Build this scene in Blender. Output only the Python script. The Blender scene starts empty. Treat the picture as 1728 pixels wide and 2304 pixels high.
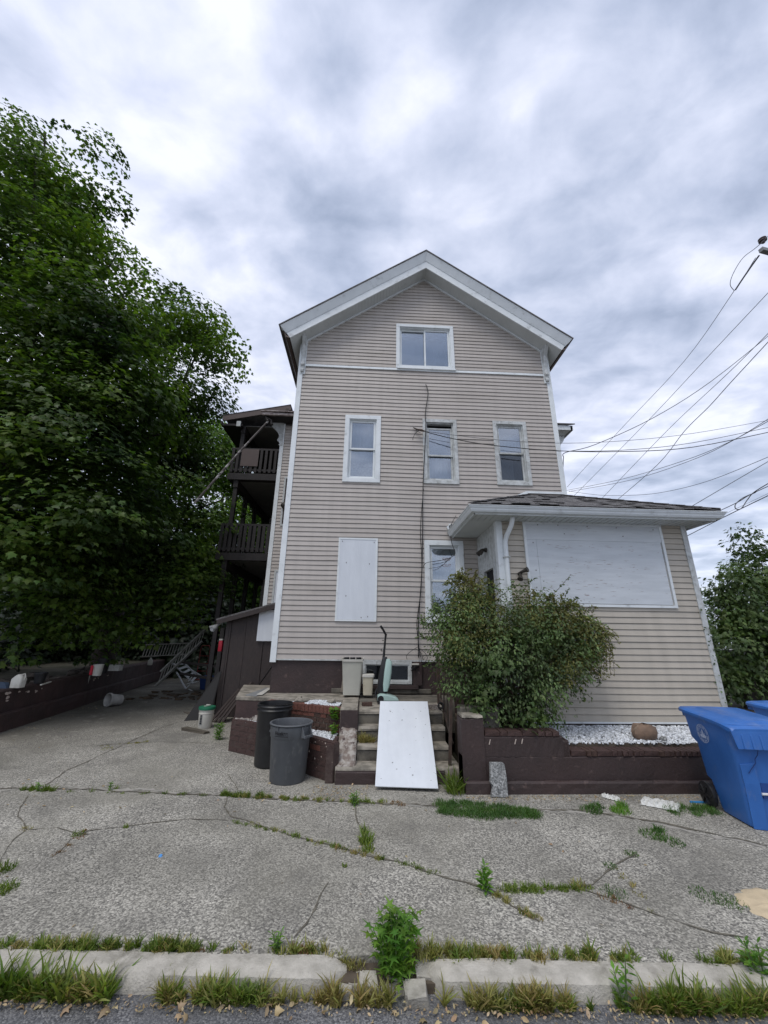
import bpy, math, random
import numpy as np
from mathutils import Vector, Matrix

random.seed(7)
rng = np.random.default_rng(7)
scene = bpy.context.scene
R = math.radians

# ------------------------------------------------------------------ camera
cam_d = bpy.data.cameras.new('camera')
cam = bpy.data.objects.new('camera', cam_d)
scene.collection.objects.link(cam)
scene.camera = cam
cam_d.sensor_fit = 'HORIZONTAL'
cam_d.sensor_width = 36.0
cam_d.lens = 36.0 * 866.0 / 1728.0
cam_d.clip_start = 0.05
cam_d.clip_end = 2000.0
EYE = Vector((0, 0, 1.85))
yw, pt, rl = R(2.5), R(17.9), R(0.81)
fwd = Vector((math.sin(yw) * math.cos(pt), math.cos(yw) * math.cos(pt), math.sin(pt)))
right = Vector((math.cos(yw), -math.sin(yw), 0))
upv = right.cross(fwd)
rr = right * math.cos(rl) + upv * math.sin(rl)
uu = upv * math.cos(rl) - right * math.sin(rl)
cm = Matrix((rr, uu, -fwd)).transposed().to_4x4()
cm.translation = EYE
cam.matrix_world = cm

# ------------------------------------------------------------------ view, sky, sun
scene.view_settings.view_transform = 'Standard'
scene.view_settings.look = 'None'
scene.view_settings.gamma = 1.0
scene.view_settings.use_curve_mapping = False
scene.view_settings.exposure = 0.52
SUN_EL, SUN_AZ = 62.0, 212.0      # degrees; azimuth clockwise from +Y
world = bpy.data.worlds.new('World')
scene.world = world
world.use_nodes = True
nt = world.node_tree
nt.nodes.clear()
def WN(t, **k):
    n = nt.nodes.new(t)
    for a, b in k.items(): setattr(n, a, b)
    return n
wo = WN('ShaderNodeOutputWorld'); bg = WN('ShaderNodeBackground')
sky = WN('ShaderNodeTexSky', sky_type='NISHITA', sun_disc=False)
sky.sun_elevation = R(SUN_EL); sky.sun_rotation = R(SUN_AZ)
tc = WN('ShaderNodeTexCoord'); sep = WN('ShaderNodeSeparateXYZ')
nt.links.new(tc.outputs['Generated'], sep.inputs[0])
def WM(op, a, b=None, clamp=False):
    n = WN('ShaderNodeMath', operation=op, use_clamp=clamp)
    for i, v in enumerate((a, b)):
        if v is None: continue
        if isinstance(v, (int, float)): n.inputs[i].default_value = v
        else: nt.links.new(v, n.inputs[i])
    return n.outputs[0]
zz = WM('ADD', WM('MAXIMUM', sep.outputs[2], 0.0), 0.10)
cmb = WN('ShaderNodeCombineXYZ')
dv = zz
nt.links.new(WM('DIVIDE', sep.outputs[0], dv), cmb.inputs[0])
nt.links.new(WM('DIVIDE', sep.outputs[1], dv), cmb.inputs[1])
cmb.inputs[2].default_value = 3.7
def wnoise(scale, detail, rough, dist, off=(0, 0, 0), st=(1, 1, 1), rot=0):
    mp = WN('ShaderNodeMapping'); mp.inputs['Location'].default_value = off
    mp.inputs['Scale'].default_value = st; mp.inputs['Rotation'].default_value = (0, 0, rot)
    nt.links.new(cmb.outputs[0], mp.inputs[0])
    n = WN('ShaderNodeTexNoise'); n.inputs['Scale'].default_value = scale
    n.inputs['Detail'].default_value = detail; n.inputs['Roughness'].default_value = rough
    n.inputs['Distortion'].default_value = dist
    nt.links.new(mp.outputs[0], n.inputs['Vector'])
    return n.outputs['Fac']
n1 = wnoise(1.7, 9, 0.52, 0.3, (2.3, 0.4, 0), (1.0, 1.25, 1), 0.35)
n2 = wnoise(5.0, 8, 0.52, 0.25, (5.1, 3.3, 0), (1, 1.3, 1), 0.35)
n3 = wnoise(1.0, 2, 0.5, 0.0, (9.1, 1.3, 0))
mixn = WM('ADD', WM('ADD', WM('MULTIPLY', n1, 0.56), WM('MULTIPLY', n2, 0.34)), WM('MULTIPLY', n3, 0.10))
cr = WN('ShaderNodeValToRGB')
e = cr.color_ramp.elements
e[0].position = 0.38; e[0].color = (0.285, 0.335, 0.45, 1)
e[1].position = 0.61; e[1].color = (0.76, 0.78, 0.88, 1)
m_ = cr.color_ramp.elements.new(0.455); m_.color = (0.41, 0.46, 0.59, 1)
m_ = cr.color_ramp.elements.new(0.53); m_.color = (0.56, 0.60, 0.73, 1)
nt.links.new(mixn, cr.inputs[0])
# towards the horizon the cloud deck thins to a pale blue
hz = WM('SUBTRACT', 1.0, WM('DIVIDE', sep.outputs[2], 0.55, False), True)
mh = WN('ShaderNodeMix', data_type='RGBA')
nt.links.new(WM('MULTIPLY', WM('POWER', WM('MAXIMUM', hz, 0.0), 1.6), 0.55), mh.inputs['Factor'])
nt.links.new(cr.outputs[0], mh.inputs['A']); mh.inputs['B'].default_value = (0.55, 0.61, 0.73, 1)
ss = WN('ShaderNodeMix', data_type='RGBA', blend_type='MIX'); ss.inputs['Factor'].default_value = 0.12
sk = WN('ShaderNodeVectorMath', operation='SCALE'); sk.inputs['Scale'].default_value = 0.10
nt.links.new(sky.outputs[0], sk.inputs[0])
nt.links.new(mh.outputs['Result'], ss.inputs['A']); nt.links.new(sk.outputs[0], ss.inputs['B'])
# the colours above are display brightness of the cloud deck, the strength brings the nodes into the 0.05-0.15 range of the sky
up = WN('ShaderNodeVectorMath', operation='SCALE'); up.inputs['Scale'].default_value = 10.0
nt.links.new(ss.outputs['Result'], up.inputs[0])
nt.links.new(up.outputs[0], bg.inputs[0]); bg.inputs[1].default_value = 0.10
nt.links.new(bg.outputs[0], wo.inputs[0])

sd = bpy.data.lights.new('sun', 'SUN'); sd.energy = 1.1; sd.angle = R(26); sd.color = (1.0, 0.96, 0.9)
so = bpy.data.objects.new('sun', sd); scene.collection.objects.link(so)
az, el = R(SUN_AZ), R(SUN_EL)
sv = Vector((math.sin(az) * math.cos(el), math.cos(az) * math.cos(el), math.sin(el)))
so.rotation_euler = sv.to_track_quat('Z', 'Y').to_euler(); so.location = sv * 40

# ------------------------------------------------------------------ materials
MATS = {}
def mat(name, col, rough=0.7, col2=None, scale=5.0, fac=(0.35, 0.65), bump=0.0, bscale=60.0, spec=0.4,
        metal=0.0, stretch=(1, 1, 1), dirt=None, dscale=2.0, dpos=(0.5, 0.7), island=0.0, detail=6):
    m = bpy.data.materials.new(name); m.use_nodes = True
    t = m.node_tree; p = t.nodes['Principled BSDF']
    p.inputs['Roughness'].default_value = rough; p.inputs['Metallic'].default_value = metal
    p.inputs['Specular IOR Level'].default_value = spec
    tc = t.nodes.new('ShaderNodeTexCoord'); mp = t.nodes.new('ShaderNodeMapping')
    mp.inputs['Scale'].default_value = stretch
    t.links.new(tc.outputs['Object'], mp.inputs[0])
    def noise(s, d=6):
        n = t.nodes.new('ShaderNodeTexNoise'); n.inputs['Scale'].default_value = s; n.inputs['Detail'].default_value = d
        n.inputs['Roughness'].default_value = 0.6
        t.links.new(mp.outputs[0], n.inputs['Vector']); return n.outputs['Fac']
    def mix(f, a, b):
        x = t.nodes.new('ShaderNodeMix'); x.data_type = 'RGBA'
        t.links.new(f, x.inputs['Factor'])
        for key, v in (('A', a), ('B', b)):
            if isinstance(v, tuple): x.inputs[key].default_value = (*v, 1)
            else: t.links.new(v, x.inputs[key])
        return x.outputs['Result']
    def rmp(f, a, b):
        x = t.nodes.new('ShaderNodeMapRange'); x.inputs[1].default_value = a; x.inputs[2].default_value = b
        t.links.new(f, x.inputs[0]); return x.outputs[0]
    c = col
    if col2 is not None: c = mix(rmp(noise(scale, detail), *fac), col, col2)
    if dirt is not None: c = mix(rmp(noise(dscale, 8), *dpos), c, dirt)
    if island:
        g = t.nodes.new('ShaderNodeNewGeometry'); x = t.nodes.new('ShaderNodeHueSaturation')
        t.links.new(rmp(g.outputs['Random Per Island'], -0.0, 1.0), x.inputs['Fac'])
        mr = t.nodes.new('ShaderNodeMapRange'); mr.inputs[3].default_value = 1 - island; mr.inputs[4].default_value = 1 + island
        t.links.new(g.outputs['Random Per Island'], mr.inputs[0]); t.links.new(mr.outputs[0], x.inputs['Value'])
        x.inputs['Fac'].default_value = 1.0
        for l in list(x.inputs['Fac'].links): t.links.remove(l)
        if isinstance(c, tuple): x.inputs['Color'].default_value = (*c, 1)
        else: t.links.new(c, x.inputs['Color'])
        c = x.outputs[0]
    if isinstance(c, tuple): p.inputs['Base Color'].default_value = (*c, 1)
    else: t.links.new(c, p.inputs['Base Color'])
    if bump:
        b = t.nodes.new('ShaderNodeBump'); b.inputs['Strength'].default_value = bump; b.inputs['Distance'].default_value = 0.01
        t.links.new(noise(bscale, 4), b.inputs['Height']); t.links.new(b.outputs[0], p.inputs['Normal'])
    MATS[name] = m
    return m

def add_object_tone(m, amt, streak=0.0):
    t = m.node_tree; p = t.nodes['Principled BSDF']; src = p.inputs['Base Color'].links[0].from_socket
    oi = t.nodes.new('ShaderNodeObjectInfo'); mr = t.nodes.new('ShaderNodeMapRange'); mr.inputs[3].default_value = 1 - amt; mr.inputs[4].default_value = 1 + amt
    t.links.new(oi.outputs['Random'], mr.inputs[0]); out = mr.outputs[0]
    if streak:
        tc = t.nodes.new('ShaderNodeTexCoord'); mp = t.nodes.new('ShaderNodeMapping'); mp.inputs['Scale'].default_value = (7, 1, 0.35); nz = t.nodes.new('ShaderNodeTexNoise'); nz.inputs['Scale'].default_value = 1.0; nz.inputs['Detail'].default_value = 8
        t.links.new(tc.outputs['Object'], mp.inputs[0]); t.links.new(mp.outputs[0], nz.inputs['Vector'])
        m2 = t.nodes.new('ShaderNodeMapRange'); m2.inputs[1].default_value = .3; m2.inputs[2].default_value = .7; m2.inputs[3].default_value = 1 - streak; m2.inputs[4].default_value = 1 + streak * .5; t.links.new(nz.outputs['Fac'], m2.inputs[0])
        mu = t.nodes.new('ShaderNodeMath'); mu.operation = 'MULTIPLY'; t.links.new(out, mu.inputs[0]); t.links.new(m2.outputs[0], mu.inputs[1]); out = mu.outputs[0]
    hs = t.nodes.new('ShaderNodeHueSaturation'); t.links.new(src, hs.inputs['Color']); t.links.new(out, hs.inputs['Value']); t.links.new(hs.outputs[0], p.inputs['Base Color'])

def leaf_mat(name, c_dark, c_light, trans=0.35, scale=0.6, rough=0.5, var=0.35, hue=0.02, far=None):
    m = bpy.data.materials.new(name); m.use_nodes = True
    t = m.node_tree; t.nodes.clear(); N = t.nodes.new
    out = N('ShaderNodeOutputMaterial'); d = N('ShaderNodeBsdfPrincipled'); d.inputs['Roughness'].default_value = rough
    d.inputs['Specular IOR Level'].default_value = 0.35
    tr = N('ShaderNodeBsdfTranslucent'); ms = N('ShaderNodeMixShader'); ms.inputs[0].default_value = trans
    g = N('ShaderNodeNewGeometry'); tc = N('ShaderNodeTexCoord'); n = N('ShaderNodeTexNoise')
    n.inputs['Scale'].default_value = scale; n.inputs['Detail'].default_value = 3
    t.links.new(tc.outputs['Object'], n.inputs['Vector'])
    mr = N('ShaderNodeMapRange'); mr.inputs[1].default_value = 0.36; mr.inputs[2].default_value = 0.64
    t.links.new(n.outputs['Fac'], mr.inputs[0])
    mx = N('ShaderNodeMix'); mx.data_type = 'RGBA'; mx.inputs['A'].default_value = (*c_dark, 1); mx.inputs['B'].default_value = (*c_light, 1)
    t.links.new(mr.outputs[0], mx.inputs['Factor'])
    hs = N('ShaderNodeHueSaturation'); a = N('ShaderNodeMapRange'); a.inputs[3].default_value = 1 - var; a.inputs[4].default_value = 1 + var
    t.links.new(g.outputs['Random Per Island'], a.inputs[0]); t.links.new(a.outputs[0], hs.inputs['Value'])
    w = N('ShaderNodeTexWhiteNoise'); w.noise_dimensions = '1D'; t.links.new(g.outputs['Random Per Island'], w.inputs['W'])
    b = N('ShaderNodeMapRange'); b.inputs[3].default_value = 0.5 - hue; b.inputs[4].default_value = 0.5 + hue
    t.links.new(w.outputs['Value'], b.inputs[0]); t.links.new(b.outputs[0], hs.inputs['Hue'])
    t.links.new(mx.outputs['Result'], hs.inputs['Color'])
    t.links.new(hs.outputs[0], d.inputs['Base Color'])
    bl = N('ShaderNodeMix'); bl.data_type = 'RGBA'; bl.blend_type = 'MULTIPLY'; bl.inputs['Factor'].default_value = 1
    t.links.new(hs.outputs[0], bl.inputs['A']); bl.inputs['B'].default_value = (1.3, 1.5, 0.5, 1)
    t.links.new(bl.outputs['Result'], tr.inputs['Color'])
    t.links.new(d.outputs[0], ms.inputs[1]); t.links.new(tr.outputs[0], ms.inputs[2]); t.links.new(ms.outputs[0], out.inputs[0])
    MATS[name] = m; return m

def speckle_mat(name, dark, mid, light, cell, patch, pcol, rough=0.9, bump=0.5, grime_shade=False):
    """asphalt or stone with visible aggregate"""
    m = bpy.data.materials.new(name); m.use_nodes = True
    t = m.node_tree; p = t.nodes['Principled BSDF']; N = t.nodes.new; L = t.links.new
    p.inputs['Roughness'].default_value = rough; p.inputs['Specular IOR Level'].default_value = 0.25
    tc = N('ShaderNodeTexCoord')
    v = N('ShaderNodeTexVoronoi'); v.inputs['Scale'].default_value = cell; L(tc.outputs['Object'], v.inputs['Vector'])
    s = N('ShaderNodeSeparateColor'); L(v.outputs['Color'], s.inputs[0])
    cr = N('ShaderNodeValToRGB'); L(s.outputs[0], cr.inputs[0])
    e = cr.color_ramp.elements; e[0].position = 0.0; e[0].color = (*dark, 1); e[1].position = 1.0; e[1].color = (*light, 1)
    k = cr.color_ramp.elements.new(0.45); k.color = (*mid, 1)
    nz = N('ShaderNodeTexNoise'); nz.inputs['Scale'].default_value = cell * 0.55; nz.inputs['Detail'].default_value = 5; L(tc.outputs['Object'], nz.inputs['Vector'])
    mr = N('ShaderNodeMapRange'); mr.inputs[1].default_value = 0.3; mr.inputs[2].default_value = 0.7; mr.inputs[3].default_value = 0.62; mr.inputs[4].default_value = 1.38
    L(nz.outputs['Fac'], mr.inputs[0])
    mm = N('ShaderNodeMix'); mm.data_type = 'RGBA'; mm.blend_type = 'MULTIPLY'; mm.inputs['Factor'].default_value = 1.0
    L(cr.outputs[0], mm.inputs['A']); L(mr.outputs[0], mm.inputs['B'])
    # large stains
    n2 = N('ShaderNodeTexNoise'); n2.inputs['Scale'].default_value = patch; n2.inputs['Detail'].default_value = 7; n2.inputs['Roughness'].default_value = 0.62
    n2.inputs['Distortion'].default_value = 0.6
    L(tc.outputs['Object'], n2.inputs['Vector'])
    r2 = N('ShaderNodeMapRange'); r2.inputs[1].default_value = 0.42; r2.inputs[2].default_value = 0.68; r2.inputs[4].default_value = 0.75; L(n2.outputs['Fac'], r2.inputs[0])
    m2 = N('ShaderNodeMix'); m2.data_type = 'RGBA'; L(r2.outputs[0], m2.inputs['Factor']); L(mm.outputs['Result'], m2.inputs['A']); m2.inputs['B'].default_value = (*pcol, 1)
    n3 = N('ShaderNodeTexNoise'); n3.inputs['Scale'].default_value = patch * 2.6; n3.inputs['Detail'].default_value = 5
    L(tc.outputs['Object'], n3.inputs['Vector'])
    r3 = N('ShaderNodeMapRange'); r3.inputs[1].default_value = 0.35; r3.inputs[2].default_value = 0.7; r3.inputs[3].default_value = 0.82; r3.inputs[4].default_value = 1.15; L(n3.outputs['Fac'], r3.inputs[0])
    m3 = N('ShaderNodeMix'); m3.data_type = 'RGBA'; m3.blend_type = 'MULTIPLY'; m3.inputs['Factor'].default_value = 1.0
    L(m2.outputs['Result'], m3.inputs['A']); L(r3.outputs[0], m3.inputs['B'])
    fin = m3.outputs['Result']
    if grime_shade:      # tar-dark and earthy stains: blotches everywhere, with tree shade painted in over dirt towards the drive's far left and back
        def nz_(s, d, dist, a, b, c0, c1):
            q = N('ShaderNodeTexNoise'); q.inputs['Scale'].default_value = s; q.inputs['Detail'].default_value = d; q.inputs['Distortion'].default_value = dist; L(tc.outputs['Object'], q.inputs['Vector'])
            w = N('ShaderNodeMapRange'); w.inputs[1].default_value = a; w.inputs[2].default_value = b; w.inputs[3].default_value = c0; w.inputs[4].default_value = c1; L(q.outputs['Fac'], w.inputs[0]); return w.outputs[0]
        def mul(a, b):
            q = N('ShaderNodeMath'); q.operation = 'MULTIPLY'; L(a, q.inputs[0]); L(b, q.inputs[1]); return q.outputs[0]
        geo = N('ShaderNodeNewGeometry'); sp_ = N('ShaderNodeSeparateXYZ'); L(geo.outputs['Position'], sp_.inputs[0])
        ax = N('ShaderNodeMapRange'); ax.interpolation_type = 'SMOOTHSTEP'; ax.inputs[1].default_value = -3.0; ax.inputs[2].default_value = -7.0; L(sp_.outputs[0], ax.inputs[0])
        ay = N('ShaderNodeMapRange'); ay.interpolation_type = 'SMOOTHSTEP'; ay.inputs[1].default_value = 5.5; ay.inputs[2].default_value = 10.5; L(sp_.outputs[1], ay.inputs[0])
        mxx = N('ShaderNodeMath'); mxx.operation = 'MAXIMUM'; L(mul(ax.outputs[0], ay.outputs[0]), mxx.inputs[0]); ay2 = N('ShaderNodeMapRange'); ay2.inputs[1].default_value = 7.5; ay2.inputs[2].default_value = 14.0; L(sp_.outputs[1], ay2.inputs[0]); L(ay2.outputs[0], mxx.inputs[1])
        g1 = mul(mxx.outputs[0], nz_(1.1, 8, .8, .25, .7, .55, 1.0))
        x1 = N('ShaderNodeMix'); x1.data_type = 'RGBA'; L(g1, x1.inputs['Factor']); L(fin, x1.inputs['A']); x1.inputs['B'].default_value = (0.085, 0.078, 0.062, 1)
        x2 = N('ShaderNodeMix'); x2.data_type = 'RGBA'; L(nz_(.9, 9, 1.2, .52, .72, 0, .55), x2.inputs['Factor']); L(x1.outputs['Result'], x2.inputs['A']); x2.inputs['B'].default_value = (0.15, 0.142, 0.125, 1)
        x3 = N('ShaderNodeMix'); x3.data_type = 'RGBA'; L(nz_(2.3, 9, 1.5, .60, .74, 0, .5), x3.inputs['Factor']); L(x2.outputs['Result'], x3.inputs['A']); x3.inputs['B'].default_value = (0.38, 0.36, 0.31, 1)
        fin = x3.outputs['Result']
    L(fin, p.inputs['Base Color'])
    if bump:
        b = N('ShaderNodeBump'); b.inputs['Strength'].default_value = bump; b.inputs['Distance'].default_value = 0.006
        L(v.outputs['Distance'], b.inputs['Height']); b.invert = True; L(b.outputs[0], p.inputs['Normal'])
    MATS[name] = m; return m

ASPHALT = speckle_mat('weathered_asphalt', (0.115, 0.11, 0.10), (0.29, 0.275, 0.24), (0.555, 0.525, 0.455), 92.0, 0.5, (0.225, 0.212, 0.175), grime_shade=True)
ROADM = speckle_mat('road_asphalt', (0.075, 0.076, 0.08), (0.125, 0.125, 0.13), (0.24, 0.235, 0.23), 130.0, 1.2, (0.12, 0.12, 0.122))
KERBM = mat('kerb_concrete', (0.52, 0.485, 0.42), 0.9, (0.36, 0.335, 0.285), 9, bump=0.9, bscale=70, dirt=(0.20, 0.185, 0.15), dscale=5, dpos=(0.56, 0.72))
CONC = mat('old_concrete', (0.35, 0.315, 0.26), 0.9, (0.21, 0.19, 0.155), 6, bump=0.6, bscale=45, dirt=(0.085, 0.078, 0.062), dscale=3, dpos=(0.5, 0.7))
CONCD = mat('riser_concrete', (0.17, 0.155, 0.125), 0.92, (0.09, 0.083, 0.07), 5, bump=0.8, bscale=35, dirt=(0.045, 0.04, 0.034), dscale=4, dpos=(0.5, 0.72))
BROWNP = mat('brown_masonry_paint', (0.057, 0.037, 0.034), 0.6, (0.040, 0.028, 0.026), 2.2, bump=0.6, bscale=24, dirt=(0.125, 0.085, 0.075), dscale=9, dpos=(0.60, 0.76))
BROWNW = mat('brown_wall_chipped', (0.070, 0.042, 0.038), 0.65, (0.044, 0.029, 0.027), 2.2, bump=0.7, bscale=22, dirt=(0.15, 0.115, 0.10), dscale=24, dpos=(0.66, 0.72))
SIDING = mat('tan_vinyl_siding', (0.475, 0.431, 0.388), 0.5, (0.44, 0.40, 0.36), 1.6, bump=0.05, bscale=90, dirt=(0.375, 0.335, 0.29), dscale=0.9, dpos=(0.5, 0.8), stretch=(0.5, 1, 3))
SIDING2 = mat('tan_vinyl_siding_addition', (0.49, 0.44, 0.365), 0.5, (0.455, 0.41, 0.34), 1.6, bump=0.05, bscale=90, dirt=(0.36, 0.325, 0.265), dscale=0.9, dpos=(0.5, 0.8), stretch=(0.5, 1, 3))
add_object_tone(SIDING, .035, .07); add_object_tone(SIDING2, .035, .08)
SHEATH = mat('wall_sheathing', (0.085, 0.072, 0.062), 0.9)
TRIM = mat('white_trim', (0.76, 0.79, 0.79), 0.5, (0.68, 0.71, 0.71), 3, dirt=(0.45, 0.46, 0.45), dscale=6, dpos=(0.58, 0.8))
TRIMD = mat('dirty_white_trim', (0.60, 0.62, 0.61), 0.6, (0.42, 0.43, 0.41), 9, bump=0.2, bscale=40, dirt=(0.24, 0.235, 0.21), dscale=12, dpos=(0.56, 0.74))
SOFFIT = mat('soffit_vinyl', (0.62, 0.64, 0.62), 0.6, (0.56, 0.58, 0.56), 3)
PLY = mat('white_painted_plywood', (0.68, 0.71, 0.745), 0.55, (0.64, 0.67, 0.705), 2.2, bump=0.25, bscale=14, dirt=(0.48, 0.49, 0.51), dscale=5, dpos=(0.66, 0.85), stretch=(3.2, 3.2, 1))
add_object_tone(PLY, .02, .05)
PLYC = mat('cracked_white_plywood', (0.64, 0.67, 0.69), 0.65, (0.56, 0.59, 0.61), 2, bump=0.3, bscale=40, stretch=(1, 1, 7), dirt=(0.34, 0.30, 0.29), dscale=5, dpos=(0.64, 0.70))
BROWNWOOD = mat('dark_brown_painted_wood', (0.050, 0.037, 0.033), 0.6, (0.036, 0.028, 0.026), 8, bump=0.35, bscale=40, stretch=(3, 3, 1), dirt=(0.085, 0.066, 0.058), dscale=5, dpos=(0.6, 0.8))
PORCHW = mat('porch_brown_wood', (0.026, 0.021, 0.019), 0.65, (0.018, 0.015, 0.014), 8, bump=0.3, bscale=40)
PORCHC = mat('porch_ceiling', (0.15, 0.145, 0.13), 0.7, (0.12, 0.115, 0.105), 3)
BROWNFASC = mat('brown_fascia', (0.10, 0.072, 0.062), 0.55, (0.085, 0.06, 0.052), 4)
SHINGLE = speckle_mat('grey_shingle', (0.08, 0.077, 0.078), (0.15, 0.143, 0.142), (0.28, 0.27, 0.26), 120.0, 3.0, (0.09, 0.085, 0.085))
BRICK = mat('bare_red_brick', (0.20, 0.075, 0.052), 0.85, (0.125, 0.055, 0.042), 9, bump=0.8, bscale=50, dirt=(0.26, 0.21, 0.17), dscale=16, dpos=(0.6, 0.72))
BRICKD = mat('soot_brown_brick', (0.105, 0.060, 0.045), 0.9, (0.07, 0.042, 0.034), 9, bump=0.9, bscale=50, dirt=(0.22, 0.18, 0.145), dscale=14, dpos=(0.6, 0.74))
BRICKP = mat('painted_brown_brick', (0.088, 0.048, 0.041), 0.7, (0.055, 0.034, 0.030), 7, bump=0.7, bscale=40, dirt=(0.20, 0.14, 0.12), dscale=14, dpos=(0.62, 0.72))
MORTAR = mat('old_mortar', (0.26, 0.22, 0.175), 0.95, (0.14, 0.115, 0.09), 12, bump=0.9, bscale=60)
MORTARP = mat('painted_mortar', (0.050, 0.031, 0.028), 0.9, (0.09, 0.065, 0.055), 12, bump=0.9, bscale=60)
STONE = mat('white_marble_chip', (0.72, 0.74, 0.76), 0.6, (0.50, 0.52, 0.54), 12, island=0.38)
CURTAIN = mat('white_curtain', (0.62, 0.65, 0.68), 0.9, (0.50, 0.53, 0.56), 4, stretch=(6, 1, 1))
BLIND = mat('pale_blind', (0.62, 0.65, 0.68), 0.9)
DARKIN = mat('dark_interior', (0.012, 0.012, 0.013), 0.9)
BLACKPL = mat('black_plastic', (0.014, 0.014, 0.015), 0.42, (0.022, 0.022, 0.023), 6, dirt=(0.05, 0.05, 0.048), dscale=5, dpos=(0.6, 0.85))
GREYPL = mat('grey_plastic', (0.108, 0.115, 0.123), 0.5, (0.082, 0.087, 0.094), 3, bump=0.15, bscale=50, dirt=(0.20, 0.20, 0.195), dscale=5, dpos=(0.58, 0.78), stretch=(2, 2, 1))
BLUEPL = mat('blue_cart_plastic', (0.042, 0.160, 0.48), 0.36, (0.032, 0.128, 0.40), 2, bump=0.18, bscale=60, dirt=(0.13, 0.21, 0.42), dscale=4, dpos=(0.56, 0.80), stretch=(2, 2, 1))
BLUEPD = mat('navy_tote_plastic', (0.012, 0.035, 0.13), 0.45)
WHITEPL = mat('dirty_white_plastic', (0.58, 0.56, 0.50), 0.45, (0.50, 0.48, 0.42), 5, dirt=(0.32, 0.29, 0.23), dscale=7, dpos=(0.58, 0.8))
CREAMPL = mat('cream_stained_plastic', (0.55, 0.50, 0.38), 0.45, (0.46, 0.41, 0.30), 6, dirt=(0.20, 0.17, 0.12), dscale=10, dpos=(0.58, 0.74))
BEIGEPL = mat('beige_plastic', (0.50, 0.49, 0.42), 0.45, (0.44, 0.43, 0.37), 3, dirt=(0.34, 0.33, 0.28), dscale=5, dpos=(0.6, 0.85))
GREENPL = mat('green_lid_plastic', (0.02, 0.16, 0.085), 0.45)
MINT = mat('mint_vacuum_plastic', (0.42, 0.56, 0.51), 0.35, (0.36, 0.49, 0.45), 5)
BLACKW = mat('black_cable_rubber', (0.012, 0.012, 0.013), 0.5)
WIREM = mat('grey_wire', (0.10, 0.102, 0.11), 0.6)
RUSTM = mat('rusty_dark_iron', (0.045, 0.035, 0.030), 0.7, (0.085, 0.055, 0.04), 10, bump=0.4, bscale=50)
ALUM = mat('weathered_aluminium', (0.50, 0.51, 0.52), 0.45, (0.36, 0.37, 0.37), 8, metal=0.3)
LADDERW = mat('grey_weathered_ladder', (0.46, 0.45, 0.41), 0.8, (0.32, 0.31, 0.28), 9, bump=0.3, bscale=40)
WHITEMET = mat('white_metal', (0.65, 0.67, 0.68), 0.4)
REDP = mat('red_plastic', (0.45, 0.012, 0.03), 0.45)
REDMET = mat('dark_red_metal', (0.16, 0.015, 0.012), 0.5)
ROCKM = mat('brown_rock', (0.24, 0.16, 0.11), 0.9, (0.13, 0.095, 0.072), 5, bump=1.0, bscale=14, dirt=(0.36, 0.30, 0.23), dscale=7, dpos=(0.56, 0.72))
CBLOCK = speckle_mat('grey_granite', (0.10, 0.105, 0.105), (0.22, 0.225, 0.22), (0.42, 0.42, 0.41), 70.0, 5.0, (0.26, 0.26, 0.25))
PAPER = mat('crumpled_white_sheet', (0.70, 0.70, 0.66), 0.9, (0.55, 0.54, 0.50), 20, bump=0.5, bscale=40)
SANDM = mat('spilled_sand', (0.62, 0.50, 0.33), 0.95, (0.52, 0.42, 0.28), 12, bump=0.3, bscale=60)
SOIL = mat('dark_soil', (0.075, 0.058, 0.042), 0.95, (0.12, 0.095, 0.07), 12, bump=0.8, bscale=30)
DIRT = mat('dirt_ground', (0.09, 0.078, 0.058), 0.95, (0.05, 0.052, 0.03), 1.5, bump=0.8, bscale=12)
CRACKM = mat('crack_dirt', (0.085, 0.075, 0.058), 0.95, (0.17, 0.155, 0.12), 14)
SEAM = mat('worn_concrete_band', (0.40, 0.375, 0.33), 0.92, (0.28, 0.265, 0.235), 9, bump=0.5, bscale=60, dirt=(0.17, 0.165, 0.14), dscale=6, dpos=(0.5, 0.62))
BARK = mat('dark_bark', (0.055, 0.045, 0.036), 0.95, (0.03, 0.026, 0.022), 9, bump=1.0, bscale=18, stretch=(3, 3, 0.6))
STEMM = mat('green_stem', (0.10, 0.15, 0.05), 0.7)
TWIGM = mat('brown_twig', (0.085, 0.06, 0.04), 0.9)
INKM = mat('black_ink', (0.012, 0.012, 0.014), 0.5)
SEALM = mat('pale_print', (0.50, 0.55, 0.66), 0.6, (0.30, 0.38, 0.60), 40)
WINTXT = mat('faded_print', (0.30, 0.26, 0.28), 0.7)
HOLLY = mat('patinated_lamp', (0.045, 0.038, 0.03), 0.6)
GREYP = mat('grey_painted_metal', (0.22, 0.225, 0.22), 0.5)
BLUETR = mat('bright_blue_plastic', (0.05, 0.28, 0.62), 0.4)
WOODP = mat('plain_weathered_plank', (0.20, 0.17, 0.13), 0.85, (0.13, 0.11, 0.09), 9, bump=0.3, bscale=40)
CHIP = mat('bare_chip', (0.52, 0.44, 0.38), 0.9, (0.35, 0.28, 0.24), 20)

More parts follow.
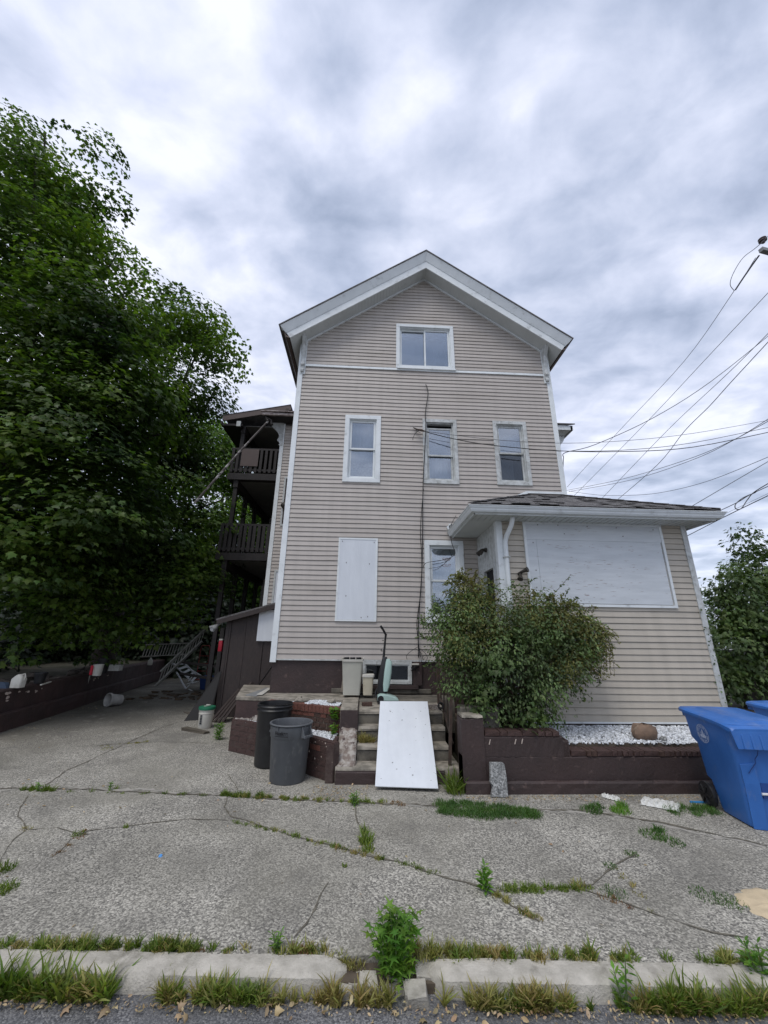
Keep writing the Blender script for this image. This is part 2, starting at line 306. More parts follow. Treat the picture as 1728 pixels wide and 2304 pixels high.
def glass(name, fac=0.45, tint=(0.9, 0.95, 1.0)):
    m = bpy.data.materials.new(name); m.use_nodes = True; t = m.node_tree; t.nodes.clear(); N = t.nodes.new
    o = N('ShaderNodeOutputMaterial'); a = N('ShaderNodeBsdfTransparent'); a.inputs[0].default_value = (*[0.75 * c for c in tint], 1)
    g = N('ShaderNodeBsdfGlossy'); g.inputs['Roughness'].default_value = 0.03; g.inputs[0].default_value = (*tint, 1)
    nz = N('ShaderNodeTexNoise'); nz.inputs['Scale'].default_value = 1.3; bp = N('ShaderNodeBump'); bp.inputs['Strength'].default_value = 0.06
    tc = N('ShaderNodeTexCoord'); t.links.new(tc.outputs['Object'], nz.inputs['Vector']); t.links.new(nz.outputs['Fac'], bp.inputs['Height'])
    t.links.new(bp.outputs[0], g.inputs['Normal'])
    lw = N('ShaderNodeLayerWeight'); lw.inputs[0].default_value = 0.35
    mr = N('ShaderNodeMapRange'); mr.inputs[3].default_value = fac * 0.6; mr.inputs[4].default_value = min(1, fac * 2.0)
    t.links.new(lw.outputs['Fresnel'], mr.inputs[0])
    x = N('ShaderNodeMixShader'); t.links.new(mr.outputs[0], x.inputs[0]); t.links.new(a.outputs[0], x.inputs[1]); t.links.new(g.outputs[0], x.inputs[2])
    t.links.new(x.outputs[0], o.inputs[0]); MATS[name] = m; return m
GLASS = glass('window_glass', 0.38)
GLASSD = glass('basement_glass', 0.10)

# ------------------------------------------------------------------ mesh helpers
ORG = {}
def setp(o, label=None, cat=None, group=None, kind=None):
    if label: o['label'] = label
    if cat: o['category'] = cat
    if group: o['group'] = group
    if kind: o['kind'] = kind
    return o
def thing(name, loc, label, cat, group=None):
    o = bpy.data.objects.new(name, None); scene.collection.objects.link(o)
    o.location = loc; o.empty_display_size = 0.1
    ORG[o.name] = Vector(loc)
    return setp(o, label, cat, group)
def link(name, me, parent=None):
    o = bpy.data.objects.new(name, me); scene.collection.objects.link(o)
    if parent is not None: o.parent = parent
    return o

class MB:
    def __init__(s): s.v = []; s.f = []
    def add(s, vs, fs):
        b = len(s.v); s.v += [tuple(v) for v in vs]; s.f += [tuple(b + i for i in f) for f in fs]; return s
    def box(s, x0, x1, y0, y1, z0, z1):
        return s.add([(x0, y0, z0), (x1, y0, z0), (x1, y1, z0), (x0, y1, z0), (x0, y0, z1), (x1, y0, z1), (x1, y1, z1), (x0, y1, z1)],
                     [(0, 3, 2, 1), (4, 5, 6, 7), (0, 1, 5, 4), (1, 2, 6, 5), (2, 3, 7, 6), (3, 0, 4, 7)])
    def hexa(s, p):       # 8 points: bottom ring 0-3 (counter-clockwise from above), top ring 4-7
        return s.add(p, [(0, 3, 2, 1), (4, 5, 6, 7), (0, 1, 5, 4), (1, 2, 6, 5), (2, 3, 7, 6), (3, 0, 4, 7)])
    def bar(s, a, b, w, h, up=(0, 0, 1)):     # box of section w (sideways) x h (along up) from a to b
        a, b, up = Vector(a), Vector(b), Vector(up); d = (b - a).normalized()
        sd = d.cross(up)
        if sd.length < 1e-4: sd = d.cross(Vector((1, 0, 0)))
        sd.normalize(); u = sd.cross(d).normalized(); p = []
        for q in (a, b):
            for i, j in ((-1, -1), (1, -1), (1, 1), (-1, 1)): p.append(q + sd * (i * w / 2) + u * (j * h / 2))
        return s.add(p, [(0, 1, 2, 3), (7, 6, 5, 4), (0, 4, 5, 1), (1, 5, 6, 2), (2, 6, 7, 3), (3, 7, 4, 0)])
    def tube(s, pts, r, n=8, caps=True):
        pts = [Vector(p) for p in pts]; rs = r if isinstance(r, (list, tuple)) else [r] * len(pts)
        b = len(s.v); prev = None
        for i, p in enumerate(pts):
            d = (pts[min(i + 1, len(pts) - 1)] - pts[max(i - 1, 0)]).normalized()
            if prev is None:
                t = Vector((0, 0, 1)) if abs(d.z) < 0.9 else Vector((1, 0, 0)); u = d.cross(t).normalized()
            else:
                u = (prev - d * prev.dot(d)).normalized()
            prev = u; w = d.cross(u)
            for k in range(n):
                a = 2 * math.pi * k / n; s.v.append(tuple(p + (u * math.cos(a) + w * math.sin(a)) * rs[i]))
        for i in range(len(pts) - 1):
            for k in range(n):
                k2 = (k + 1) % n; s.f.append((b + i * n + k, b + i * n + k2, b + (i + 1) * n + k2, b + (i + 1) * n + k))
        if caps:
            s.f.append(tuple(b + k for k in range(n - 1, -1, -1))); s.f.append(tuple(b + (len(pts) - 1) * n + k for k in range(n)))
        return s
    def lathe(s, prof, c=(0, 0, 0), n=32, M=None, sx=1, sy=1):
        b = len(s.v)
        for r, z in prof:
            for k in range(n):
                a = 2 * math.pi * k / n; p = Vector((r * math.cos(a) * sx, r * math.sin(a) * sy, z))
                if M is not None: p = M @ p
                s.v.append(tuple(p + Vector(c)))
        for i in range(len(prof) - 1):
            for k in range(n):
                k2 = (k + 1) % n; s.f.append((b + i * n + k, b + i * n + k2, b + (i + 1) * n + k2, b + (i + 1) * n + k))
        return s
    def loft(s, rings, cap0=True, cap1=True):
        b = len(s.v); n = len(rings[0])
        for rg in rings: s.v += [tuple(p) for p in rg]
        for i in range(len(rings) - 1):
            for k in range(n):
                k2 = (k + 1) % n; s.f.append((b + i * n + k, b + i * n + k2, b + (i + 1) * n + k2, b + (i + 1) * n + k))
        if cap0: s.f.append(tuple(b + k for k in range(n - 1, -1, -1)))
        if cap1: s.f.append(tuple(b + (len(rings) - 1) * n + k for k in range(n)))
        return s
    def prism(s, poly, off):     # closed 3-D polygon extruded by vector off
        n = len(poly); off = Vector(off); b = len(s.v)
        s.v += [tuple(p) for p in poly]; s.v += [tuple(Vector(p) + off) for p in poly]
        s.f.append(tuple(b + i for i in range(n))); s.f.append(tuple(b + n + i for i in range(n - 1, -1, -1)))
        for i in range(n):
            j = (i + 1) % n; s.f.append((b + j, b + i, b + n + i, b + n + j))
        return s
    def build(s, name, m, parent=None, smooth=False, bevel=0, kind=None, label=None, cat=None, group=None, seg=2):
        me = bpy.data.meshes.new(name)
        if parent is not None and parent.name in ORG: o0 = ORG[parent.name]
        elif parent is None and s.v:
            a = np.array(s.v); o0 = Vector(((a[:, 0].min() + a[:, 0].max()) / 2, (a[:, 1].min() + a[:, 1].max()) / 2, a[:, 2].min()))
        else: o0 = Vector((0, 0, 0))
        me.from_pydata([(v[0] - o0.x, v[1] - o0.y, v[2] - o0.z) for v in s.v], [], s.f); me.update()
        import bmesh
        bm = bmesh.new(); bm.from_mesh(me); bmesh.ops.recalc_face_normals(bm, faces=bm.faces); bm.to_mesh(me); bm.free()
        me.materials.append(m)
        if smooth:
            me.polygons.foreach_set('use_smooth', [True] * len(me.polygons))
        o = link(name, me, parent)
        if parent is None: o.location = o0
        ORG[o.name] = o0
        if smooth and smooth != 'full':
            try:
                me.set_sharp_from_angle(angle=R(40))
            except Exception: pass
        if bevel:
            bv = o.modifiers.new('bevel', 'BEVEL'); bv.width = bevel; bv.segments = seg; bv.limit_method = 'ANGLE'; bv.angle_limit = R(40)
        return setp(o, label, cat, group, kind)

def jit(o_mb, amt, seed=1):
    r = random.Random(seed)
    o_mb.v = [tuple(c + r.uniform(-amt, amt) for c in v) for v in o_mb.v]; return o_mb

def fast_mesh(name, V, tmpl_faces, k, n, m, parent=None, kind=None, **kw):
    """n copies of a k-vertex template already placed in V (n*k,3)"""
    me = bpy.data.meshes.new(name)
    o0 = ORG[parent.name] if parent is not None else Vector((0, 0, 0))
    V = V - np.array(o0)
    lens = np.array([len(f) for f in tmpl_faces]); tl = np.concatenate([np.array(f) for f in tmpl_faces])
    idx = (tl[None, :] + (np.arange(n) * k)[:, None]).ravel()
    starts = np.concatenate([[0], np.cumsum(lens)[:-1]])
    st = (starts[None, :] + (np.arange(n) * lens.sum())[:, None]).ravel()
    me.vertices.add(n * k); me.vertices.foreach_set('co', V.astype(np.float32).ravel())
    me.loops.add(len(idx)); me.loops.foreach_set('vertex_index', idx.astype(np.int32))
    me.polygons.add(n * len(lens)); me.polygons.foreach_set('loop_start', st.astype(np.int32))
    me.update(calc_edges=True)
    me.materials.append(m)
    o = link(name, me, parent); ORG[o.name] = o0
    return setp(o, kind=kind, **kw)

def place(tmpl, P, Xa, Ya, Za, S):
    """template (k,3) with axes Xa,Ya,Za (n,3), scale S (n,)"""
    T = np.asarray(tmpl)
    return (P[:, None, :] + S[:, None, None] * (T[None, :, 0:1] * Xa[:, None, :] + T[None, :, 1:2] * Ya[:, None, :] + T[None, :, 2:3] * Za[:, None, :])).reshape(-1, 3)
def nrm(a): return a / np.maximum(np.linalg.norm(a, axis=1, keepdims=True), 1e-6)
def frames(Nm, Tip):
    Z = nrm(Nm); Y = nrm(Tip - (Tip * Z).sum(1, keepdims=True) * Z); X = np.cross(Y, Z); return X, Y, Z

# leaf templates: y is the tip direction, z the normal
MAPLE = np.array([(0, 0, 0), (0.16, 0.02, 0.0), (0.42, -0.02, -0.06), (0.34, 0.2, -0.03), (0.56, 0.42, -0.10), (0.30, 0.44, -0.03), (0.20, 0.62, -0.02), (0, 1.0, -0.12),
                  (-0.20, 0.62, -0.02), (-0.30, 0.44, -0.03), (-0.56, 0.42, -0.10), (-0.34, 0.2, -0.03), (-0.42, -0.02, -0.06), (-0.16, 0.02, 0.0), (0, 0.35, 0.04)])
MAPLE_F = [(14, 0, 1), (14, 1, 2, 3), (14, 3, 4, 5), (14, 5, 6), (14, 6, 7, 8), (14, 8, 9), (14, 9, 10, 11), (14, 11, 12, 13), (14, 13, 0)]
OVAL = np.array([(0, 0, 0), (0.24, 0.35, 0.03), (0.2, 0.7, 0.0), (0, 1, -0.08), (-0.2, 0.7, 0.0), (-0.24, 0.35, 0.03)])
OVAL_F = [(0, 1, 2, 3), (0, 3, 4, 5)]
SPRAY = np.array([(0, 0, 0), (0.10, 0.2, 0), (0.30, 0.32, -0.03), (0.12, 0.42, 0.0), (0.26, 0.62, -0.03), (0.08, 0.66, 0), (0, 1, -0.1), (-0.08, 0.66, 0), (-0.26, 0.62, -0.03), (-0.12, 0.42, 0), (-0.30, 0.32, -0.03), (-0.10, 0.2, 0)])
SPRAY_F = [(0, 1, 3, 9, 11), (1, 2, 3), (3, 4, 5), (3, 5, 7, 9), (5, 6, 7), (7, 8, 9), (9, 10, 11)]
BLADE = np.array([(-0.5, 0, 0), (0.5, 0, 0), (0.42, 0.4, 0.0), (-0.42, 0.4, 0.0), (0.3, 0.75, 0.06), (-0.3, 0.75, 0.06), (0, 1.0, 0.16)])
BLADE_F = [(0, 1, 2, 3), (3, 2, 4, 5), (5, 4, 6)]

# ------------------------------------------------------------------ ground, road, kerb
g = MB(); g.box(-80, 80, 3.4, 160, -0.6, -0.02); g.build('ground', DIRT, kind='structure')
g = MB(); g.box(-80, 80, -60, 3.4, -0.5, -0.08); g.build('road', ROADM, kind='structure')
def sheet(name, poly, z0, z1, m):
    b = MB(); b.prism([(x, y, z0) for x, y in poly], (0, 0, z1 - z0)); return b.build(name, m, kind='structure')
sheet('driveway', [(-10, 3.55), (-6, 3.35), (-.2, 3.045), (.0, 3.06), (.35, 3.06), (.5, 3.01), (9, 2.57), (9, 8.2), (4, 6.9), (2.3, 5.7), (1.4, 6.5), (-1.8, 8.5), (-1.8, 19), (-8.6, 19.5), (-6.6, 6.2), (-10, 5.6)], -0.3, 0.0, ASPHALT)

def ribbon(name, pts, w, m, z=0.003, seed=0, parent=None, kind='structure', th=0.003):
    w = w * 1.25
    """thin irregular strip along a ground polyline"""
    r = random.Random(seed); P = [Vector((p[0], p[1], 0)) for p in pts]; Q = []
    for a, b in zip(P, P[1:]):
        n = max(2, int((b - a).length / 0.06))
        for i in range(n): Q.append(a.lerp(b, i / n))
    Q.append(P[-1]); L = []; Rr = []; off = 0
    for i, q in enumerate(Q):
        d = (Q[min(i + 1, len(Q) - 1)] - Q[max(i - 1, 0)]).normalized(); s = Vector((-d.y, d.x, 0))
        off = off * 0.8 + r.uniform(-1, 1) * w * 0.5
        ww = w * r.uniform(0.12, 1.4) * (0.3 if i in (0, len(Q) - 1) else 1)
        c = q + s * off; L.append(c + s * ww / 2); Rr.append(c - s * ww / 2)
    b = MB(); n = len(Q)
    b.v = [(p.x, p.y, z) for p in L] + [(p.x, p.y, z) for p in Rr]
    b.f = [(i, i + 1, n + i + 1, n + i) for i in range(n - 1)]
    return b.build(name, m, parent, kind=kind)
JOINT = [(-4.508,5.803), (-3.781,5.755), (-2.594,5.634), (-1.659,5.544), (-0.577,5.403), (0.257,5.256), (0.964,5.176), (1.610,5.110), (2.608,5.053), (3.183,4.784), (3.874,4.270)]
CRACKS = [
 [(-3.932,5.562), (-3.756,5.248), (-3.583,4.992), (-3.406,4.869), (-3.252,4.715), (-2.990,4.748), (-2.775,4.654), (-2.591,4.598)],
 [(-3.252,4.715), (-3.213,4.506), (-3.093,4.273), (-2.979,4.066)],
 [(-2.628,4.229), (-2.698,4.515), (-2.638,4.670), (-2.340,4.739), (-2.084,4.832), (-1.763,4.918), (-1.361,4.883)],
 [(-1.607,5.517), (-1.519,5.225), (-1.366,4.966), (-1.143,4.839), (-0.928,4.701), (-0.683,4.570), (-0.454,4.463), (-0.192,4.314), (-0.028,4.257), (0.169,4.144), (0.357,4.057), (0.532,3.935), (0.698,3.839), (0.892,3.748), (1.048,3.629), (1.114,3.481), (1.255,3.318)],
 [(-0.049,5.210), (-0.017,4.825), (0.052,4.541), (0.032,4.256)],
 [(1.053,3.645), (1.362,3.682), (1.717,3.685), (1.866,3.727), (2.162,3.969), (2.520,4.176)],
 [(1.717,3.685), (1.960,3.511), (2.152,3.319), (2.356,3.187), (2.588,3.142)],
 [(-3.955,5.845), (-4.102,6.429), (-4.096,6.827), (-4.104,7.542), (-4.137,8.120), (-4.132,8.807), (-4.033,9.638)],
 [(-4.910,7.644), (-4.475,7.788), (-4.035,7.938), (-3.821,7.970), (-3.127,7.977), (-2.451,7.835)],
 [(-1.871,6.333), (-1.669,5.989), (-1.468,5.612)],
 [(-0.228,3.799), (-0.287,3.561), (-0.336,3.334), (-0.404,3.216)],
 [(3.695,4.487), (3.795,4.354), (3.874,4.270)],
]
ribbon('joint_band', JOINT, 0.07, SEAM, 0.0025, 3)
ribbon('asphalt_joint', JOINT, 0.03, CRACKM, 0.006, 4)
for i, c in enumerate(CRACKS): ribbon('asphalt_crack', c, 0.016 if i in (3, 5, 7) else 0.010, CRACKM, 0.005, 20 + i)

def kerb(xa, xb, rounda, roundb, seed):
    """one cast kerb length, top flush with the sidewalk, battered face"""
    r = random.Random(seed); rings = []; n = int((xb - xa) / 0.07) + 2
    for i in range(n + 1):
        x = xa + (xb - xa) * i / n; dn = 1.0
        if rounda: dn = min(dn, (x - xa + 0.015) / 0.16)
        if roundb: dn = min(dn, (xb - x + 0.015) / 0.16)
        dn = math.sqrt(max(0, 1 - (1 - min(dn, 1)) ** 2)) if dn < 1 else 1
        yb = 3.055 - 0.052 * x; j = lambda a: r.uniform(-a, a)
        top = 0.010 - 0.07 * (1 - dn)
        rings.append([(x, yb - 0.02, -0.3), (x, yb + j(.004), top - 0.02), (x, yb - 0.015 + j(.005), top + j(.002)), (x, yb - 0.135 * dn + j(.004), top + j(.002)), (x, yb - 0.158 * dn + j(.004), top - 0.016 + j(.003)),
                      (x, yb - 0.168 * dn + j(.005), top - 0.08 + j(.004)), (x, yb - 0.172 * dn, -0.3)])
    b = MB(); b.loft(rings); return b
kerb(-6.0, -0.05, False, True, 1).build('kerb_stone', KERBM, smooth=True, kind='structure')
kerb(0.40, 6.0, True, False, 2).build('kerb_stone', KERBM, smooth=True, kind='structure')
b = MB()
rr_ = random.Random(5)
for i in range(26):
    x = rr_.uniform(-0.08, 0.42); y = rr_.uniform(2.86, 3.02); s = rr_.uniform(0.02, 0.06)
    b.hexa([(x + dx * s * rr_.uniform(.7, 1.2), y + dy * s * rr_.uniform(.7, 1.2), -0.10 + (0.02 + s * 1.3 * rr_.uniform(.6, 1)) * dz) for dz in (0, 1) for dx, dy in ((-1, -1), (1, -1), (1, 1), (-1, 1))])
b.build('kerb_rubble', KERBM, kind='stuff', label='broken concrete rubble in the gap between the two kerb stones', cat='rubble')
sheet('soil_gap', [(-0.16, 2.93), (0.52, 2.90), (0.46, 3.08), (-0.12, 3.12)], -0.3, -0.035, SOIL)

# ------------------------------------------------------------------ house
Y0 = 8.0                      # plane of the front wall
HX0, HX1, HXC = -1.78, 4.48, 1.345
SB = 1.41; LAP = 0.1016
def roofz(x): return 11.15 - 0.742 * abs(x - HXC)
house = thing('house', (1.35, 8.0, 0.0), 'tall beige-sided gabled house with a low hip-roofed side addition and brown basement wall', 'house')

def courses(x0, x1, z0, z1, Y, holes, m, parent, top=None, wob=0.0, seed=0, edge=0.0, nm='siding_board', axis=0, joined=False):
    """clapboards: each course is one object; holes = [(xa,xb,za,zb)]"""
    r = random.Random(seed); n = int(round((z1 - z0) / LAP)); J = MB()
    for i in range(n):
        za = z0 + i * LAP; zb = min(za + LAP, z1)
        xa, xb = x0, x1
        spans = [(xa, xb, za, zb)]
        for h in holes:
            ns = []
            for s in spans:
                if h[1] <= s[0] or h[0] >= s[1] or h[3] <= s[2] or h[2] >= s[3]: ns.append(s); continue
                if h[0] > s[0]: ns.append((s[0], h[0], s[2], s[3]))
                if h[1] < s[1]: ns.append((h[1], s[1], s[2], s[3]))
                m0, m1 = max(s[0], h[0]), min(s[1], h[1])
                if h[2] > s[2] + 0.004: ns.append((m0, m1, s[2], h[2]))
                if h[3] < s[3] - 0.004: ns.append((m0, m1, h[3], s[3]))
            spans = ns
        dz = [r.uniform(-1, 1) for _ in range(4)]
        def wv(x): return wob * (0.6 * math.sin(x * 0.9 + i * 0.07) + 0.5 * math.sin(x * 2.3 + 0.6 + i * 0.03) + 0.25 * dz[0] * math.sin(x * 5 + dz[1] * 3))
        if wob and not joined:      # panel overlaps
            ns = []
            for s in spans:
                if s[1] - s[0] > 1.6 and i % 2 == 0 and r.random() < .75:
                    c = r.uniform(s[0] + .5, s[1] - .5); ns += [(s[0], c, s[2], s[3]), (c - .001, s[1], s[2], s[3])]
                else: ns.append(s)
            spans = ns
        for sq, (sa, sb, sl, sh) in enumerate(spans):
            py_ = r.uniform(-.0015, .0015) if wob else 0
            mb = J if joined else MB()
            if top:       # clip to the gable slopes
                rings = []
                def lim(z):
                    w = (top - z) / 0.742
                    return max(sa, HXC - w), min(sb, HXC + w)
                if lim(zb)[1] - lim(zb)[0] < 0.02: continue
            k = max(1, int((sb - sa) / 0.35)); secs = []
            for q in range(k + 1):
                t = q / k; pts = []
                for (yy, zz_) in ((0.012, za), (-0.017, za), (-0.0185, za + 0.006), (-0.004, zb - 0.0055), (0.012, zb - 0.0055)):
                    if top: a_, b_ = lim(min(zz_, zb)); x = a_ + (b_ - a_) * t
                    else: x = sa + (sb - sa) * t
                    w_ = wv(x); zz_ = min(max(zz_, sl), sh)
                    pts.append((x, Y + yy + (py_ if yy < 0 else 0), zz_ + w_) if axis == 0 else (Y - yy, x, zz_ + w_) if axis == 1 else (Y + yy, x, zz_ + w_))
                secs.append(pts)
            mb.loft(secs)
            if not joined: mb.build(nm, m, parent)
    if joined and J.v: J.build('side_siding', m, parent, kind='stuff')

# windows: outer casing rectangle, casing width
WINS = {
 'attic': (0.60, 2.075, 8.20, 9.56, 0.085),
 'left': (-0.59, 0.245, 5.11, 6.81, 0.10),
 'middle': (1.235, 2.04, 5.13, 6.78, 0.085),
 'right': (2.915, 3.72, 5.15, 6.80, 0.085),
 'first': (1.22, 2.055, 2.12, 3.82, 0.105),
}
holes = [(w[0] + w[4] * .9, w[1] - w[4] * .9, w[2] + w[4] * .9, w[3] - w[4] * .9) for w in WINS.values()]
courses(HX0 + 0.06, HX1 - 0.06, SB, 11.13, Y0, holes + [(HX0, HX1, 8.135, 8.215)], SIDING, house, top=11.13, wob=0.006, seed=2)

# sheathing behind the boards, with window openings
def sheathing(x0, x1, z0, z1, ya, yb, holes, m, parent, nm='wall', gable=None):
    xs = sorted(set([x0, x1] + [h[0] for h in holes] + [h[1] for h in holes] + ([HXC] if gable else [])))
    b = MB()
    for xa, xb in zip(xs, xs[1:]):
        hs = sorted([h for h in holes if h[0] < (xa + xb) / 2 < h[1]], key=lambda h: h[2]); za = z0
        for h in hs:
            b.box(xa, xb, ya, yb, za, h[2]); za = h[3]
        if gable:
            ta, tb = roofz(xa) - 0.01, roofz(xb) - 0.01
            b.hexa([(xa, ya, za), (xb, ya, za), (xb, yb, za), (xa, yb, za), (xa, ya, ta), (xb, ya, tb), (xb, yb, tb), (xa, yb, ta)])
        else: b.box(xa, xb, ya, yb, za, z1)
    return b.build(nm, m, parent)
sheathing(HX0, HX1, SB + 0.02, 0, Y0 + 0.0125, Y0 + 0.16, holes, SHEATH, house, gable=True)
# body of the house behind the front wall
b = MB(); b.box(HX0, HX0 + 0.15, Y0 + 0.16, 20, SB, 8.83); b.box(HX1 - 0.15, HX1, Y0 + 0.16, 20, SB, 8.83); b.box(HX0, HX1, 19.85, 20, SB, 8.83)
for zf in (4.3, 7.3): b.box(HX0 + .15, HX1 - .15, Y0 + 0.9, 19.8, zf, zf + 0.2)
b.build('side_wall', SIDING, house)
b = MB(); b.box(HX0 + 0.02, HX1 - 0.02, Y0 + 0.03, 19.9, 0, SB + 0.02); b.build('basement_wall', BROWNP, house)
courses(Y0 + 0.02, 11.38, SB, 8.75, HX0, [], SIDING, house, axis=2, joined=True)

def glazing(par, x0, x1, z0, z1, y, m=GLASS, nm='pane'):
    MB().box(x0, x1, y, y + 0.006, z0, z1).build(nm, m, par)
def rect_frame(b, x0, x1, z0, z1, y0, y1, w, wb=None, wt=None):
    wb = wb or w; wt = wt or w
    b.box(x0, x1, y0, y1, z1 - wt, z1); b.box(x0, x1, y0, y1, z0, z0 + wb)
    b.box(x0, x0 + w, y0, y1, z0 + wb, z1 - wt); b.box(x1 - w, x1, y0, y1, z0 + wb, z1 - wt)

def sash_window(w, style, trim, lab=None):
    x0, x1, z0, z1, cw = w; Y = Y0
    b = MB(); rect_frame(b, x0, x1, z0, z1, Y - 0.042, Y + 0.02, cw)
    rect_frame(b, x0 - 0.004, x1 + 0.004, z0 - 0.006, z1 + 0.004, Y - 0.030, Y + 0.01, 0.018)
    # jamb liner going back
    xa, xb, za, zb = x0 + cw, x1 - cw, z0 + cw, z1 - cw
    rect_frame(b, xa - 0.002, xb + 0.002, za - 0.002, zb + 0.002, Y + 0.0, Y + 0.12, 0.022)
    win = b.build('window', trim, house, bevel=0.004, label=lab)
    xa += 0.022; xb -= 0.022; za += 0.022; zb -= 0.022
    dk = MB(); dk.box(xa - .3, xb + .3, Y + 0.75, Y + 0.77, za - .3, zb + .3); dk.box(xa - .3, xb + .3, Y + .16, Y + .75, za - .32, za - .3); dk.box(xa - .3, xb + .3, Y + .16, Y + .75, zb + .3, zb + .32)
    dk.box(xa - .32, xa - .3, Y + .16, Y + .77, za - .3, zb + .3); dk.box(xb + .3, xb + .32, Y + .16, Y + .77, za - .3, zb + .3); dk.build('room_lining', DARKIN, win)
    zm = (za + zb) / 2 + style.get('mid', 0.0)
    if style['kind'] == 'hung':
        du = style.get('drop', 0.0)
        s = MB(); rect_frame(s, xa, xb, zm - 0.02 - du, zb - du, Y + 0.028, Y + 0.055, 0.042); s.build('upper_sash', trim, win, bevel=0.003)
        glazing(win, xa + .04, xb - .04, zm + 0.02 - du, zb - .04 - du, Y + 0.042)
        s = MB(); rect_frame(s, xa, xb, za, zm + 0.025, Y + 0.062, Y + 0.092, 0.042, 0.055); s.build('lower_sash', trim, win, bevel=0.003)
        if not style.get('open'): glazing(win, xa + .04, xb - .04, za + .05, zm - .015, Y + 0.078)
        else:
            glazing(win, xa + .04, xb - .04, za + .05, zm - .015, Y + 0.078, GLASSD)
            MB().box(xa + .05, xb - .16, Y + .30, Y + .305, za, zm - .05).build('folded_curtain', mat('grey_curtain', (0.13, 0.13, 0.13), 0.9, (0.08, 0.08, 0.08), 6, stretch=(4, 1, 9)), win)
    else:
        xm = (xa + xb) / 2
        s = MB(); rect_frame(s, xm - 0.02, xb, za, zb, Y + 0.028, Y + 0.055, 0.04); s.build('sliding_sash', trim, win, bevel=0.003)
        glazing(win, xm + .02, xb - .04, za + .04, zb - .04, Y + 0.042)
        s = MB(); rect_frame(s, xa, xm + 0.025, za, zb, Y + 0.062, Y + 0.092, 0.04); s.build('sliding_sash', trim, win, bevel=0.003)
        glazing(win, xa + .04, xm - .01, za + .04, zb - .04, Y + 0.078)
    for (bx0, bx1, bz0, bz1, dy, bm) in style.get('blinds', []):
        # pleated cloth
        q = MB(); n = 24; W = xb - xa; H = zb - za; rings = []
        for i in range(n + 1):
            x = xa + W * (bx0 + (bx1 - bx0) * i / n); y = Y + dy + 0.008 * math.sin(i * 1.9)
            rings.append([(x, y, za + H * bz0), (x, y + .004, za + H * bz0), (x, y + .004, za + H * bz1), (x, y, za + H * bz1)])
        q.loft(rings); q.build('curtain', bm, win, smooth='full')
    return win
LACE = mat('lace_curtain', (0.60, 0.62, 0.62), 0.9, (0.24, 0.25, 0.26), 26, fac=(0.45, 0.6))
w1 = sash_window(WINS['left'], dict(kind='hung', blinds=[(0, 1, 0.5, 1, .16, BLIND), (0.05, .92, 0.28, .5, .17, BLIND), (0.05, .95, 0.0, 0.29, .15, LACE)]), TRIM)
w2 = sash_window(WINS['middle'], dict(kind='hung', drop=0.10, blinds=[(0, .85, 0.5, .86, .17, BLIND), (0, .84, 0, .5, .16, CURTAIN)]), TRIMD, 'scratched white window with a dropped upper sash')
w3 = sash_window(WINS['right'], dict(kind='hung', open=True, blinds=[(0, 1, 0.5, .9, .2, BLIND)]), TRIMD, 'scratched white window, dark in its lower half')
w4 = sash_window(WINS['attic'], dict(kind='slide', blinds=[(0, 1, 0, 1, .35, BLIND)]), TRIM)
w5 = sash_window(WINS['first'], dict(kind='hung', blinds=[(0, 1, 0.48, 1, .13, CURTAIN), (0.0, .12, 0, .5, .3, CURTAIN), (.70, 1, 0, .5, .2, CURTAIN), (.12, .3, 0, .42, .25, CURTAIN)]), TRIM)
# sill nose and head under the attic window
MB().box(0.62, 2.09, Y0 - 0.07, Y0 - 0.02, 8.165, 8.20).build('window_sill', TRIM, w4, bevel=0.004)

def text_mesh(s, size, name, m, parent, fn, bold=0.0, align='CENTER'):
    """lettering turned into mesh; fn maps (x,y) in metres to a world point"""
    cu = bpy.data.curves.new('tmp_text', 'FONT'); cu.body = s; cu.size = size; cu.align_x = align; cu.offset = bold; cu.extrude = 0.0
    to = bpy.data.objects.new('tmp_text', cu); scene.collection.objects.link(to)
    dg = bpy.context.evaluated_depsgraph_get(); me = bpy.data.meshes.new_from_object(to.evaluated_get(dg))
    b = MB(); b.v = [tuple(fn(v.co.x, v.co.y)) for v in me.vertices]; b.f = [tuple(p.vertices) for p in me.polygons]
    bpy.data.objects.remove(to); bpy.data.meshes.remove(me)
    return b.build(name, m, parent)
text_mesh('KEEP', 0.085, 'lettering', WINTXT, w5, lambda x, y: (1.70 + x, Y0 + 0.040, 3.40 + y), 0.002)
text_mesh('OUT', 0.085, 'lettering', WINTXT, w5, lambda x, y: (1.70 + x, Y0 + 0.040, 3.27 + y), 0.002)

# belt board, corner boards
b = MB(); n = 16
for i in range(n):
    xa, xb = HX0 + .08 + (HX1 - HX0 - .16) * i / n, HX0 + .08 + (HX1 - HX0 - .16) * (i + 1) / n
    f = lambda x: 8.14 - 0.010 * math.sin((x - HX0) * 0.9) - (0.012 if x > 1.3 else 0)
    b.hexa([(xa, Y0 - .035, f(xa)), (xb, Y0 - .035, f(xb)), (xb, Y0 + .012, f(xb)), (xa, Y0 + .012, f(xa)), (xa, Y0 - .03, f(xa) + .062), (xb, Y0 - .03, f(xb) + .062), (xb, Y0 + .012, f(xb) + .075), (xa, Y0 + .012, f(xa) + .075)])
b.build('belt_board', TRIM, house)
def corner(x, s, zb, zt, Y, m, par=house, w=0.095):
    b = MB(); b.box(min(x, x + s * w), max(x, x + s * w), Y - 0.03, Y + 0.012, zb, zt); b.box(min(x - s * 0.02, x + s * .006), max(x - s * .02, x + s * .006), Y - 0.03, Y + w, zb, zt)
    return b.build('corner_board', m, par, bevel=0.004)
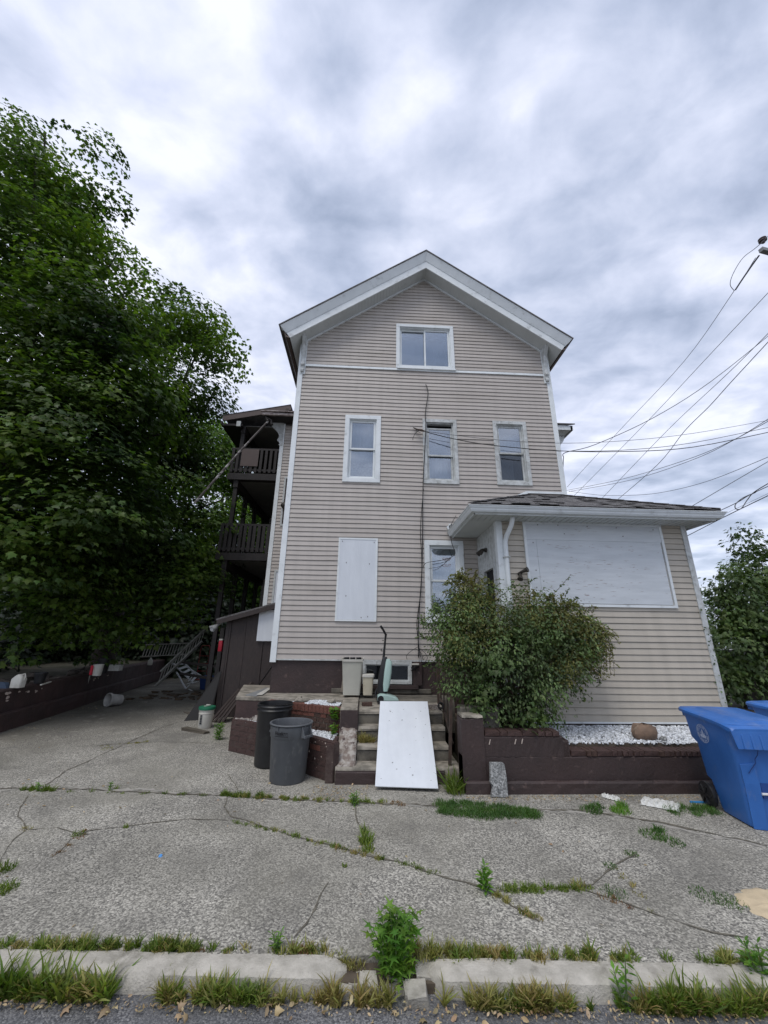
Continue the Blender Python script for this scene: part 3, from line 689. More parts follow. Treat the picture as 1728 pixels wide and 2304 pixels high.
corner(HX0, 1, SB - 0.06, roofz(HX0 + .05) - 0.05, Y0, TRIM); corner(HX1, -1, 4.6, roofz(HX1 - .05) - 0.05, Y0, TRIM)
# starter strip / flashing under lowest course
MB().box(HX0 + .06, 2.36, Y0 - 0.02, Y0 + .03, SB - 0.02, SB + 0.004).build('starter_strip', TRIMD, house)

# rake soffit, fascia, J-channel, crown
YF = 7.60
def slope_pt(s, d, h, y):
    """s=-1 left slope, +1 right; d horizontal distance from ridge, h height above soffit line"""
    return (HXC + s * d, y, 11.13 - 0.742 * d + h)
for s in (-1, 1):
    n = 42; L = 3.30
    for i in range(n):
        a, c = L * i / n + 0.0015, L * (i + 1) / n - 0.0015
        m = (a + c) / 2; b = MB()
        for (p, q, e) in ((a, a + (c - a) * .46, 0), (a + (c - a) * .54, c, 0)):
            b.hexa([slope_pt(s, p, 0, YF + .01), slope_pt(s, q, 0, YF + .01), slope_pt(s, q, 0, Y0 - .02), slope_pt(s, p, 0, Y0 - .02),
                    slope_pt(s, p, .03, YF + .01), slope_pt(s, q, .03, YF + .01), slope_pt(s, q, .03, Y0 - .02), slope_pt(s, p, .03, Y0 - .02)])
        p, q = a + (c - a) * .46, a + (c - a) * .54
        b.hexa([slope_pt(s, p, .006, YF + .01), slope_pt(s, q, .006, YF + .01), slope_pt(s, q, .006, Y0 - .02), slope_pt(s, p, .006, Y0 - .02),
                slope_pt(s, p, .03, YF + .01), slope_pt(s, q, .03, YF + .01), slope_pt(s, q, .03, Y0 - .02), slope_pt(s, p, .03, Y0 - .02)])
        b.build('soffit_panel', SOFFIT, house)
    b = MB(); L2 = 3.10; b.prism([slope_pt(s, 0.0, -.05, Y0 - .045), slope_pt(s, L2, -.05, Y0 - .045), slope_pt(s, L2, -.004, Y0 - .045), slope_pt(s, 0, -.004, Y0 - .045)], (0, .055, 0)); b.build('channel_trim', TRIM, house)
    # fascia: lower board and tilted crown above it
    nx, nz_ = 0.742 / 1.245, 1 / 1.245; D = 3.33
    def fp(d, h, y, s=s):       # h measured square to the slope
        return (HXC + s * (d + nx * h), y, 11.11 - 0.742 * d + nz_ * h)
    b = MB(); p0 = (HXC, YF, 11.09); p1 = (HXC, YF, 11.09 + .195 * 1.245)
    b.prism([p0, fp(D, 0, YF), fp(D, .16, YF), (HXC, YF, 11.11 + .16 * 1.245)], (0, .03, 0)); b.build('fascia_board', TRIM, house)
    b = MB(); t = (HXC, YF - .012, 11.11 + .16 * 1.245); u = (HXC, YF - .11, 11.11 + .34 * 1.245)
    b.add([t, fp(D + .01, .16, YF - .012), fp(D + .03, .34, YF - .11), u, (HXC, YF + .03, 11.11 + .16 * 1.245), fp(D + .01, .16, YF + .03), fp(D + .03, .34, YF + .03), (HXC, YF + .03, 11.11 + .34 * 1.245)],
          [(0, 1, 2, 3), (7, 6, 5, 4), (0, 3, 7, 4), (1, 5, 6, 2), (0, 4, 5, 1), (3, 2, 6, 7)]); b.build('crown_fascia', SOFFIT if False else TRIM, house)
    # roof plane
    b = MB(); b.add([(HXC, YF - .13, 11.11 + .345 * 1.245), fp(D + .05, .345, YF - .13), fp(D + .05, .345, 20.4), (HXC, 20.4, 11.11 + .345 * 1.245),
                     (HXC, YF - .13, 11.11 + .37 * 1.245), fp(D + .05, .37, YF - .13), fp(D + .05, .37, 20.4), (HXC, 20.4, 11.11 + .37 * 1.245)],
                    [(0, 1, 2, 3), (7, 6, 5, 4), (0, 4, 5, 1), (1, 5, 6, 2), (2, 6, 7, 3), (3, 7, 4, 0)]); b.build('roof', SHINGLE, house)
    # eave: soffit, brown gutter
    xw = HX0 if s < 0 else HX1; xe = HXC + s * D
    b = MB(); zs = 11.11 - .742 * D
    b.hexa([(xw, YF + .03, roofz(xw) - .03), (xe, YF + .03, zs), (xe, 20.3, zs), (xw, 20.3, roofz(xw) - .03), (xw, YF + .03, roofz(xw)), (xe, YF + .03, zs + .03), (xe, 20.3, zs + .03), (xw, 20.3, roofz(xw))])
    b.build('eave_soffit', SOFFIT, house)
    b = MB(); gx = xe + s * .02; z0 = zs + .0
    b.prism([(gx, YF - .02, z0 - .02), (gx + s * .07, YF - .02, z0 + .0), (gx + s * .20, YF - .02, z0 + .30), (gx + s * .26, YF - .02, z0 + .34), (gx + s * .23, YF - .02, z0 + .30), (gx + s * .05, YF - .02, z0 + .03), (gx, YF - .02, z0 + .03)], (0, 12.6, 0))
    b.build('gutter', BROWNFASC, house)
# carved corner brackets under the rake ends
def bracket_side(xc, w, m, par=house, y0=Y0 - .03, ztop=9.02, zbot=7.94):
    H = ztop - zbot
    prof = [(0, 0), (.06, 0), (.07, .05), (.045, .08), (.05, .13), (.085, .17), (.06, .22), (.045, .34), (.06, .5), (.12, .68), (.21, .80), (.27, .88), (.285, .94), (.24, 1.0), (0, 1.0)]
    b = MB(); b.prism([(xc - w / 2, y0 - p[0], zbot + p[1] * H) for p in prof], (w, 0, 0)); o = b.build('corner_bracket', m, par, bevel=0.008)
    b = MB(); b.prism([(xc - w / 2 - .012, y0 - p[0] * .62 - .004, zbot + (.06 + p[1] * .86) * H) for p in prof], (w + .024, 0, 0)); b.build('bracket_scroll', m, o, bevel=0.006)
    return o
bracket_side(-1.695, .075, TRIMD); bracket_side(4.385, .085, TRIMD, zbot=7.96)
MB().box(-1.76, -1.63, Y0 - .04, Y0 + .01, 7.90, 8.98).build('bracket_backing', TRIM, house); MB().box(4.32, 4.45, Y0 - .04, Y0 + .01, 7.92, 8.92).build('bracket_backing', TRIM, house)
# pipe stub on the ridge
MB().tube([(-0.1, 9.4, 10.0), (-0.1, 9.4, 11.62)], .012, 6).build('vent_pipe', RUSTM, house)

# boarded window, first floor left
b = MB(); rect_frame(b, -0.60, 0.225, 2.125, 3.83, Y0 - .04, Y0 + .01, .035); bw = b.build('window', TRIM, house, label='narrow window boarded over with white plywood')
MB().box(-0.567, 0.192, Y0 - .033, Y0 - .018, 2.162, 3.797).build('plywood_cover', PLY, bw, bevel=.002)
b = MB()
for (x, z) in ((-.52, 3.75), (.15, 3.74), (-.42, 3.3), (.06, 3.28), (-.40, 2.62), (.05, 2.22), (-.08, 2.2)): b.box(x - .006, x + .006, Y0 - .038, Y0 - .03, z - .012, z + .012)
b.build('nail_head', RUSTM, bw, kind='stuff')
# dryer vent
b = MB(); b.box(1.755, 1.945, Y0 - .05, Y0, 3.96, 4.19); dv = b.build('dryer_vent', TRIM, house, bevel=.006)
for i in range(4): MB().hexa([(1.785, Y0 - .055, 3.99 + i * .042), (1.915, Y0 - .055, 3.99 + i * .042), (1.915, Y0 - .05, 3.99 + i * .042), (1.785, Y0 - .05, 3.99 + i * .042), (1.785, Y0 - .075, 3.995 + i * .042), (1.915, Y0 - .075, 3.995 + i * .042), (1.915, Y0 - .05, 4.025 + i * .042), (1.785, Y0 - .05, 4.025 + i * .042)]).build('slat', TRIM, dv)

# basement window
b = MB(); rect_frame(b, -0.02, 0.93, 0.985, 1.385, Y0 - .03, Y0 + .05, .055); bwn = b.build('window', TRIMD, house, bevel=.003, label='low sliding basement window with dark glass')
for (xa, xb, y) in ((0.03, .47, Y0 + .02), (.42, .88, Y0 - .004)):
    q = MB(); rect_frame(q, xa, xb, 1.035, 1.335, y - .012, y + .012, .026); q.build('sliding_sash', TRIMD, bwn); glazing(bwn, xa + .02, xb - .02, 1.06, 1.31, y, GLASSD)
MB().box(0.0, .9, Y0 + .024, Y0 + .029, 1.0, 1.36).build('room_lining', DARKIN, bwn)
MB().box(-0.1, 1.05, Y0 - .07, Y0 + .04, 0.90, 0.965).build('basement_sill', BROWNP, house, bevel=.006)
MB().box(0.95, 1.12, Y0 - .045, Y0 + .04, 0.965, 1.39).build('basement_casing', BROWNP, house, bevel=.004)
MB().box(-0.6, 1.3, Y0 - .03, Y0 + .04, 0.82, 0.90).build('basement_ledge', CONCD, house, bevel=.01)

# ---------------------------------------------------------------- addition on the right
YA = 6.70; AX0, AX1 = 2.37, 5.93; AZ = 0.60; AS = 3.93
BIG = (2.84, 5.46, 2.385, 3.90)
courses(AX0 + .05, AX1 - .06, AZ, AS + .05, YA, [(BIG[0] + .06, BIG[1] - .06, BIG[2] + .06, 3.86), (3.52, 3.95, 1.74, 1.98)], SIDING2, house, wob=0.004, seed=5, nm='siding_board')
b = MB(); b.box(AX0, AX1, YA + .0125, YA + .12, 0, AS); b.box(AX1 - .12, AX1, YA + .12, 12, 0, AS); b.box(AX0 + .01, AX0 + .10, YA + .12, 6.95, 0.2, AS); b.box(AX0 + .01, AX0 + .10, 7.62, 7.99, 0.2, AS); b.box(AX0 + .01, AX0 + .10, 6.95, 7.62, 3.10, AS)
b.build('addition_wall', SHEATH, house)
# white boards cladding the door side
b = MB(); b.box(AX0 - .012, AX0 + .01, YA + .02, 6.95, .3, AS); b.box(AX0 - .012, AX0 + .01, 7.62, 7.985, .3, AS); b.box(AX0 - .012, AX0 + .01, 6.95, 7.62, 3.12, AS)
b.build('side_panel', TRIMD, house)
b = MB(); b.box(AX0 - .03, AX0 + .06, 6.93, 7.00, .3, 3.16); b.box(AX0 - .03, AX0 + .06, 7.57, 7.64, .3, 3.16); b.box(AX0 - .03, AX0 + .06, 7.00, 7.57, 3.09, 3.16); dr = b.build('door', TRIMD, house, bevel=.004, label='dark side door in a white frame behind the bush')
MB().box(AX0 + .03, AX0 + .07, 7.00, 7.57, .3, 3.09).build('door_leaf', DARKIN, dr)
MB().tube([(AX0 + .02, 7.08, 1.7), (AX0 - .03, 7.08, 1.7)], .025, 10).build('handle', ALUM, dr)
b = MB(); b.tube([(AX0 - .01, 7.36, 3.50), (AX0 - .05, 7.36, 3.50)], .045, 12); wl = b.build('wall_light', HOLLY, house)
for dy in (-.07, .07):
    MB().tube([(AX0 - .04, 7.36, 3.50), (AX0 - .09, 7.36 + dy * .6, 3.49)], .012, 6).build('lamp_arm', HOLLY, wl)
    MB().tube([(AX0 - .08, 7.36 + dy * .5, 3.50), (AX0 - .12, 7.36 + dy * .8, 3.47), (AX0 - .17, 7.36 + dy * 1.3, 3.42)], [.025, .04, .052], 12).build('lamp_head', HOLLY, wl)
corner(AX0 - .012, 1, .45, AS, YA, TRIM); corner(AX1, -1, .5, AS, YA, TRIMD, w=.08)
# big boarded window
b = MB(); rect_frame(b, *BIG, YA - .045, YA + .01, .045); bb = b.build('window', TRIM, house, label='wide window boarded over with cracked white plywood')
MB().box(BIG[0] + .043, BIG[1] - .043, YA - .034, YA - .018, 3.56, BIG[3] - .043).build('plywood_cover', PLYC, bb)
MB().box(BIG[0] + .043, BIG[0] + .22, YA - .034, YA - .018, BIG[2] + .043, 3.557).build('plywood_cover', PLYC, bb)
MB().box(BIG[0] + .224, BIG[1] - .07, YA - .034, YA - .018, BIG[2] + .055, 3.557).build('plywood_cover', PLYC, bb)
b = MB(); r_ = random.Random(3)
for i in range(75):      # splits in the face veneer
    x = r_.uniform(BIG[0] + .3, BIG[1] - .35); z = r_.choice([r_.gauss(3.45, .03), r_.gauss(3.12, .04), r_.gauss(2.8, .05), r_.uniform(2.5, 3.5)]); L = r_.uniform(.02, .14); y = YA - .0350
    z2 = z + r_.uniform(-.006, .006); b.add([(x, y, z - .0012), (x + L * .5, y, z2 - .003), (x + L, y, z), (x + L * .5, y, z2 + .002)], [(0, 1, 2, 3)])
b.build('veneer_split', mat('split_wood', (0.26, 0.17, 0.16), 0.9), bb, kind='stuff')
b = MB()
for (x, z) in ((3.12, 3.84), (3.5, 3.84), (4.05, 3.83), (4.6, 3.82), (5.3, 3.8), (3.0, 3.5), (3.0, 3.0), (2.98, 2.7), (3.6, 3.68), (4.7, 3.66)): b.box(x - .006, x + .006, YA - .042, YA - .033, z - .008, z + .008)
b.build('nail_head', RUSTM, bb, kind='stuff')
# small white vent half hidden by the bush
b = MB(); rect_frame(b, 3.50, 3.97, 1.72, 2.0, YA - .04, YA + .01, .05); sv_ = b.build('vent_frame', TRIM, house); MB().box(3.54, 3.93, YA - .02, YA + .01, 1.76, 1.96).build('vent_cover', PLY, sv_)
# foundation flashing of the addition
MB().box(AX0, AX1, YA - .022, YA + .01, .575, AZ + .002).build('starter_strip', TRIM, house)

# addition roof: gutter, fascia, soffit, hip planes with ragged shingles
GX0, GX1, GY, GZ = 1.80, 6.22, 6.20, 3.95
b = MB(); b.box(GX0 + .02, GX1 - .02, GY + .04, YA + .0, 3.895, 3.91); b.box(GX0 + .02, AX0 - .012, YA, Y0 - .03, 3.895, 3.91); b.box(AX1, GX1 - .02, YA, 12, 3.895, 3.91)
b.build('addition_soffit', SOFFIT, house)
for i in range(40):
    x = GX0 + .1 + i * .107
    if x < GX1 - .1: MB().box(x, x + .008, GY + .05, YA - .02, 3.886, 3.896).build('soffit_rib', TRIMD, house)
b = MB(); b.box(GX0 + .03, GX1 - .03, GY + .05, GY + .07, 3.88, 4.0); b.box(GX0 + .03, GX0 + .05, GY + .05, Y0 - .03, 3.88, 4.0); b.box(GX1 - .05, GX1 - .03, GY + .05, 12, 3.88, 4.0); b.build('fascia_board', TRIM, house)
def gutter(path, m, nm='gutter', side=1):
    """K-style gutter lofted along path; side is the outward normal sign"""
    P = [Vector(p) for p in path]; rings = []
    prof = [(0, 0), (.055, 0), (.075, .03), (.08, .05), (.10, .075), (.105, .10), (.118, .10), (.118, .108), (.098, .108), (.09, .08), (.07, .055), (.05, .012), (.01, .012), (.01, .105), (0, .105)]
    for i, p in enumerate(P):
        d0 = (P[i] - P[i - 1]).normalized() if i else (P[1] - P[0]).normalized(); d1 = (P[i + 1] - P[i]).normalized() if i < len(P) - 1 else d0
        n0 = Vector((d0.y, -d0.x, 0)) * side; n1 = Vector((d1.y, -d1.x, 0)) * side; n = (n0 + n1).normalized(); n = n / max(.3, n.dot(n0))
        rings.append([tuple(p + n * a + Vector((0, 0, c))) for a, c in prof])
    b = MB(); b.loft(rings); return b.build(nm, m, house)
gutter([(GX0 + .03, Y0 - .02, GZ - .04), (GX0 + .03, GY + .05, GZ - .04), (GX1 - .03, GY + .05, GZ - .04), (GX1 - .03, 12, GZ - .04)], TRIM, side=1)
RZ = 4.93; EZ = 4.045
eL, eR, eY = GX0 - .02, GX1 + .03, GY - .01
pk0, pk1 = (3.60, Y0 + .02), (4.42, Y0 + .02)
def zed(o, d=.03): return [(p[0], p[1], p[2] - d) for p in o]
b = MB()
A, B_, C_, D_ = (eL, eY, EZ), (eR, eY, EZ), (pk1[0], pk1[1], RZ), (pk0[0], pk0[1], RZ); E_ = (eL, Y0 + .02, EZ); F_ = (eR, 12, EZ); G_ = (pk1[0], 12, RZ)
b.add([A, B_, C_, D_], [(0, 1, 2, 3)]); b.add([E_, A, D_], [(0, 1, 2)]); b.add([B_, F_, G_, C_], [(0, 1, 2, 3)]); b.build('roof_deck', SHEATH, house)
b = MB(); r_ = random.Random(11); rows = 14
for k in range(rows):           # shingle rows on the front and left slope, lifted and ragged
    t0, t1 = k / rows, (k + 1.25) / rows
    def fr(t, u): # front slope
        xl = A[0] + (D_[0] - A[0]) * t; xr = B_[0] + (C_[0] - B_[0]) * t; return xl + (xr - xl) * u, A[1] + (D_[1] - A[1]) * t, EZ + (RZ - EZ) * t
    wrow = (B_[0] + (C_[0] - B_[0]) * t0) - (A[0] + (D_[0] - A[0]) * t0); n = max(3, int(wrow / .17))
    for i in range(n):
        u0, u1 = (i + .02) / n, (i + .98) / n; lift = .008 + (r_.uniform(.015, .035) if r_.random() < .22 else r_.uniform(0, .006)); te = t0 - r_.uniform(0, .012)
        p = [fr(te, u0), fr(te, u1), fr(min(t1, 1), u1), fr(min(t1, 1), u0)]
        q = [(a[0], a[1], a[2] + (.004 if j > 1 else lift)) for j, a in enumerate(p)]; q2 = [(a[0], a[1], a[2] + .012) for a in q]
        b.hexa(q + q2)
    n = max(2, int((Y0 - A[1]) * (1 - t0) / .17))
    for i in range(n):
        def lf(t, u): ya = Y0 + .02; yb = A[1] + (D_[1] - A[1]) * t; return (A[0] + (D_[0] - A[0]) * t, ya + (yb - ya) * u, EZ + (RZ - EZ) * t)
        u0, u1 = (i + .02) / n, (i + .98) / n; lift = .008 + (r_.uniform(.01, .03) if r_.random() < .15 else 0)
        p = [lf(t0, u0), lf(t0, u1), lf(min(t1, 1), u1), lf(min(t1, 1), u0)]
        q = [(a[0], a[1], a[2] + (.004 if j > 1 else lift)) for j, a in enumerate(p)]; b.hexa(q + [(a[0], a[1], a[2] + .012) for a in q])
# hip caps
for (p, q) in ((A, D_), (B_, C_)):
    p, q = Vector(p), Vector(q); n = 11
    for i in range(n): b.bar(p.lerp(q, i / n) + Vector((0, 0, .03)), p.lerp(q, (i + 1.1) / n) + Vector((0, 0, .02)), .16, .012)
b.build('roof_shingles', SHINGLE, house, kind='stuff')
# flashing up the wall
b = MB(); b.bar((eL - .06, Y0 - .04, EZ + .05), (pk0[0] - .03, Y0 - .04, RZ + .05), .02, .07); b.bar((pk0[0] - .03, Y0 - .04, RZ + .055), (HX1 - .05, Y0 - .04, RZ + .055), .02, .05); b.build('wall_flashing', TRIM, house)
# downspout with offset elbows
b = MB(); b.tube([(2.56, 6.42, 3.93), (2.56, 6.42, 3.85), (2.55, 6.47, 3.76), (2.50, 6.60, 3.60), (2.48, 6.64, 3.50), (2.48, 6.645, 3.40), (2.48, 6.645, .7)], .042, 10); b.build('downspout', TRIM, house, smooth=True)
b = MB()
for z in (3.2, 2.4): b.box(2.425, 2.535, 6.60, 6.70, z, z + .03)
b.build('downspout_strap', TRIMD, house)
# twin floodlight beside the downspout
b = MB(); b.tube([(2.70, YA - .02, 2.93), (2.70, YA - .07, 2.93)], .035, 12); fl = b.build('floodlight', HOLLY, house)
MB().tube([(2.70, YA - .07, 2.95), (2.77, YA - .13, 2.98), (2.80, YA - .16, 2.99)], [.02, .035, .05], 12).build('lamp_head', HOLLY, fl)
MB().tube([(2.70, YA - .07, 2.92), (2.68, YA - .11, 2.86), (2.66, YA - .13, 2.82)], [.02, .035, .05], 12).build('lamp_head', HOLLY, fl)

# ---------------------------------------------------------------- rear wing left, porch, right cornice
YW = 11.4; WX = -2.90
courses(WX + .05, HX0 + .6, 2.4, 8.45, YW, [(-2.60, -1.9, 5.05, 6.55), (-2.60, -1.9, 2.0, 3.62)], SIDING, house, wob=.003, seed=9)
b = MB(); b.box(WX, -1.5, YW + .0125, YW + .15, 0, 8.6); b.box(WX, WX + .1, YW + .15, 17.6, 0, 9.2); b.box(-4.6, WX, 17.4, 17.6, 0, 9.2); b.build('wing_wall', SHEATH, house)
courses(YW + .02, 17.4, 2.6, 8.6, WX, [], SIDING, house, axis=2, joined=True)
courses(-4.6, WX, 2.6, 8.6, 17.4, [], SIDING, house, joined=True)
corner(WX, 1, 2.55, 8.5, YW, TRIM, w=.10)
b = MB(); rect_frame(b, -2.66, -1.86, 5.0, 6.60, YW - .04, YW + .02, .05); ww = b.build('window', TRIMD, house, label='narrow wing window with a maroon curtain')
MB().box(-2.61, -1.9, YW + .01, YW + .015, 5.05, 6.55).build('maroon_curtain', mat('maroon_cloth', (0.045, 0.018, 0.02), .8), ww)
MB().box(-2.50, -2.47, YW - .01, YW + .005, 5.05, 6.5).build('sash_stile', TRIMD, ww)
b = MB(); rect_frame(b, -2.68, -1.86, 2.5, 3.66, YW - .04, YW + .02, .05); ww = b.build('window', TRIMD, house, label='narrow wing window covered with a white board')
MB().box(-2.63, -1.9, YW - .02, YW - .005, 2.5, 3.61).build('plywood_cover', PLY, ww)
# electric meter like round lamp on the wing
b = MB(); b.lathe([(0, -.09), (.07, -.085), (.115, -.04), (.125, .0), (.115, .04), (.07, .085), (0, .09)], c=(0, 0, 0), n=20); b.v = [(v[0] - 2.55, v[1] + YW - .12, v[2] + 5.62) for v in b.v]; b.build('round_lamp', HOLLY, house, smooth=True)
# wing cornice
b = MB(); b.hexa([(-3.42, 10.95, 8.52), (-1.8, 10.95, 8.52), (-1.8, YW, 8.52), (-3.42, YW, 8.52), (-3.42, 10.95, 8.58), (-1.8, 10.95, 8.58), (-1.8, YW, 8.58), (-3.42, YW, 8.58)]); b.build('wing_soffit', PORCHW, house)
b = MB(); b.box(-3.46, -1.8, 10.88, 10.95, 8.52, 8.60); b.box(-3.50, -1.8, 10.84, 10.90, 8.63, 8.66); b.build('gutter', mat('worn_gutter', (0.40, 0.35, 0.33), .5, (.14, .10, .09), 9), house)
b = MB(); r_ = random.Random(4)
for k in range(12):
    y0 = 10.9 + k * .16; z0 = 8.66 + k * .075
    x = -3.15 + .07 * k + r_.uniform(-.05, .05)
    while x < -1.8:
        w = r_.uniform(.18, .3); l = r_.uniform(0, .05) if r_.random() < .4 else 0
        b.hexa([(x, y0, z0 + l), (x + w - .01, y0, z0 + l), (x + w - .01, y0 + .2, z0 + .07), (x, y0 + .2, z0 + .07), (x, y0, z0 + l + .015), (x + w - .01, y0, z0 + l + .015), (x + w - .01, y0 + .2, z0 + .085), (x, y0 + .2, z0 + .085)]); x += w
b.build('roof_shingles', SHINGLE, house, kind='stuff')
b = MB(); b.hexa([(-3.3, 10.95, 8.6), (-1.78, 10.95, 8.6), (-1.78, 13, 9.55), (-2.4, 13, 9.55), (-3.3, 10.95, 8.62), (-1.78, 10.95, 8.62), (-1.78, 13, 9.57), (-2.4, 13, 9.57)]); b.build('roof_deck', SHEATH, house)
# scrolled bracket of the wing, seen side-on
pr = [(-2.855,11.360,8.666), (-3.275,11.360,8.632), (-3.253,11.360,8.416), (-3.201,11.360,8.335), (-3.123,11.360,8.272), (-3.043,11.360,8.193), (-2.973,11.360,8.065), (-2.979,11.360,7.983), (-3.027,11.360,7.884), (-2.963,11.360,7.822), (-2.929,11.360,7.759), (-2.968,11.360,7.725), (-2.907,11.360,7.679), (-2.836,11.360,7.682)]
MB().prism(pr, (0, .08, 0)).build('corner_bracket', TRIMD, house, bevel=.006)
# porch: three storeys of dark brown timber
YP = 12.6; PX0, PX1 = -4.90, WX - .02; PB = 17.3
def deck(z, th=.20):
    b = MB(); b.box(PX0, PX1, YP, PB, z, z + th); d = b.build('porch_deck', PORCHW, house)
    MB().box(PX0 + .35, PX1, YP + .25, PB - .05, z - .012, z - .004).build('deck_underside', PORCHC, d)
    MB().box(PX0 - .02, PX1, YP - .02, YP - .002, z - .02, z + th + .02).build('fascia_board', BROWNFASC if False else PORCHW, d)
    return d
D3, D2 = 6.98, 4.16
deck(D3); deck(D2)
def railing(z, x0, x1, y0, y1, n, wide, h=1.0):
    """baluster panel between two points, top and bottom rail"""
    a, c = Vector((x0, y0, z)), Vector((x1, y1, z)); b = MB()
    b.bar(a + Vector((0, 0, h)), c + Vector((0, 0, h)), .09, .07); b.bar(a + Vector((0, 0, .16)), c + Vector((0, 0, .16)), .06, .07); rl_ = b.build('porch_railing', PORCHW, house)
    for i in range(n):
        p = a.lerp(c, (i + .5) / n); d = (c - a).normalized(); q = MB(); q.bar(p + Vector((0, 0, .06)) - Vector((0, .04, 0)), p + Vector((0, 0, h - .02)) - Vector((0, .04, 0)), wide, .03, up=(-d.y, d.x, 0)); q.build('baluster', PORCHW, rl_)
    return rl_
railing(D3 + .2, PX0, PX1, YP + .03, YP + .03, 12, .09, .96); railing(D2 + .2, PX0, PX1, YP + .03, YP + .03, 13, .10, .98)
railing(D3 + .2, PX0 + .03, PX0 + .03, YP + .1, PB, 22, .09, .96); railing(D2 + .2, PX0 + .03, PX0 + .03, YP + .1, PB, 22, .09, .98)
MB().box(-4.52, -3.92, YP - .05, YP - .03, D3 + .48, D3 + 1.14).build('panel_board', BROWNFASC, house)
for (za, zb) in ((0, D2), (D2 + .2, D3), (D3 + .2, 9.1)):
    for j, y in enumerate((YP + .15, 13.9, 15.2, 16.6)):
        x = PX0 + .28; b = MB(); b.box(x - .065, x + .065, y - .065, y + .065, za, zb); ps = b.build('porch_post', PORCHW, house)
        for s in (-1, 1):   # arched braces
            ply = [(0, 0), (0, .75), (.55, .75), (.42, .66), (.25, .48), (.12, .25), (.06, 0)]
            if y < 12.9 and s < 0: continue
            MB().prism([(x - .03, y + s * (.065 + p[0]), zb - .76 + p[1]) for p in ply], (.06, 0, 0)).build('post_brace', PORCHW, ps)
    b = MB(); b.box(PX0 + .2, PX0 + .36, YP + .05, PB, zb - .28, zb - .002); b.build('porch_beam', PORCHW, house)
# porch roof
rf = [(-5.293,12.400,9.325), (-2.928,12.400,9.875)]
rl0, rl1 = Vector(rf[0]), Vector(rf[1])
b = MB(); b.bar(rl0 - Vector((0, 0, .10)), rl1 - Vector((0, 0, .10)), .04, .20); b.build('porch_fascia', BROWNFASC, house)
b = MB(); o = Vector((0, 5.2, 0)); b.hexa([rl0 + Vector((0, 0, -.02)), rl1 + Vector((0, 0, -.02)), rl1 + o + Vector((0, 0, -.02)), rl0 + o + Vector((0, 0, -.02)), rl0 + Vector((-.03, -.04, .02)), rl1 + Vector((0, -.04, .02)), rl1 + o + Vector((0, 0, .02)), rl0 + o + Vector((0, 0, .02))]); b.build('porch_roof', SHINGLE, house)
b = MB(); b.box(PX0 + .1, PX1, YP + .05, PB, 9.08, 9.10); b.build('porch_ceiling', PORCHC, house)
b = MB(); b.box(rl0.x - .02, PX0 + .30, 12.45, PB, 8.98, 9.06); b.box(rl0.x - .08, rl0.x - .02, 12.42, PB, 9.02, 9.14); b.build('porch_eave', PORCHW, house)
MB().box(-4.78, -4.64, 12.36, 12.42, 8.92, 9.12).build('eave_block', TRIMD, house)
# right-hand cornice peeping past the main corner
b = MB(); b.box(HX1, 6.35, YW, YW + .2, 0, 8.4); b.build('wing_wall', SIDING, house)
b = MB(); b.box(4.4, 6.64, 10.98, YW, 8.40, 8.44); b.box(4.4, 6.66, 10.93, 10.99, 8.40, 8.56); b.box(6.6, 6.68, 10.93, 13, 8.40, 8.56); b.build('wing_soffit', TRIM, house)
b = MB(); b.hexa([(4.4, 10.88, 8.58), (6.74, 10.88, 8.58), (5.6, 13, 9.4), (4.4, 13, 9.4), (4.4, 10.88, 8.62), (6.74, 10.88, 8.62), (5.6, 13, 9.44), (4.4, 13, 9.44)]); b.build('wing_roof', SHINGLE, house)
MB().prism([(6.33, YW - .08, 8.38), (6.58, YW - .08, 8.38), (6.52, YW - .08, 8.2), (6.40, YW - .08, 8.05), (6.37, YW - .08, 7.8), (6.33, YW - .08, 7.7)], (0, .07, 0)).build('corner_bracket', TRIM, house)

# broken downspout swung out from the wing gutter
b = MB(); P = [(-3.249,10.950,8.334), (-3.893,10.800,7.243), (-4.431,10.650,6.248), (-4.892,10.500,5.367)]
b.tube(P, .034, 8); b.build('loose_downspout', mat('peeling_downspout', (0.11, 0.095, 0.088), .6, (0.06, 0.048, 0.045), 3, dirt=(0.42, 0.40, 0.38), dscale=6, dpos=(.54, .60)), label='long peeling downspout hanging loose from the left wing gutter towards the tree', cat='downspout')
MB().tube([(-3.256,10.930,8.306), (-3.359,10.950,8.443), (-3.182,11.000,8.384), (-3.151,11.000,8.224)], .05, 8).build('gutter_elbow', PORCHW, house)

# ---------------------------------------------------------------- steps, patio, planter
steps = thing('concrete_steps', (0.5, 6.5, 0), 'worn concrete steps with a brown bottom riser, half hidden by a leaning white board', 'steps')
def rough_box(x0, x1, y0, y1, z0, z1, seed, amt=0.008, nx=8):
    """box with a worn, slightly uneven top and front edge"""
    r = random.Random(seed); b = MB(); secs = []
    for i in range(nx + 1):
        x = x0 + (x1 - x0) * i / nx; j = lambda a=amt: r.uniform(-a, a); c = 0.016 + abs(j())
        secs.append([(x, y0 + j(.004), z0), (x, y1, z0), (x, y1, z1 + j(.003)), (x, (y0 + y1) / 2, z1 + j(.004)), (x, y0 + c, z1 + j(.004)), (x, y0 + c * .25 + abs(j()), z1 - c * .5), (x, y0 + j(), z1 - c * 1.3), (x, y0 + j() + .004, z0 + (z1 - z0) * .5)])
    b.loft(secs); return b
SX0, SX1 = -0.06, 1.24
rough_box(-0.34, 1.34, 5.90, 6.8, -.02, .19, 1).build('step', CONC, steps, smooth=True)
rough_box(-0.335, 1.12, 5.885, 5.899, -.02, .155, 11, .003).build('riser_paint', BROWNP, steps)
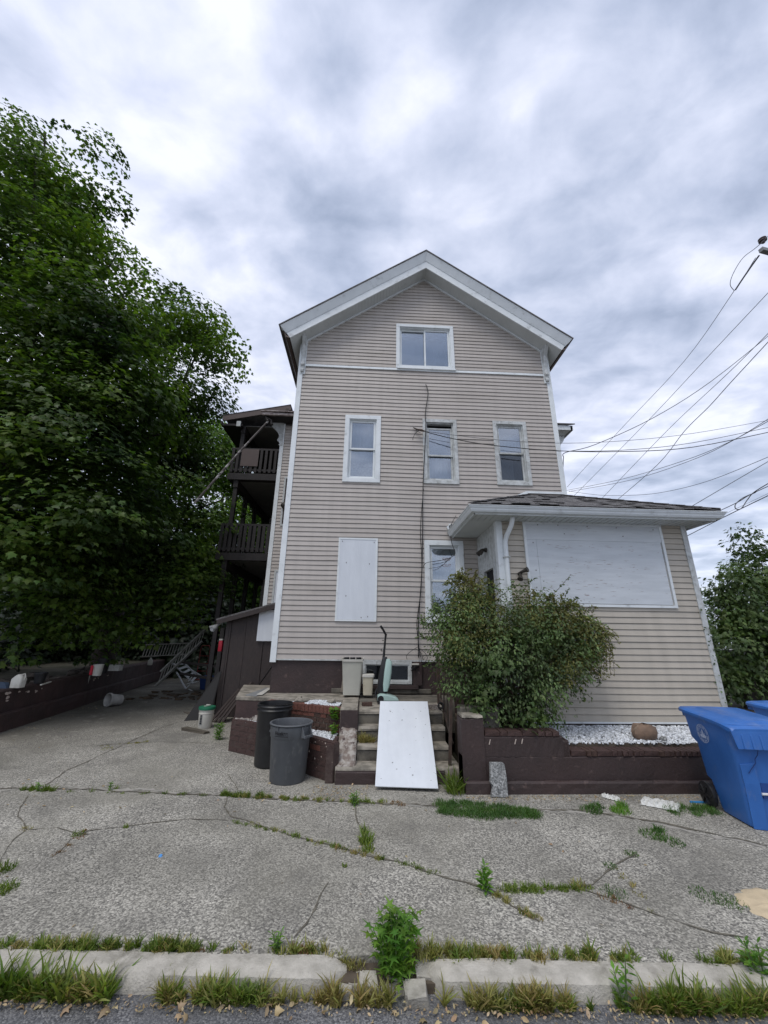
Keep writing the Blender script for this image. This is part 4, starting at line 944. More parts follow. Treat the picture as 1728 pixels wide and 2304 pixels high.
for i, (y, z) in enumerate(((6.19, .38), (6.42, .57), (6.62, .76))):
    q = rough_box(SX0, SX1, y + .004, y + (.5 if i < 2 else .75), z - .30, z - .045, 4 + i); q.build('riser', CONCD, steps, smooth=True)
    rough_box(SX0, SX1, y - .012, y + (.5 if i < 2 else .75), z - .05, z, 14 + i).build('step', CONC, steps, smooth=True)
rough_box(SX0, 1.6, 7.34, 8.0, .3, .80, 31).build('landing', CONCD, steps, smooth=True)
rough_box(SX0, SX1 + .1, 7.0, 7.4, .3, .765, 33).build('landing', CONC, steps, smooth=True)
# cheek wall left of the steps
rough_box(-0.33, -0.075, 6.42, 7.34, .57, .82, 41, .01).build('cheek_cap', CONC, steps, smooth=True)
MB().box(-0.325, -0.08, 6.40, 6.415, .52, .79).build('cheek_face', BROWNP, steps)
MB().box(-0.078, -0.064, 6.40, 7.34, .3, .80).build('cheek_side', BROWNP, steps)
RUBBLE = mat('flaking_stone_wall', (0.40, 0.37, 0.33), .9, (0.20, 0.16, 0.135), 9, fac=(.42, .56), bump=1.0, bscale=25, dirt=(0.075, .05, .045), dscale=12, dpos=(.55, .62))
b = MB(); r_ = random.Random(8); secs = []
for i in range(15):
    t = i / 14; y = 5.94 + .47 * t; z = .20 + .37 * (math.floor(t * 4) / 4 * .55 + t * .45); j = lambda a: r_.uniform(-a, a)
    secs.append([(-0.33 + j(.012), y, 0), (-0.075 + j(.006), y, 0), (-0.075 + j(.008), y, z - .02), (-.12 + j(.02), y + j(.01), z + j(.012)), (-.2 + j(.02), y + j(.01), z + j(.016)), (-.28 + j(.02), y + j(.01), z + j(.012)), (-0.33 + j(.01), y, z - .02)])
b.loft(secs); b.build('cheek_stone', RUBBLE, steps, smooth='full')

patio = thing('patio_slab', (-1.2, 7.6, 0), 'raised concrete slab with flaking brown sides in front of the basement wall', 'patio')
PC = [(-2.171,7.255), (-1.578,7.041), (-0.517,6.951)]
pl = [(-2.22, 7.52), (-1.75, 7.43), (-0.33, 7.24), (-0.07, 7.22), (-0.07, 7.99), (-1.79, 7.99), (-1.80, 9.1), (-2.58, 9.2)]
b = MB(); b.prism([(x, y, .755) for x, y in pl], (0, 0, .06)); b.build('slab', CONC, patio, bevel=.008)
def shrink(p, c=(-1.1, 7.9), k=.985): return (c[0] + (p[0] - c[0]) * k, c[1] + (p[1] - c[1]) * k)
b = MB(); b.prism([(*shrink(p), 0) for p in pl], (0, 0, .753)); b.build('slab_side', BROWNW, patio)
# planter of two tiers, brick by brick
planter = thing('brick_planter', (-1.2, 6.7, 0), 'two-tier brick planter with flaking brown paint beside the steps', 'planter')
bmb = MB().box(-.5, .5, -.5, .5, -.5, .5); brick_me = {}
def brick_proto(m, key, seed):
    o = jit(MB().box(-.5, .5, -.5, .5, -.5, .5), .045, seed).build('brick', m); me = o.data; bpy.data.objects.remove(o)
    # centre it
    a = [v.co.z for v in me.vertices]; mz = (min(a) + max(a)) / 2
    for v in me.vertices: v.co.z -= mz
    me.polygons.foreach_set('use_smooth', [False] * len(me.polygons)); return me
BR = {k: [brick_proto(m, k, 100 + i + 10 * j) for i in range(4)] for j, (k, m) in enumerate((('red', BRICK), ('dark', BRICKD), ('paint', BRICKP)))}
def put_brick(par, kind, c, size, ang, nm='brick', r=random):
    o = bpy.data.objects.new(nm, r.choice(BR[kind])); scene.collection.objects.link(o); o.parent = par
    o.location = Vector(c) - ORG[par.name]; o.rotation_euler = (r.uniform(-.02, .02), r.uniform(-.02, .02), ang + r.uniform(-.03, .03)); o.scale = size
    return o
def brick_wall(par, a, c, z0, z1, kinds, bl=.21, bh=.062, depth=.10, cap=None, seed=0, mort=MORTAR, jw=.012, capkind='red', proud=.0):
    """running-bond wall from a to c (x,y), outer face on the right-hand side of a->c"""
    r = random.Random(seed); A, C = Vector((*a, 0)), Vector((*c, 0)); d = (C - A).normalized(); n = Vector((d.y, -d.x, 0)); L = (C - A).length; ang = math.atan2(d.y, d.x)
    ztop = z1 - (.105 if cap else 0); rows = max(1, int(round((ztop - z0) / (bh + jw)))); rh = (ztop - z0) / rows
    q = MB(); mp_ = -.003 if mort == MORTARP else -.012; p = [A + n * mp_, C + n * mp_, C - n * depth, A - n * depth]; q.prism([(v.x, v.y, max(0, z0 - .1)) for v in p], (0, 0, z1 - .02 - max(0, z0 - .1))); q.build('mortar', mort, par)
    for k in range(rows):
        off = -bl / 2 if k % 2 else 0; s = off; kd = kinds[min(k, len(kinds) - 1)]
        while s < L - .02:
            e = min(s + bl, L); s0 = max(s, 0)
            if e - s0 > .03:
                m = A + d * ((s0 + e) / 2) - n * (depth * .5 + (r.uniform(-.003, .003) if mort == MORTARP else r.uniform(-.006, .004))); put_brick(par, r.choice(kd), (m.x, m.y, z0 + rh * (k + .5)), ((e - s0) - jw, depth, rh - jw), ang, r=r)
            s = s + bl
    if cap:
        w = .072; s = 0
        while s < L - .01:
            e = min(s + w, L); m = A + d * ((s + e) / 2) - n * (depth * .5 - .006); put_brick(par, capkind, (m.x, m.y, z1 - .05 + r.uniform(-.004, .004)), (max(.03, e - s - .007), depth + .02, .10), ang, r=r); s = e
lowA, lowB = (-2.22, 7.44), (-0.37, 5.93)
brick_wall(planter, lowA, (-1.50, 6.97), 0.0, .475, [['paint']] * 9, cap=None, seed=1, mort=MORTARP, bh=.065)
brick_wall(planter, (-1.50, 6.97), lowB, 0.0, .475, [['paint']] * 4 + [['paint', 'paint', 'paint', 'red']] * 2, cap=None, seed=2, mort=MORTARP, bh=.065)
brick_wall(planter, lowB, (-0.335, 6.4), 0.0, .46, [['paint']] * 9, seed=3, mort=MORTARP, bh=.065, bl=.2)
brick_wall(planter, (-2.30, 7.9), lowA, 0.0, .46, [['paint']] * 9, seed=6, mort=MORTARP, bh=.065, bl=.2)
brick_wall(planter, (-1.62, 7.30), (-0.33, 6.60), .42, .79, [['dark', 'dark', 'red']] * 3 + [['dark', 'red']] * 3, bl=.115, bh=.058, cap=True, seed=4)
sheet('planter_soil', [(-2.18, 7.5), (-0.42, 6.05), (-0.35, 6.7), (-2.2, 7.8)], 0.1, .40, SOIL)
sheet('planter_soil', [(-1.6, 7.34), (-.36, 6.72), (-.34, 7.26), (-1.56, 7.42)], 0.4, .735, SOIL)

# white stone beds (counted by nobody)
def stone_bed(name, poly, z, n, size, seed, heap=None, parent=None, label=None, m=STONE, flat=.6):
    r = np.random.default_rng(seed); P = []
    xs = [p[0] for p in poly]; ys = [p[1] for p in poly]
    def inside(x, y):
        c = False; j = len(poly) - 1
        for i in range(len(poly)):
            if (poly[i][1] > y) != (poly[j][1] > y) and x < (poly[j][0] - poly[i][0]) * (y - poly[i][1]) / (poly[j][1] - poly[i][1]) + poly[i][0]: c = not c
            j = i
        return c
    while len(P) < n:
        x, y = r.uniform(min(xs), max(xs)), r.uniform(min(ys), max(ys))
        if inside(x, y): P.append((x, y, z(x, y) if callable(z) else z))
    P = np.array(P); P[:, 2] += r.uniform(0, size * .7, n)
    ico = np.array([(0, 0, 1), (.9, 0, .3), (.28, .85, .3), (-.72, .53, .3), (-.72, -.53, .3), (.28, -.85, .3), (.72, .53, -.4), (-.28, .85, -.4), (-.9, 0, -.4), (-.28, -.85, -.4), (.72, -.53, -.4)])
    F = [(0, 1, 2), (0, 2, 3), (0, 3, 4), (0, 4, 5), (0, 5, 1), (1, 6, 2), (2, 6, 7), (2, 7, 3), (3, 7, 8), (3, 8, 4), (4, 8, 9), (4, 9, 5), (5, 9, 10), (5, 10, 1), (1, 10, 6)]
    a = r.uniform(0, 6.28, n); t = r.normal(0, .45, (n, 2)); Z = nrm(np.c_[t, np.ones(n)]); X0 = np.c_[np.cos(a), np.sin(a), np.zeros(n)]; X, Y, Z = frames(Z, X0)
    S = size * r.uniform(.55, 1.25, n); T = ico * np.array([1, .72, flat])
    V = place(T, P, Y, X, Z, S) + r.normal(0, size * .10, (n * 11, 3))
    return fast_mesh(name, V, F, 11, n, m, parent, kind='stuff', label=label, cat=None if parent else 'gravel')
stone_bed('white_gravel', [(-2.2, 7.45), (-1.5, 6.98), (-0.42, 6.02), (-0.36, 6.58), (-1.62, 7.28), (-1.78, 7.44), (-2.2, 7.54)], .44, 2000, .017, 1, label='white stone chips filling the lower tier of the brick planter')
stone_bed('white_gravel', [(-1.58, 7.33), (-.40, 6.70), (-.36, 7.22), (-1.5, 7.38)], lambda x, y: .755 + .04 * math.exp(-((x + .75) / .25) ** 2), 1600, .017, 2, label='white stone chips heaped in the upper tier of the brick planter')
# two lumps of old masonry in the upper tier
for (x, y, s, sd) in ((-1.02, 7.16, .085, 1), (-.52, 7.12, .07, 2)):
    b = MB(); r_ = random.Random(sd); b.lathe([(.01, 0), (s * .9, 0), (s * 1.15, s * .5), (s * .85, s * 1.0), (.01, s * 1.1)], c=(x, y, .77), n=9, sx=1.3 if sd == 1 else 1); jit(b, .011, sd)
    b.build('masonry_lump', CONC, label='broken %s lump of concrete on the chips by the %s end of the upper planter' % (('flat', 'left') if sd == 1 else ('round', 'right')), cat='rubble')
b = MB(); r_ = random.Random(33)
def flake(cx, cz, fn, s):
    k = 7; b.add([fn(cx + math.cos(i * 6.283 / k) * s * r_.uniform(.5, 1.5), cz + math.sin(i * 6.283 / k) * s * r_.uniform(.4, 1.2)) for i in range(k)], [tuple(range(k))])
for i in range(20):
    u = r_.betavariate(5, 1.0); s = r_.choice([.004, .006, .009, .014]); flake(u * 1.5, r_.choice([r_.uniform(.40, .47), r_.uniform(.08, .46)]), lambda x, z: (lowB[0] - (1.5 - x) * .7685 - .0075, lowB[1] + (1.5 - x) * .640 - .009, z), s)
b.build('paint_flake', CHIP, planter, kind='stuff')
# broken ledge between slab and lower chips
b = MB(); r_ = random.Random(21)
for i in range(26):
    t = i / 25; x = -2.12 + .62 * t + r_.uniform(-.04, .04); y = 7.50 - .10 * t + r_.uniform(-.03, .02); s = r_.uniform(.02, .05); z = .46 + .20 * max(0, t - .3) * r_.uniform(.3, 1.3)
    b.hexa([(x + dx * s * r_.uniform(.6, 1.3), y + dy * s * r_.uniform(.6, 1.3), .44 + (z - .44 + s * r_.uniform(.2, .7)) * dz) for dz in (0, 1) for dx, dy in ((-1, -1), (1, -1), (1, 1), (-1, 1))])
b.build('broken_ledge', RUBBLE, planter, kind='stuff')

# ---------------------------------------------------------------- garden wall on the right
gw = thing('garden_wall', (3.0, 5.75, 0), 'low dark brown painted garden wall with a stepped top and brick coping', 'wall')
WY = 5.62
def wallseg(x0, x1, y0, y1, z0, z1, m, nm, sd, par=gw, nx=24, amt=.006):
    r = random.Random(sd); secs = []
    for i in range(nx + 1):
        x = x0 + (x1 - x0) * i / nx; j = lambda a=amt: r.uniform(-a, a)
        secs.append([(x, y0 + j(.003), z0), (x, y0 + j(.003), (z0 + z1) / 2), (x, y0 + j(.004), z1 - .02), (x, y0 + .02, z1 + j()), (x, y1 - .02, z1 + j()), (x, y1, z1 - .02), (x, y1, z0)])
    b = MB(); b.loft(secs); return b.build(nm, m, par)
wallseg(1.30, 5.3, WY, WY + .22, 0, .40, BROWNP, 'wall_body', 1)
wallseg(1.60, 2.64, WY + .001, WY + .218, .39, .63, BROWNP, 'wall_body', 2)
wallseg(2.64, 2.72, WY + .002, WY + .218, .39, .58, BROWNP, 'wall_body', 3)
wallseg(1.30, 1.595, WY - .01, WY + .25, 0, .84, BROWNP, 'pier', 4, nx=5)
rough_box(1.31, 1.59, WY - .012, WY + .24, .842, .868, 5).build('pier_cap', CONC, gw)
wallseg(1.36, 1.9, WY + .26, WY + .48, .4, .93, CONCD, 'upstand', 7, nx=5)
wallseg(1.31, 5.3, WY - .075, WY - .001, 0, .135, BROWNP, 'footing_ledge', 6, nx=40, amt=.006)
r_ = random.Random(12)
x = 1.61
while x < 2.6:
    w = r_.choice([.10, .2, .2]); w = min(w, 2.63 - x); put_brick(gw, 'paint', (x + w / 2, WY + .105, .655), (w - .012, .215, .055), 0, 'coping_brick', r_); x += w
x = 2.73
while x < 5.2:
    w = r_.choice([.072, .075, .2]); put_brick(gw, r_.choice(['paint', 'paint', 'paint', 'paint', 'dark']), (x + w / 2, WY + .10 + r_.uniform(-.006, .006), .43), (w - .01, .215, .058), 0, 'coping_brick', r_); x += w
b = MB()
for (px_, pz_) in ((1.66, .56), (2.00, .565), (2.09, .57)):
    b.add([(px_ - .012, WY - .006, pz_ - .03), (px_ + .003, WY - .006, pz_ - .03), (px_ + .022, WY - .006, pz_ + .03), (px_ + .008, WY - .006, pz_ + .03)], [(0, 1, 2, 3)])
b.build('bare_chip', CHIP, gw, kind='stuff')
sheet('gravel_bed_soil', [(1.5, 5.85), (5.3, 5.85), (7.5, 6.2), (9, 12), (5.95, 12), (5.92, 6.69), (2.37, 6.69), (2.30, 7.99), (1.62, 7.9)], 0.0, .50, SOIL)
stone_bed('white_gravel', [(2.70, 5.84), (5.25, 5.84), (5.7, 6.66), (2.6, 6.66)], lambda x, y: .49 + .06 * (y - 5.84), 5200, .024, 3, label='bed of pale grey and white stone chips behind the garden wall', flat=.5)
# boulder
b = MB(); n = 14; m_ = []
for i in range(7):
    ph = math.pi * i / 6; ring = []
    for k in range(n):
        a = 2 * math.pi * k / n; rad = math.sin(ph) ** .75 * (1 + .10 * math.sin(3 * a + i) + .07 * math.cos(5 * a)); ring.append((.185 * rad * math.cos(a), .12 * rad * math.sin(a), .10 + .115 * math.cos(ph) * (1 + .1 * math.cos(2 * a))))
    m_.append(ring)
b.loft(m_[::-1]); jit(b, .013, 3); b.v = [(v[0] + 4.03, v[1] + 6.02, v[2] + .49) for v in b.v]
b.build('boulder', ROCKM, smooth=True, label='rounded brown boulder lying on the white stone chips', cat='rock')
b = MB(); b.lathe([(.005, 0), (.045, .005), (.055, .03), (.04, .055), (.005, .065)], c=(4.23, 5.93, .50), n=9); jit(b, .008, 5); b.build('small_stone', CBLOCK, smooth='full', label='small grey stone against the right side of the brown boulder', cat='stone')
# leaning granite block
b = MB(); M_ = Matrix.Rotation(R(-12), 4, 'X') @ Matrix.Rotation(R(2), 4, 'Y')
pr = [(-.105, 0), (.10, 0), (.108, .2), (.095, .34), (.075, .365), (-.085, .36), (-.095, .2), (-.10, .15), (-.075, .10)]
pts = [M_ @ Vector((x, 0, z)) + Vector((1.70, 5.44, 0.005)) for x, z in pr]; b.prism(pts, M_ @ Vector((0, .07, 0)) - Vector((0, 0, 0)))
b.build('granite_block', CBLOCK, bevel=.008, label='grey speckled granite block leaning upright against the brown garden wall', cat='stone block')

# leaning white board over the steps
bd = MB(); a0, a1 = Vector((.185, 5.70, .035)), Vector((.975, 5.62, .035)); t0 = Vector((.275, 6.70, .865)); t1 = Vector((1.02, 6.66, .872)); nn = (a1 - a0).cross(t0 - a0).normalized() * .016
bd.hexa([a0, a1, t1, t0, a0 + nn, a1 + nn, t1 + nn, t0 + nn]); bd.build('white_board', PLY, bevel=.002, label='large white painted board leaning down over the front steps', cat='board')
b = MB(); r_ = random.Random(2)
for i in range(26):
    u, v = r_.uniform(.06, .94), r_.uniform(.05, .95); p = (a0.lerp(a1, u)).lerp(t0.lerp(t1, u), v) + nn * 1.05; s = r_.uniform(.002, .007)
    e1 = (a1 - a0).normalized() * s * r_.uniform(1, 2); e2 = (t0 - a0).normalized() * s * r_.uniform(.6, 1.6); b.add([p - e1 - e2, p + e1 - e2 * .4, p + e1 * .7 + e2, p - e1 * .8 + e2 * .7], [(0, 1, 2, 3)])
b.build('scuff', GREYP, bpy.data.objects['white_board'], kind='stuff')
# handrail between steps and garden wall
hr = thing('handrail', (1.3, 6.0, .2), 'rusty dark iron handrail on the right side of the front steps', 'handrail')
b = MB(); b.bar((1.208,5.999,0.190), (1.255, 5.98, 1.02), .04, .035, up=(0, 1, 0)); b.build('post', RUSTM, hr)
b = MB(); b.bar((1.30, 7.25, .76), (1.30, 7.25, 1.55), .035, .035, up=(0, 1, 0)); b.build('post', RUSTM, hr)
b = MB(); b.bar((1.255, 5.98, 1.0), (1.30, 7.28, 1.56), .045, .03); b.build('rail', RUSTM, hr)
b = MB(); b.bar((1.255, 6.0, .45), (1.30, 7.25, 1.02), .03, .02); b.build('rail', RUSTM, hr)
for t in (.25, .5, .75):
    b = MB(); p = Vector((1.255, 6.0, .47)).lerp(Vector((1.30, 7.25, 1.04)), t); b.bar(p, p + Vector((0, 0, .52)), .018, .018, up=(0, 1, 0)); b.build('bar', RUSTM, hr)

# bricks on the landing
def lone(name, me_kind, c, size, rot, label, cat):
    o = bpy.data.objects.new(name, BR[me_kind][1].copy()); scene.collection.objects.link(o); o.location = c; o.rotation_euler = rot; o.scale = size; return setp(o, label, cat)
lone('loose_brick', 'dark', (0.072,6.981,0.790), (.16, .07, .055), (0, 0, .1), 'small chipped brown brick lying on the top step by the vacuum cleaner', 'brick')
o = lone('loose_brick', 'red', (1.130,6.729,0.790), (.17, .09, .075), (0, 0, -.08), 'brick flaked with white paint on the top step beside the white board', 'brick'); o.data.materials.clear(); o.data.materials.append(RUBBLE)
b = MB(); b.lathe([(.03, -.05), (.045, -.05), (.045, .05), (.03, .05), (.03, -.05)], n=16, M=Matrix.Rotation(R(70), 4, 'X'), c=(1.225,6.663,0.820)); b.build('pipe_ring', BLACKPL, label='black pipe ring lying at the right end of the top step', cat='pipe')

# ---------------------------------------------------------------- bins by the basement wall
def rrect(cx, cy, hx, hy, z, r, n=4):
    p = []
    for (sx, sy, a0) in ((1, 1, 0), (-1, 1, 90), (-1, -1, 180), (1, -1, 270)):
        for i in range(n + 1):
            a = R(a0 + 90 * i / n); p.append((cx + sx * (hx - r) + r * math.cos(a), cy + sy * (hy - r) + r * math.sin(a), z))
    return p
bn = thing('waste_bin', (-.205, 7.53, .85), 'tall beige kitchen bin with black cans showing over its rim on the slab', 'bin')
cx, cy = -.205, 7.60
b = MB(); b.loft([rrect(cx, cy, .150, .115, .852, .03), rrect(cx, cy, .185, .14, 1.38, .035), rrect(cx, cy, .190, .145, 1.40, .035), rrect(cx, cy, .178, .133, 1.40, .03), rrect(cx, cy, .14, .105, .87, .03)], True, True); b.build('body', BEIGEPL, bn, smooth=True)
b = MB(); rg = []
for (hx, hy, dz) in ((.192, .147, -.03), (.205, .160, -.03), (.208, .163, .01), (.185, .14, .015)):
    q = rrect(cx, cy, hx, hy, 1.41 + dz, .035); rg.append([(p[0], p[1], p[2] + .045 * abs((p[0] - cx) / .2) ** 3) for p in q])
b.loft(rg, False, False); b.build('rim', WHITEPL, bn, smooth=True)
for dx in (-.11, 0, .11):
    b = MB(); b.lathe([(.0, 1.0), (.046, 1.0), (.046, 1.455), (.05, 1.47), (.046, 1.475), (.04, 1.455), (.0, 1.455)], c=(cx + dx, cy - .03 + abs(dx) * .2, 0), n=16); c_ = b.build('black_can', BLACKPL, label='black can standing in the beige kitchen bin, %s of three' % ('left' if dx < 0 else 'middle' if dx == 0 else 'right'), cat='can', group='black cans in the kitchen bin', smooth=True)
b = MB(); b.hexa([(-.42, 7.86, .855), (-.31, 7.84, .855), (-.31, 7.86, .855), (-.42, 7.88, .855), (-.39, 7.95, 1.12), (-.31, 7.95, 1.18), (-.31, 7.965, 1.18), (-.39, 7.965, 1.12)]); b.build('wood_scrap', WOODP, label='scrap of board leaning on the basement wall behind the beige bin', cat='board')
bn = thing('waste_bin', (.085, 7.50, .85), 'small cream stained plastic bin between the tall beige bin and the vacuum', 'bin')
cx, cy = .085, 7.58
b = MB(); b.loft([rrect(cx, cy, .082, .09, .852, .025), rrect(cx, cy, .098, .11, 1.16, .03), rrect(cx, cy, .09, .10, 1.16, .03), rrect(cx, cy, .075, .08, .87, .02)]); b.build('body', CREAMPL, bn, smooth=True)
b = MB(); b.loft([rrect(cx, cy, .098, .11, 1.145, .03), rrect(cx, cy, .11, .122, 1.15, .035), rrect(cx, cy, .11, .122, 1.185, .035), rrect(cx, cy, .095, .105, 1.195, .03)], False, True); b.build('rim', WHITEPL, bn, smooth=True)

# upright vacuum cleaner
vc = thing('vacuum_cleaner', (.36, 7.35, .80), 'black and mint green upright vacuum cleaner leaning by the basement window', 'vacuum cleaner')
b = MB()
H0 = (0.309,7.057,0.800)
hx, hy = .40, 7.10
pr = [(-.15, 0), (.20, 0), (.21, .03), (.16, .07), (.06, .10), (-.03, .115), (-.11, .115), (-.15, .09)]
b.prism([(hx + x, hy, .80 + z) for x, z in pr], (0, .26, 0)); b.build('floor_head', MINT, vc, bevel=.02, seg=3)
b = MB(); b.box(hx - .16, hx + .20, hy - .006, hy + .265, .795, .825); b.lathe([(.0, -.14), (.05, -.14), (.05, .14), (0, .14)], n=16, M=Matrix.Rotation(R(90), 4, 'X'), c=(hx - .10, hy + .13, .85)); b.build('wheel', BLACKPL, vc, smooth=True)
b = MB()
def vsec(x, z, w, d, y=7.34): return rrect(x, y, w, d, z, min(w, d) * .6)
b.loft([vsec(.33, .88, .075, .08), vsec(.335, 1.0, .09, .085), vsec(.35, 1.25, .078, .085), vsec(.37, 1.45, .05, .06), vsec(.375, 1.50, .035, .04)]); b.build('body', BLACKPL, vc, smooth=True)
b = MB(); b.loft([vsec(.385, .95, .035, .05, 7.26), vsec(.40, 1.05, .06, .06, 7.265), vsec(.425, 1.25, .066, .06, 7.27), vsec(.44, 1.42, .055, .055, 7.275), vsec(.43, 1.47, .03, .04, 7.28)]); b.build('dust_cover', MINT, vc, smooth=True)
b = MB(); b.tube([(.335, 7.33, 1.30), (.355, 7.34, 1.55), (.375, 7.34, 1.78), (.385, 7.335, 1.88), (.33, 7.31, 1.97), (.285, 7.29, 2.03)], [.024, .022, .018, .022, .02, .022], 10); b.build('handle', BLACKPL, vc, smooth=True)
b = MB(); b.tube([(.33, 7.29, 1.60), (.30, 7.27, 1.60), (.305, 7.27, 1.64)], .007, 6); b.tube([(.345, 7.30, 1.78), (.32, 7.28, 1.78)], .007, 6); b.build('cord_hook', BLACKPL, vc)
b = MB(); b.tube([(.30, 7.40, 1.0), (.24, 7.42, .95), (.22, 7.40, .87), (.25, 7.36, .84), (.29, 7.33, .88)], .018, 8); b.build('hose', BLACKPL, vc, smooth=True)

# loose things at the left end of the slab
b = MB(); p = [(-2.084,7.608,0.817), (-1.865,7.514,0.817), (-1.795,8.399,0.817), (-1.962,8.661,0.817)]; b.prism(p, (0, 0, .012)); b.build('dark_plank', GREYP, label='dark grey plank lying across the left end of the slab', cat='board')
b = MB(); p = [(-1.889,7.629,0.830), (-1.783,7.581,0.830), (-1.826,8.490,0.830), (-1.904,8.485,0.830)]; b.prism(p, (0, 0, .008)); b.build('plastic_scrap', WHITEPL, label='flat white plastic piece lying on the dark plank on the slab', cat='panel')

# ---------------------------------------------------------------- trash cans
def can(name, c, rb, rt, h, m, label, band=True):
    t = thing(name, c, label, 'trash can'); b = MB(); x, y, z = c
    if band: prof = [(0, 0), (rb - .01, 0), (rb, .012), (rb + (rt - rb) * .74, h * .745), (rb + (rt - rb) * .76 + .004, h * .755), (rt * .965 + .010, h * .765), (rt * .99 + .010, h * .955), (rt * .985, h * .962), (rt * .99, h * .972), (rt + .018, h * .975), (rt + .024, h * .985), (rt + .018, h), (rt - .004, h), (rt - .012, h * .97), (rb + (rt - rb) * .7 - .012, h * .7), (rb - .012, .015), (0, .015)]
    else: prof = [(0, 0), (rb - .02, 0), (rb, .02), (rb + (rt - rb) * .8, h * .86), (rt + .003, h * .885), (rt + .012, h * .90), (rt + .004, h * .915), (rt - .004, h * .925), (rt + .0, h * .95), (rt + .014, h * .96), (rt + .004, h * .972), (rt - .004, h * .985), (rt + .006, h), (rt - .012, h), (rt - .02, h * .9), (rb - .012, .02), (0, .02)]
    b.lathe(prof, c=c, n=56); b.build('body', m, t, smooth=True); return t
GC = (-0.985, 6.08, 0)
gc = can('trash_can', GC, .235, .275, .70, GREYPL, 'grey round trash can with black lettering on its band, in front of the planter')
for ang in (-35, 145):
    a = R(ang); d = Vector((math.cos(a), math.sin(a), 0)); s = Vector((-d.y, d.x, 0)); c = Vector(GC) + Vector((0, 0, .60)); b = MB()
    for k in (-.075, .075): b.prism([c + d * .272 + s * (k - .008) + Vector((0, 0, .07)), c + d * .285 + s * (k - .008) + Vector((0, 0, .07)), c + d * .335 + s * (k - .008) + Vector((0, 0, -.045)), c + d * .272 + s * (k - .008) + Vector((0, 0, -.065))], s * .016)
    b.bar(c + d * .325 - s * .08 + Vector((0, 0, -.045)), c + d * .325 + s * .08 + Vector((0, 0, -.045)), .028, .03); b.build('handle', GREYPL, gc, bevel=.004)
b = MB(); a = R(-112)
for ang in (-82 - 35, -50): 
    a = R(ang); d = Vector((math.cos(a), math.sin(a), 0)); s = Vector((-d.y, d.x, 0)); c = Vector(GC) + Vector((0, 0, .63)); b.prism([c + d * .27 - s * .007 + Vector((0, 0, .045)), c + d * .297 - s * .007 + Vector((0, 0, .045)), c + d * .285 - s * .007 + Vector((0, 0, -.03)), c + d * .27 - s * .007 + Vector((0, 0, -.03))], s * .014)
b.build('rib', GREYPL, gc)
def wrapcan(x, y):
    th = R(-107) + x / .287; rr = .2865 + .002; return (GC[0] + rr * math.cos(th), GC[1] + rr * math.sin(th), .585 + y)
text_mesh('Huskee', .062, 'lettering', INKM, gc, wrapcan, .0022)
b = MB()
for i in range(10):
    x0, x1 = -.10 + i * .02, -.10 + (i + 1) * .02; b.add([wrapcan(x0, -.020), wrapcan(x1, -.020), wrapcan(x1, -.013), wrapcan(x0, -.013)], [(0, 1, 2, 3)])
b.build('underline', INKM, gc)
can('trash_can', (-1.36, 6.72, 0), .235, .262, .84, BLACKPL, 'tall black round trash can behind the grey one', band=False)

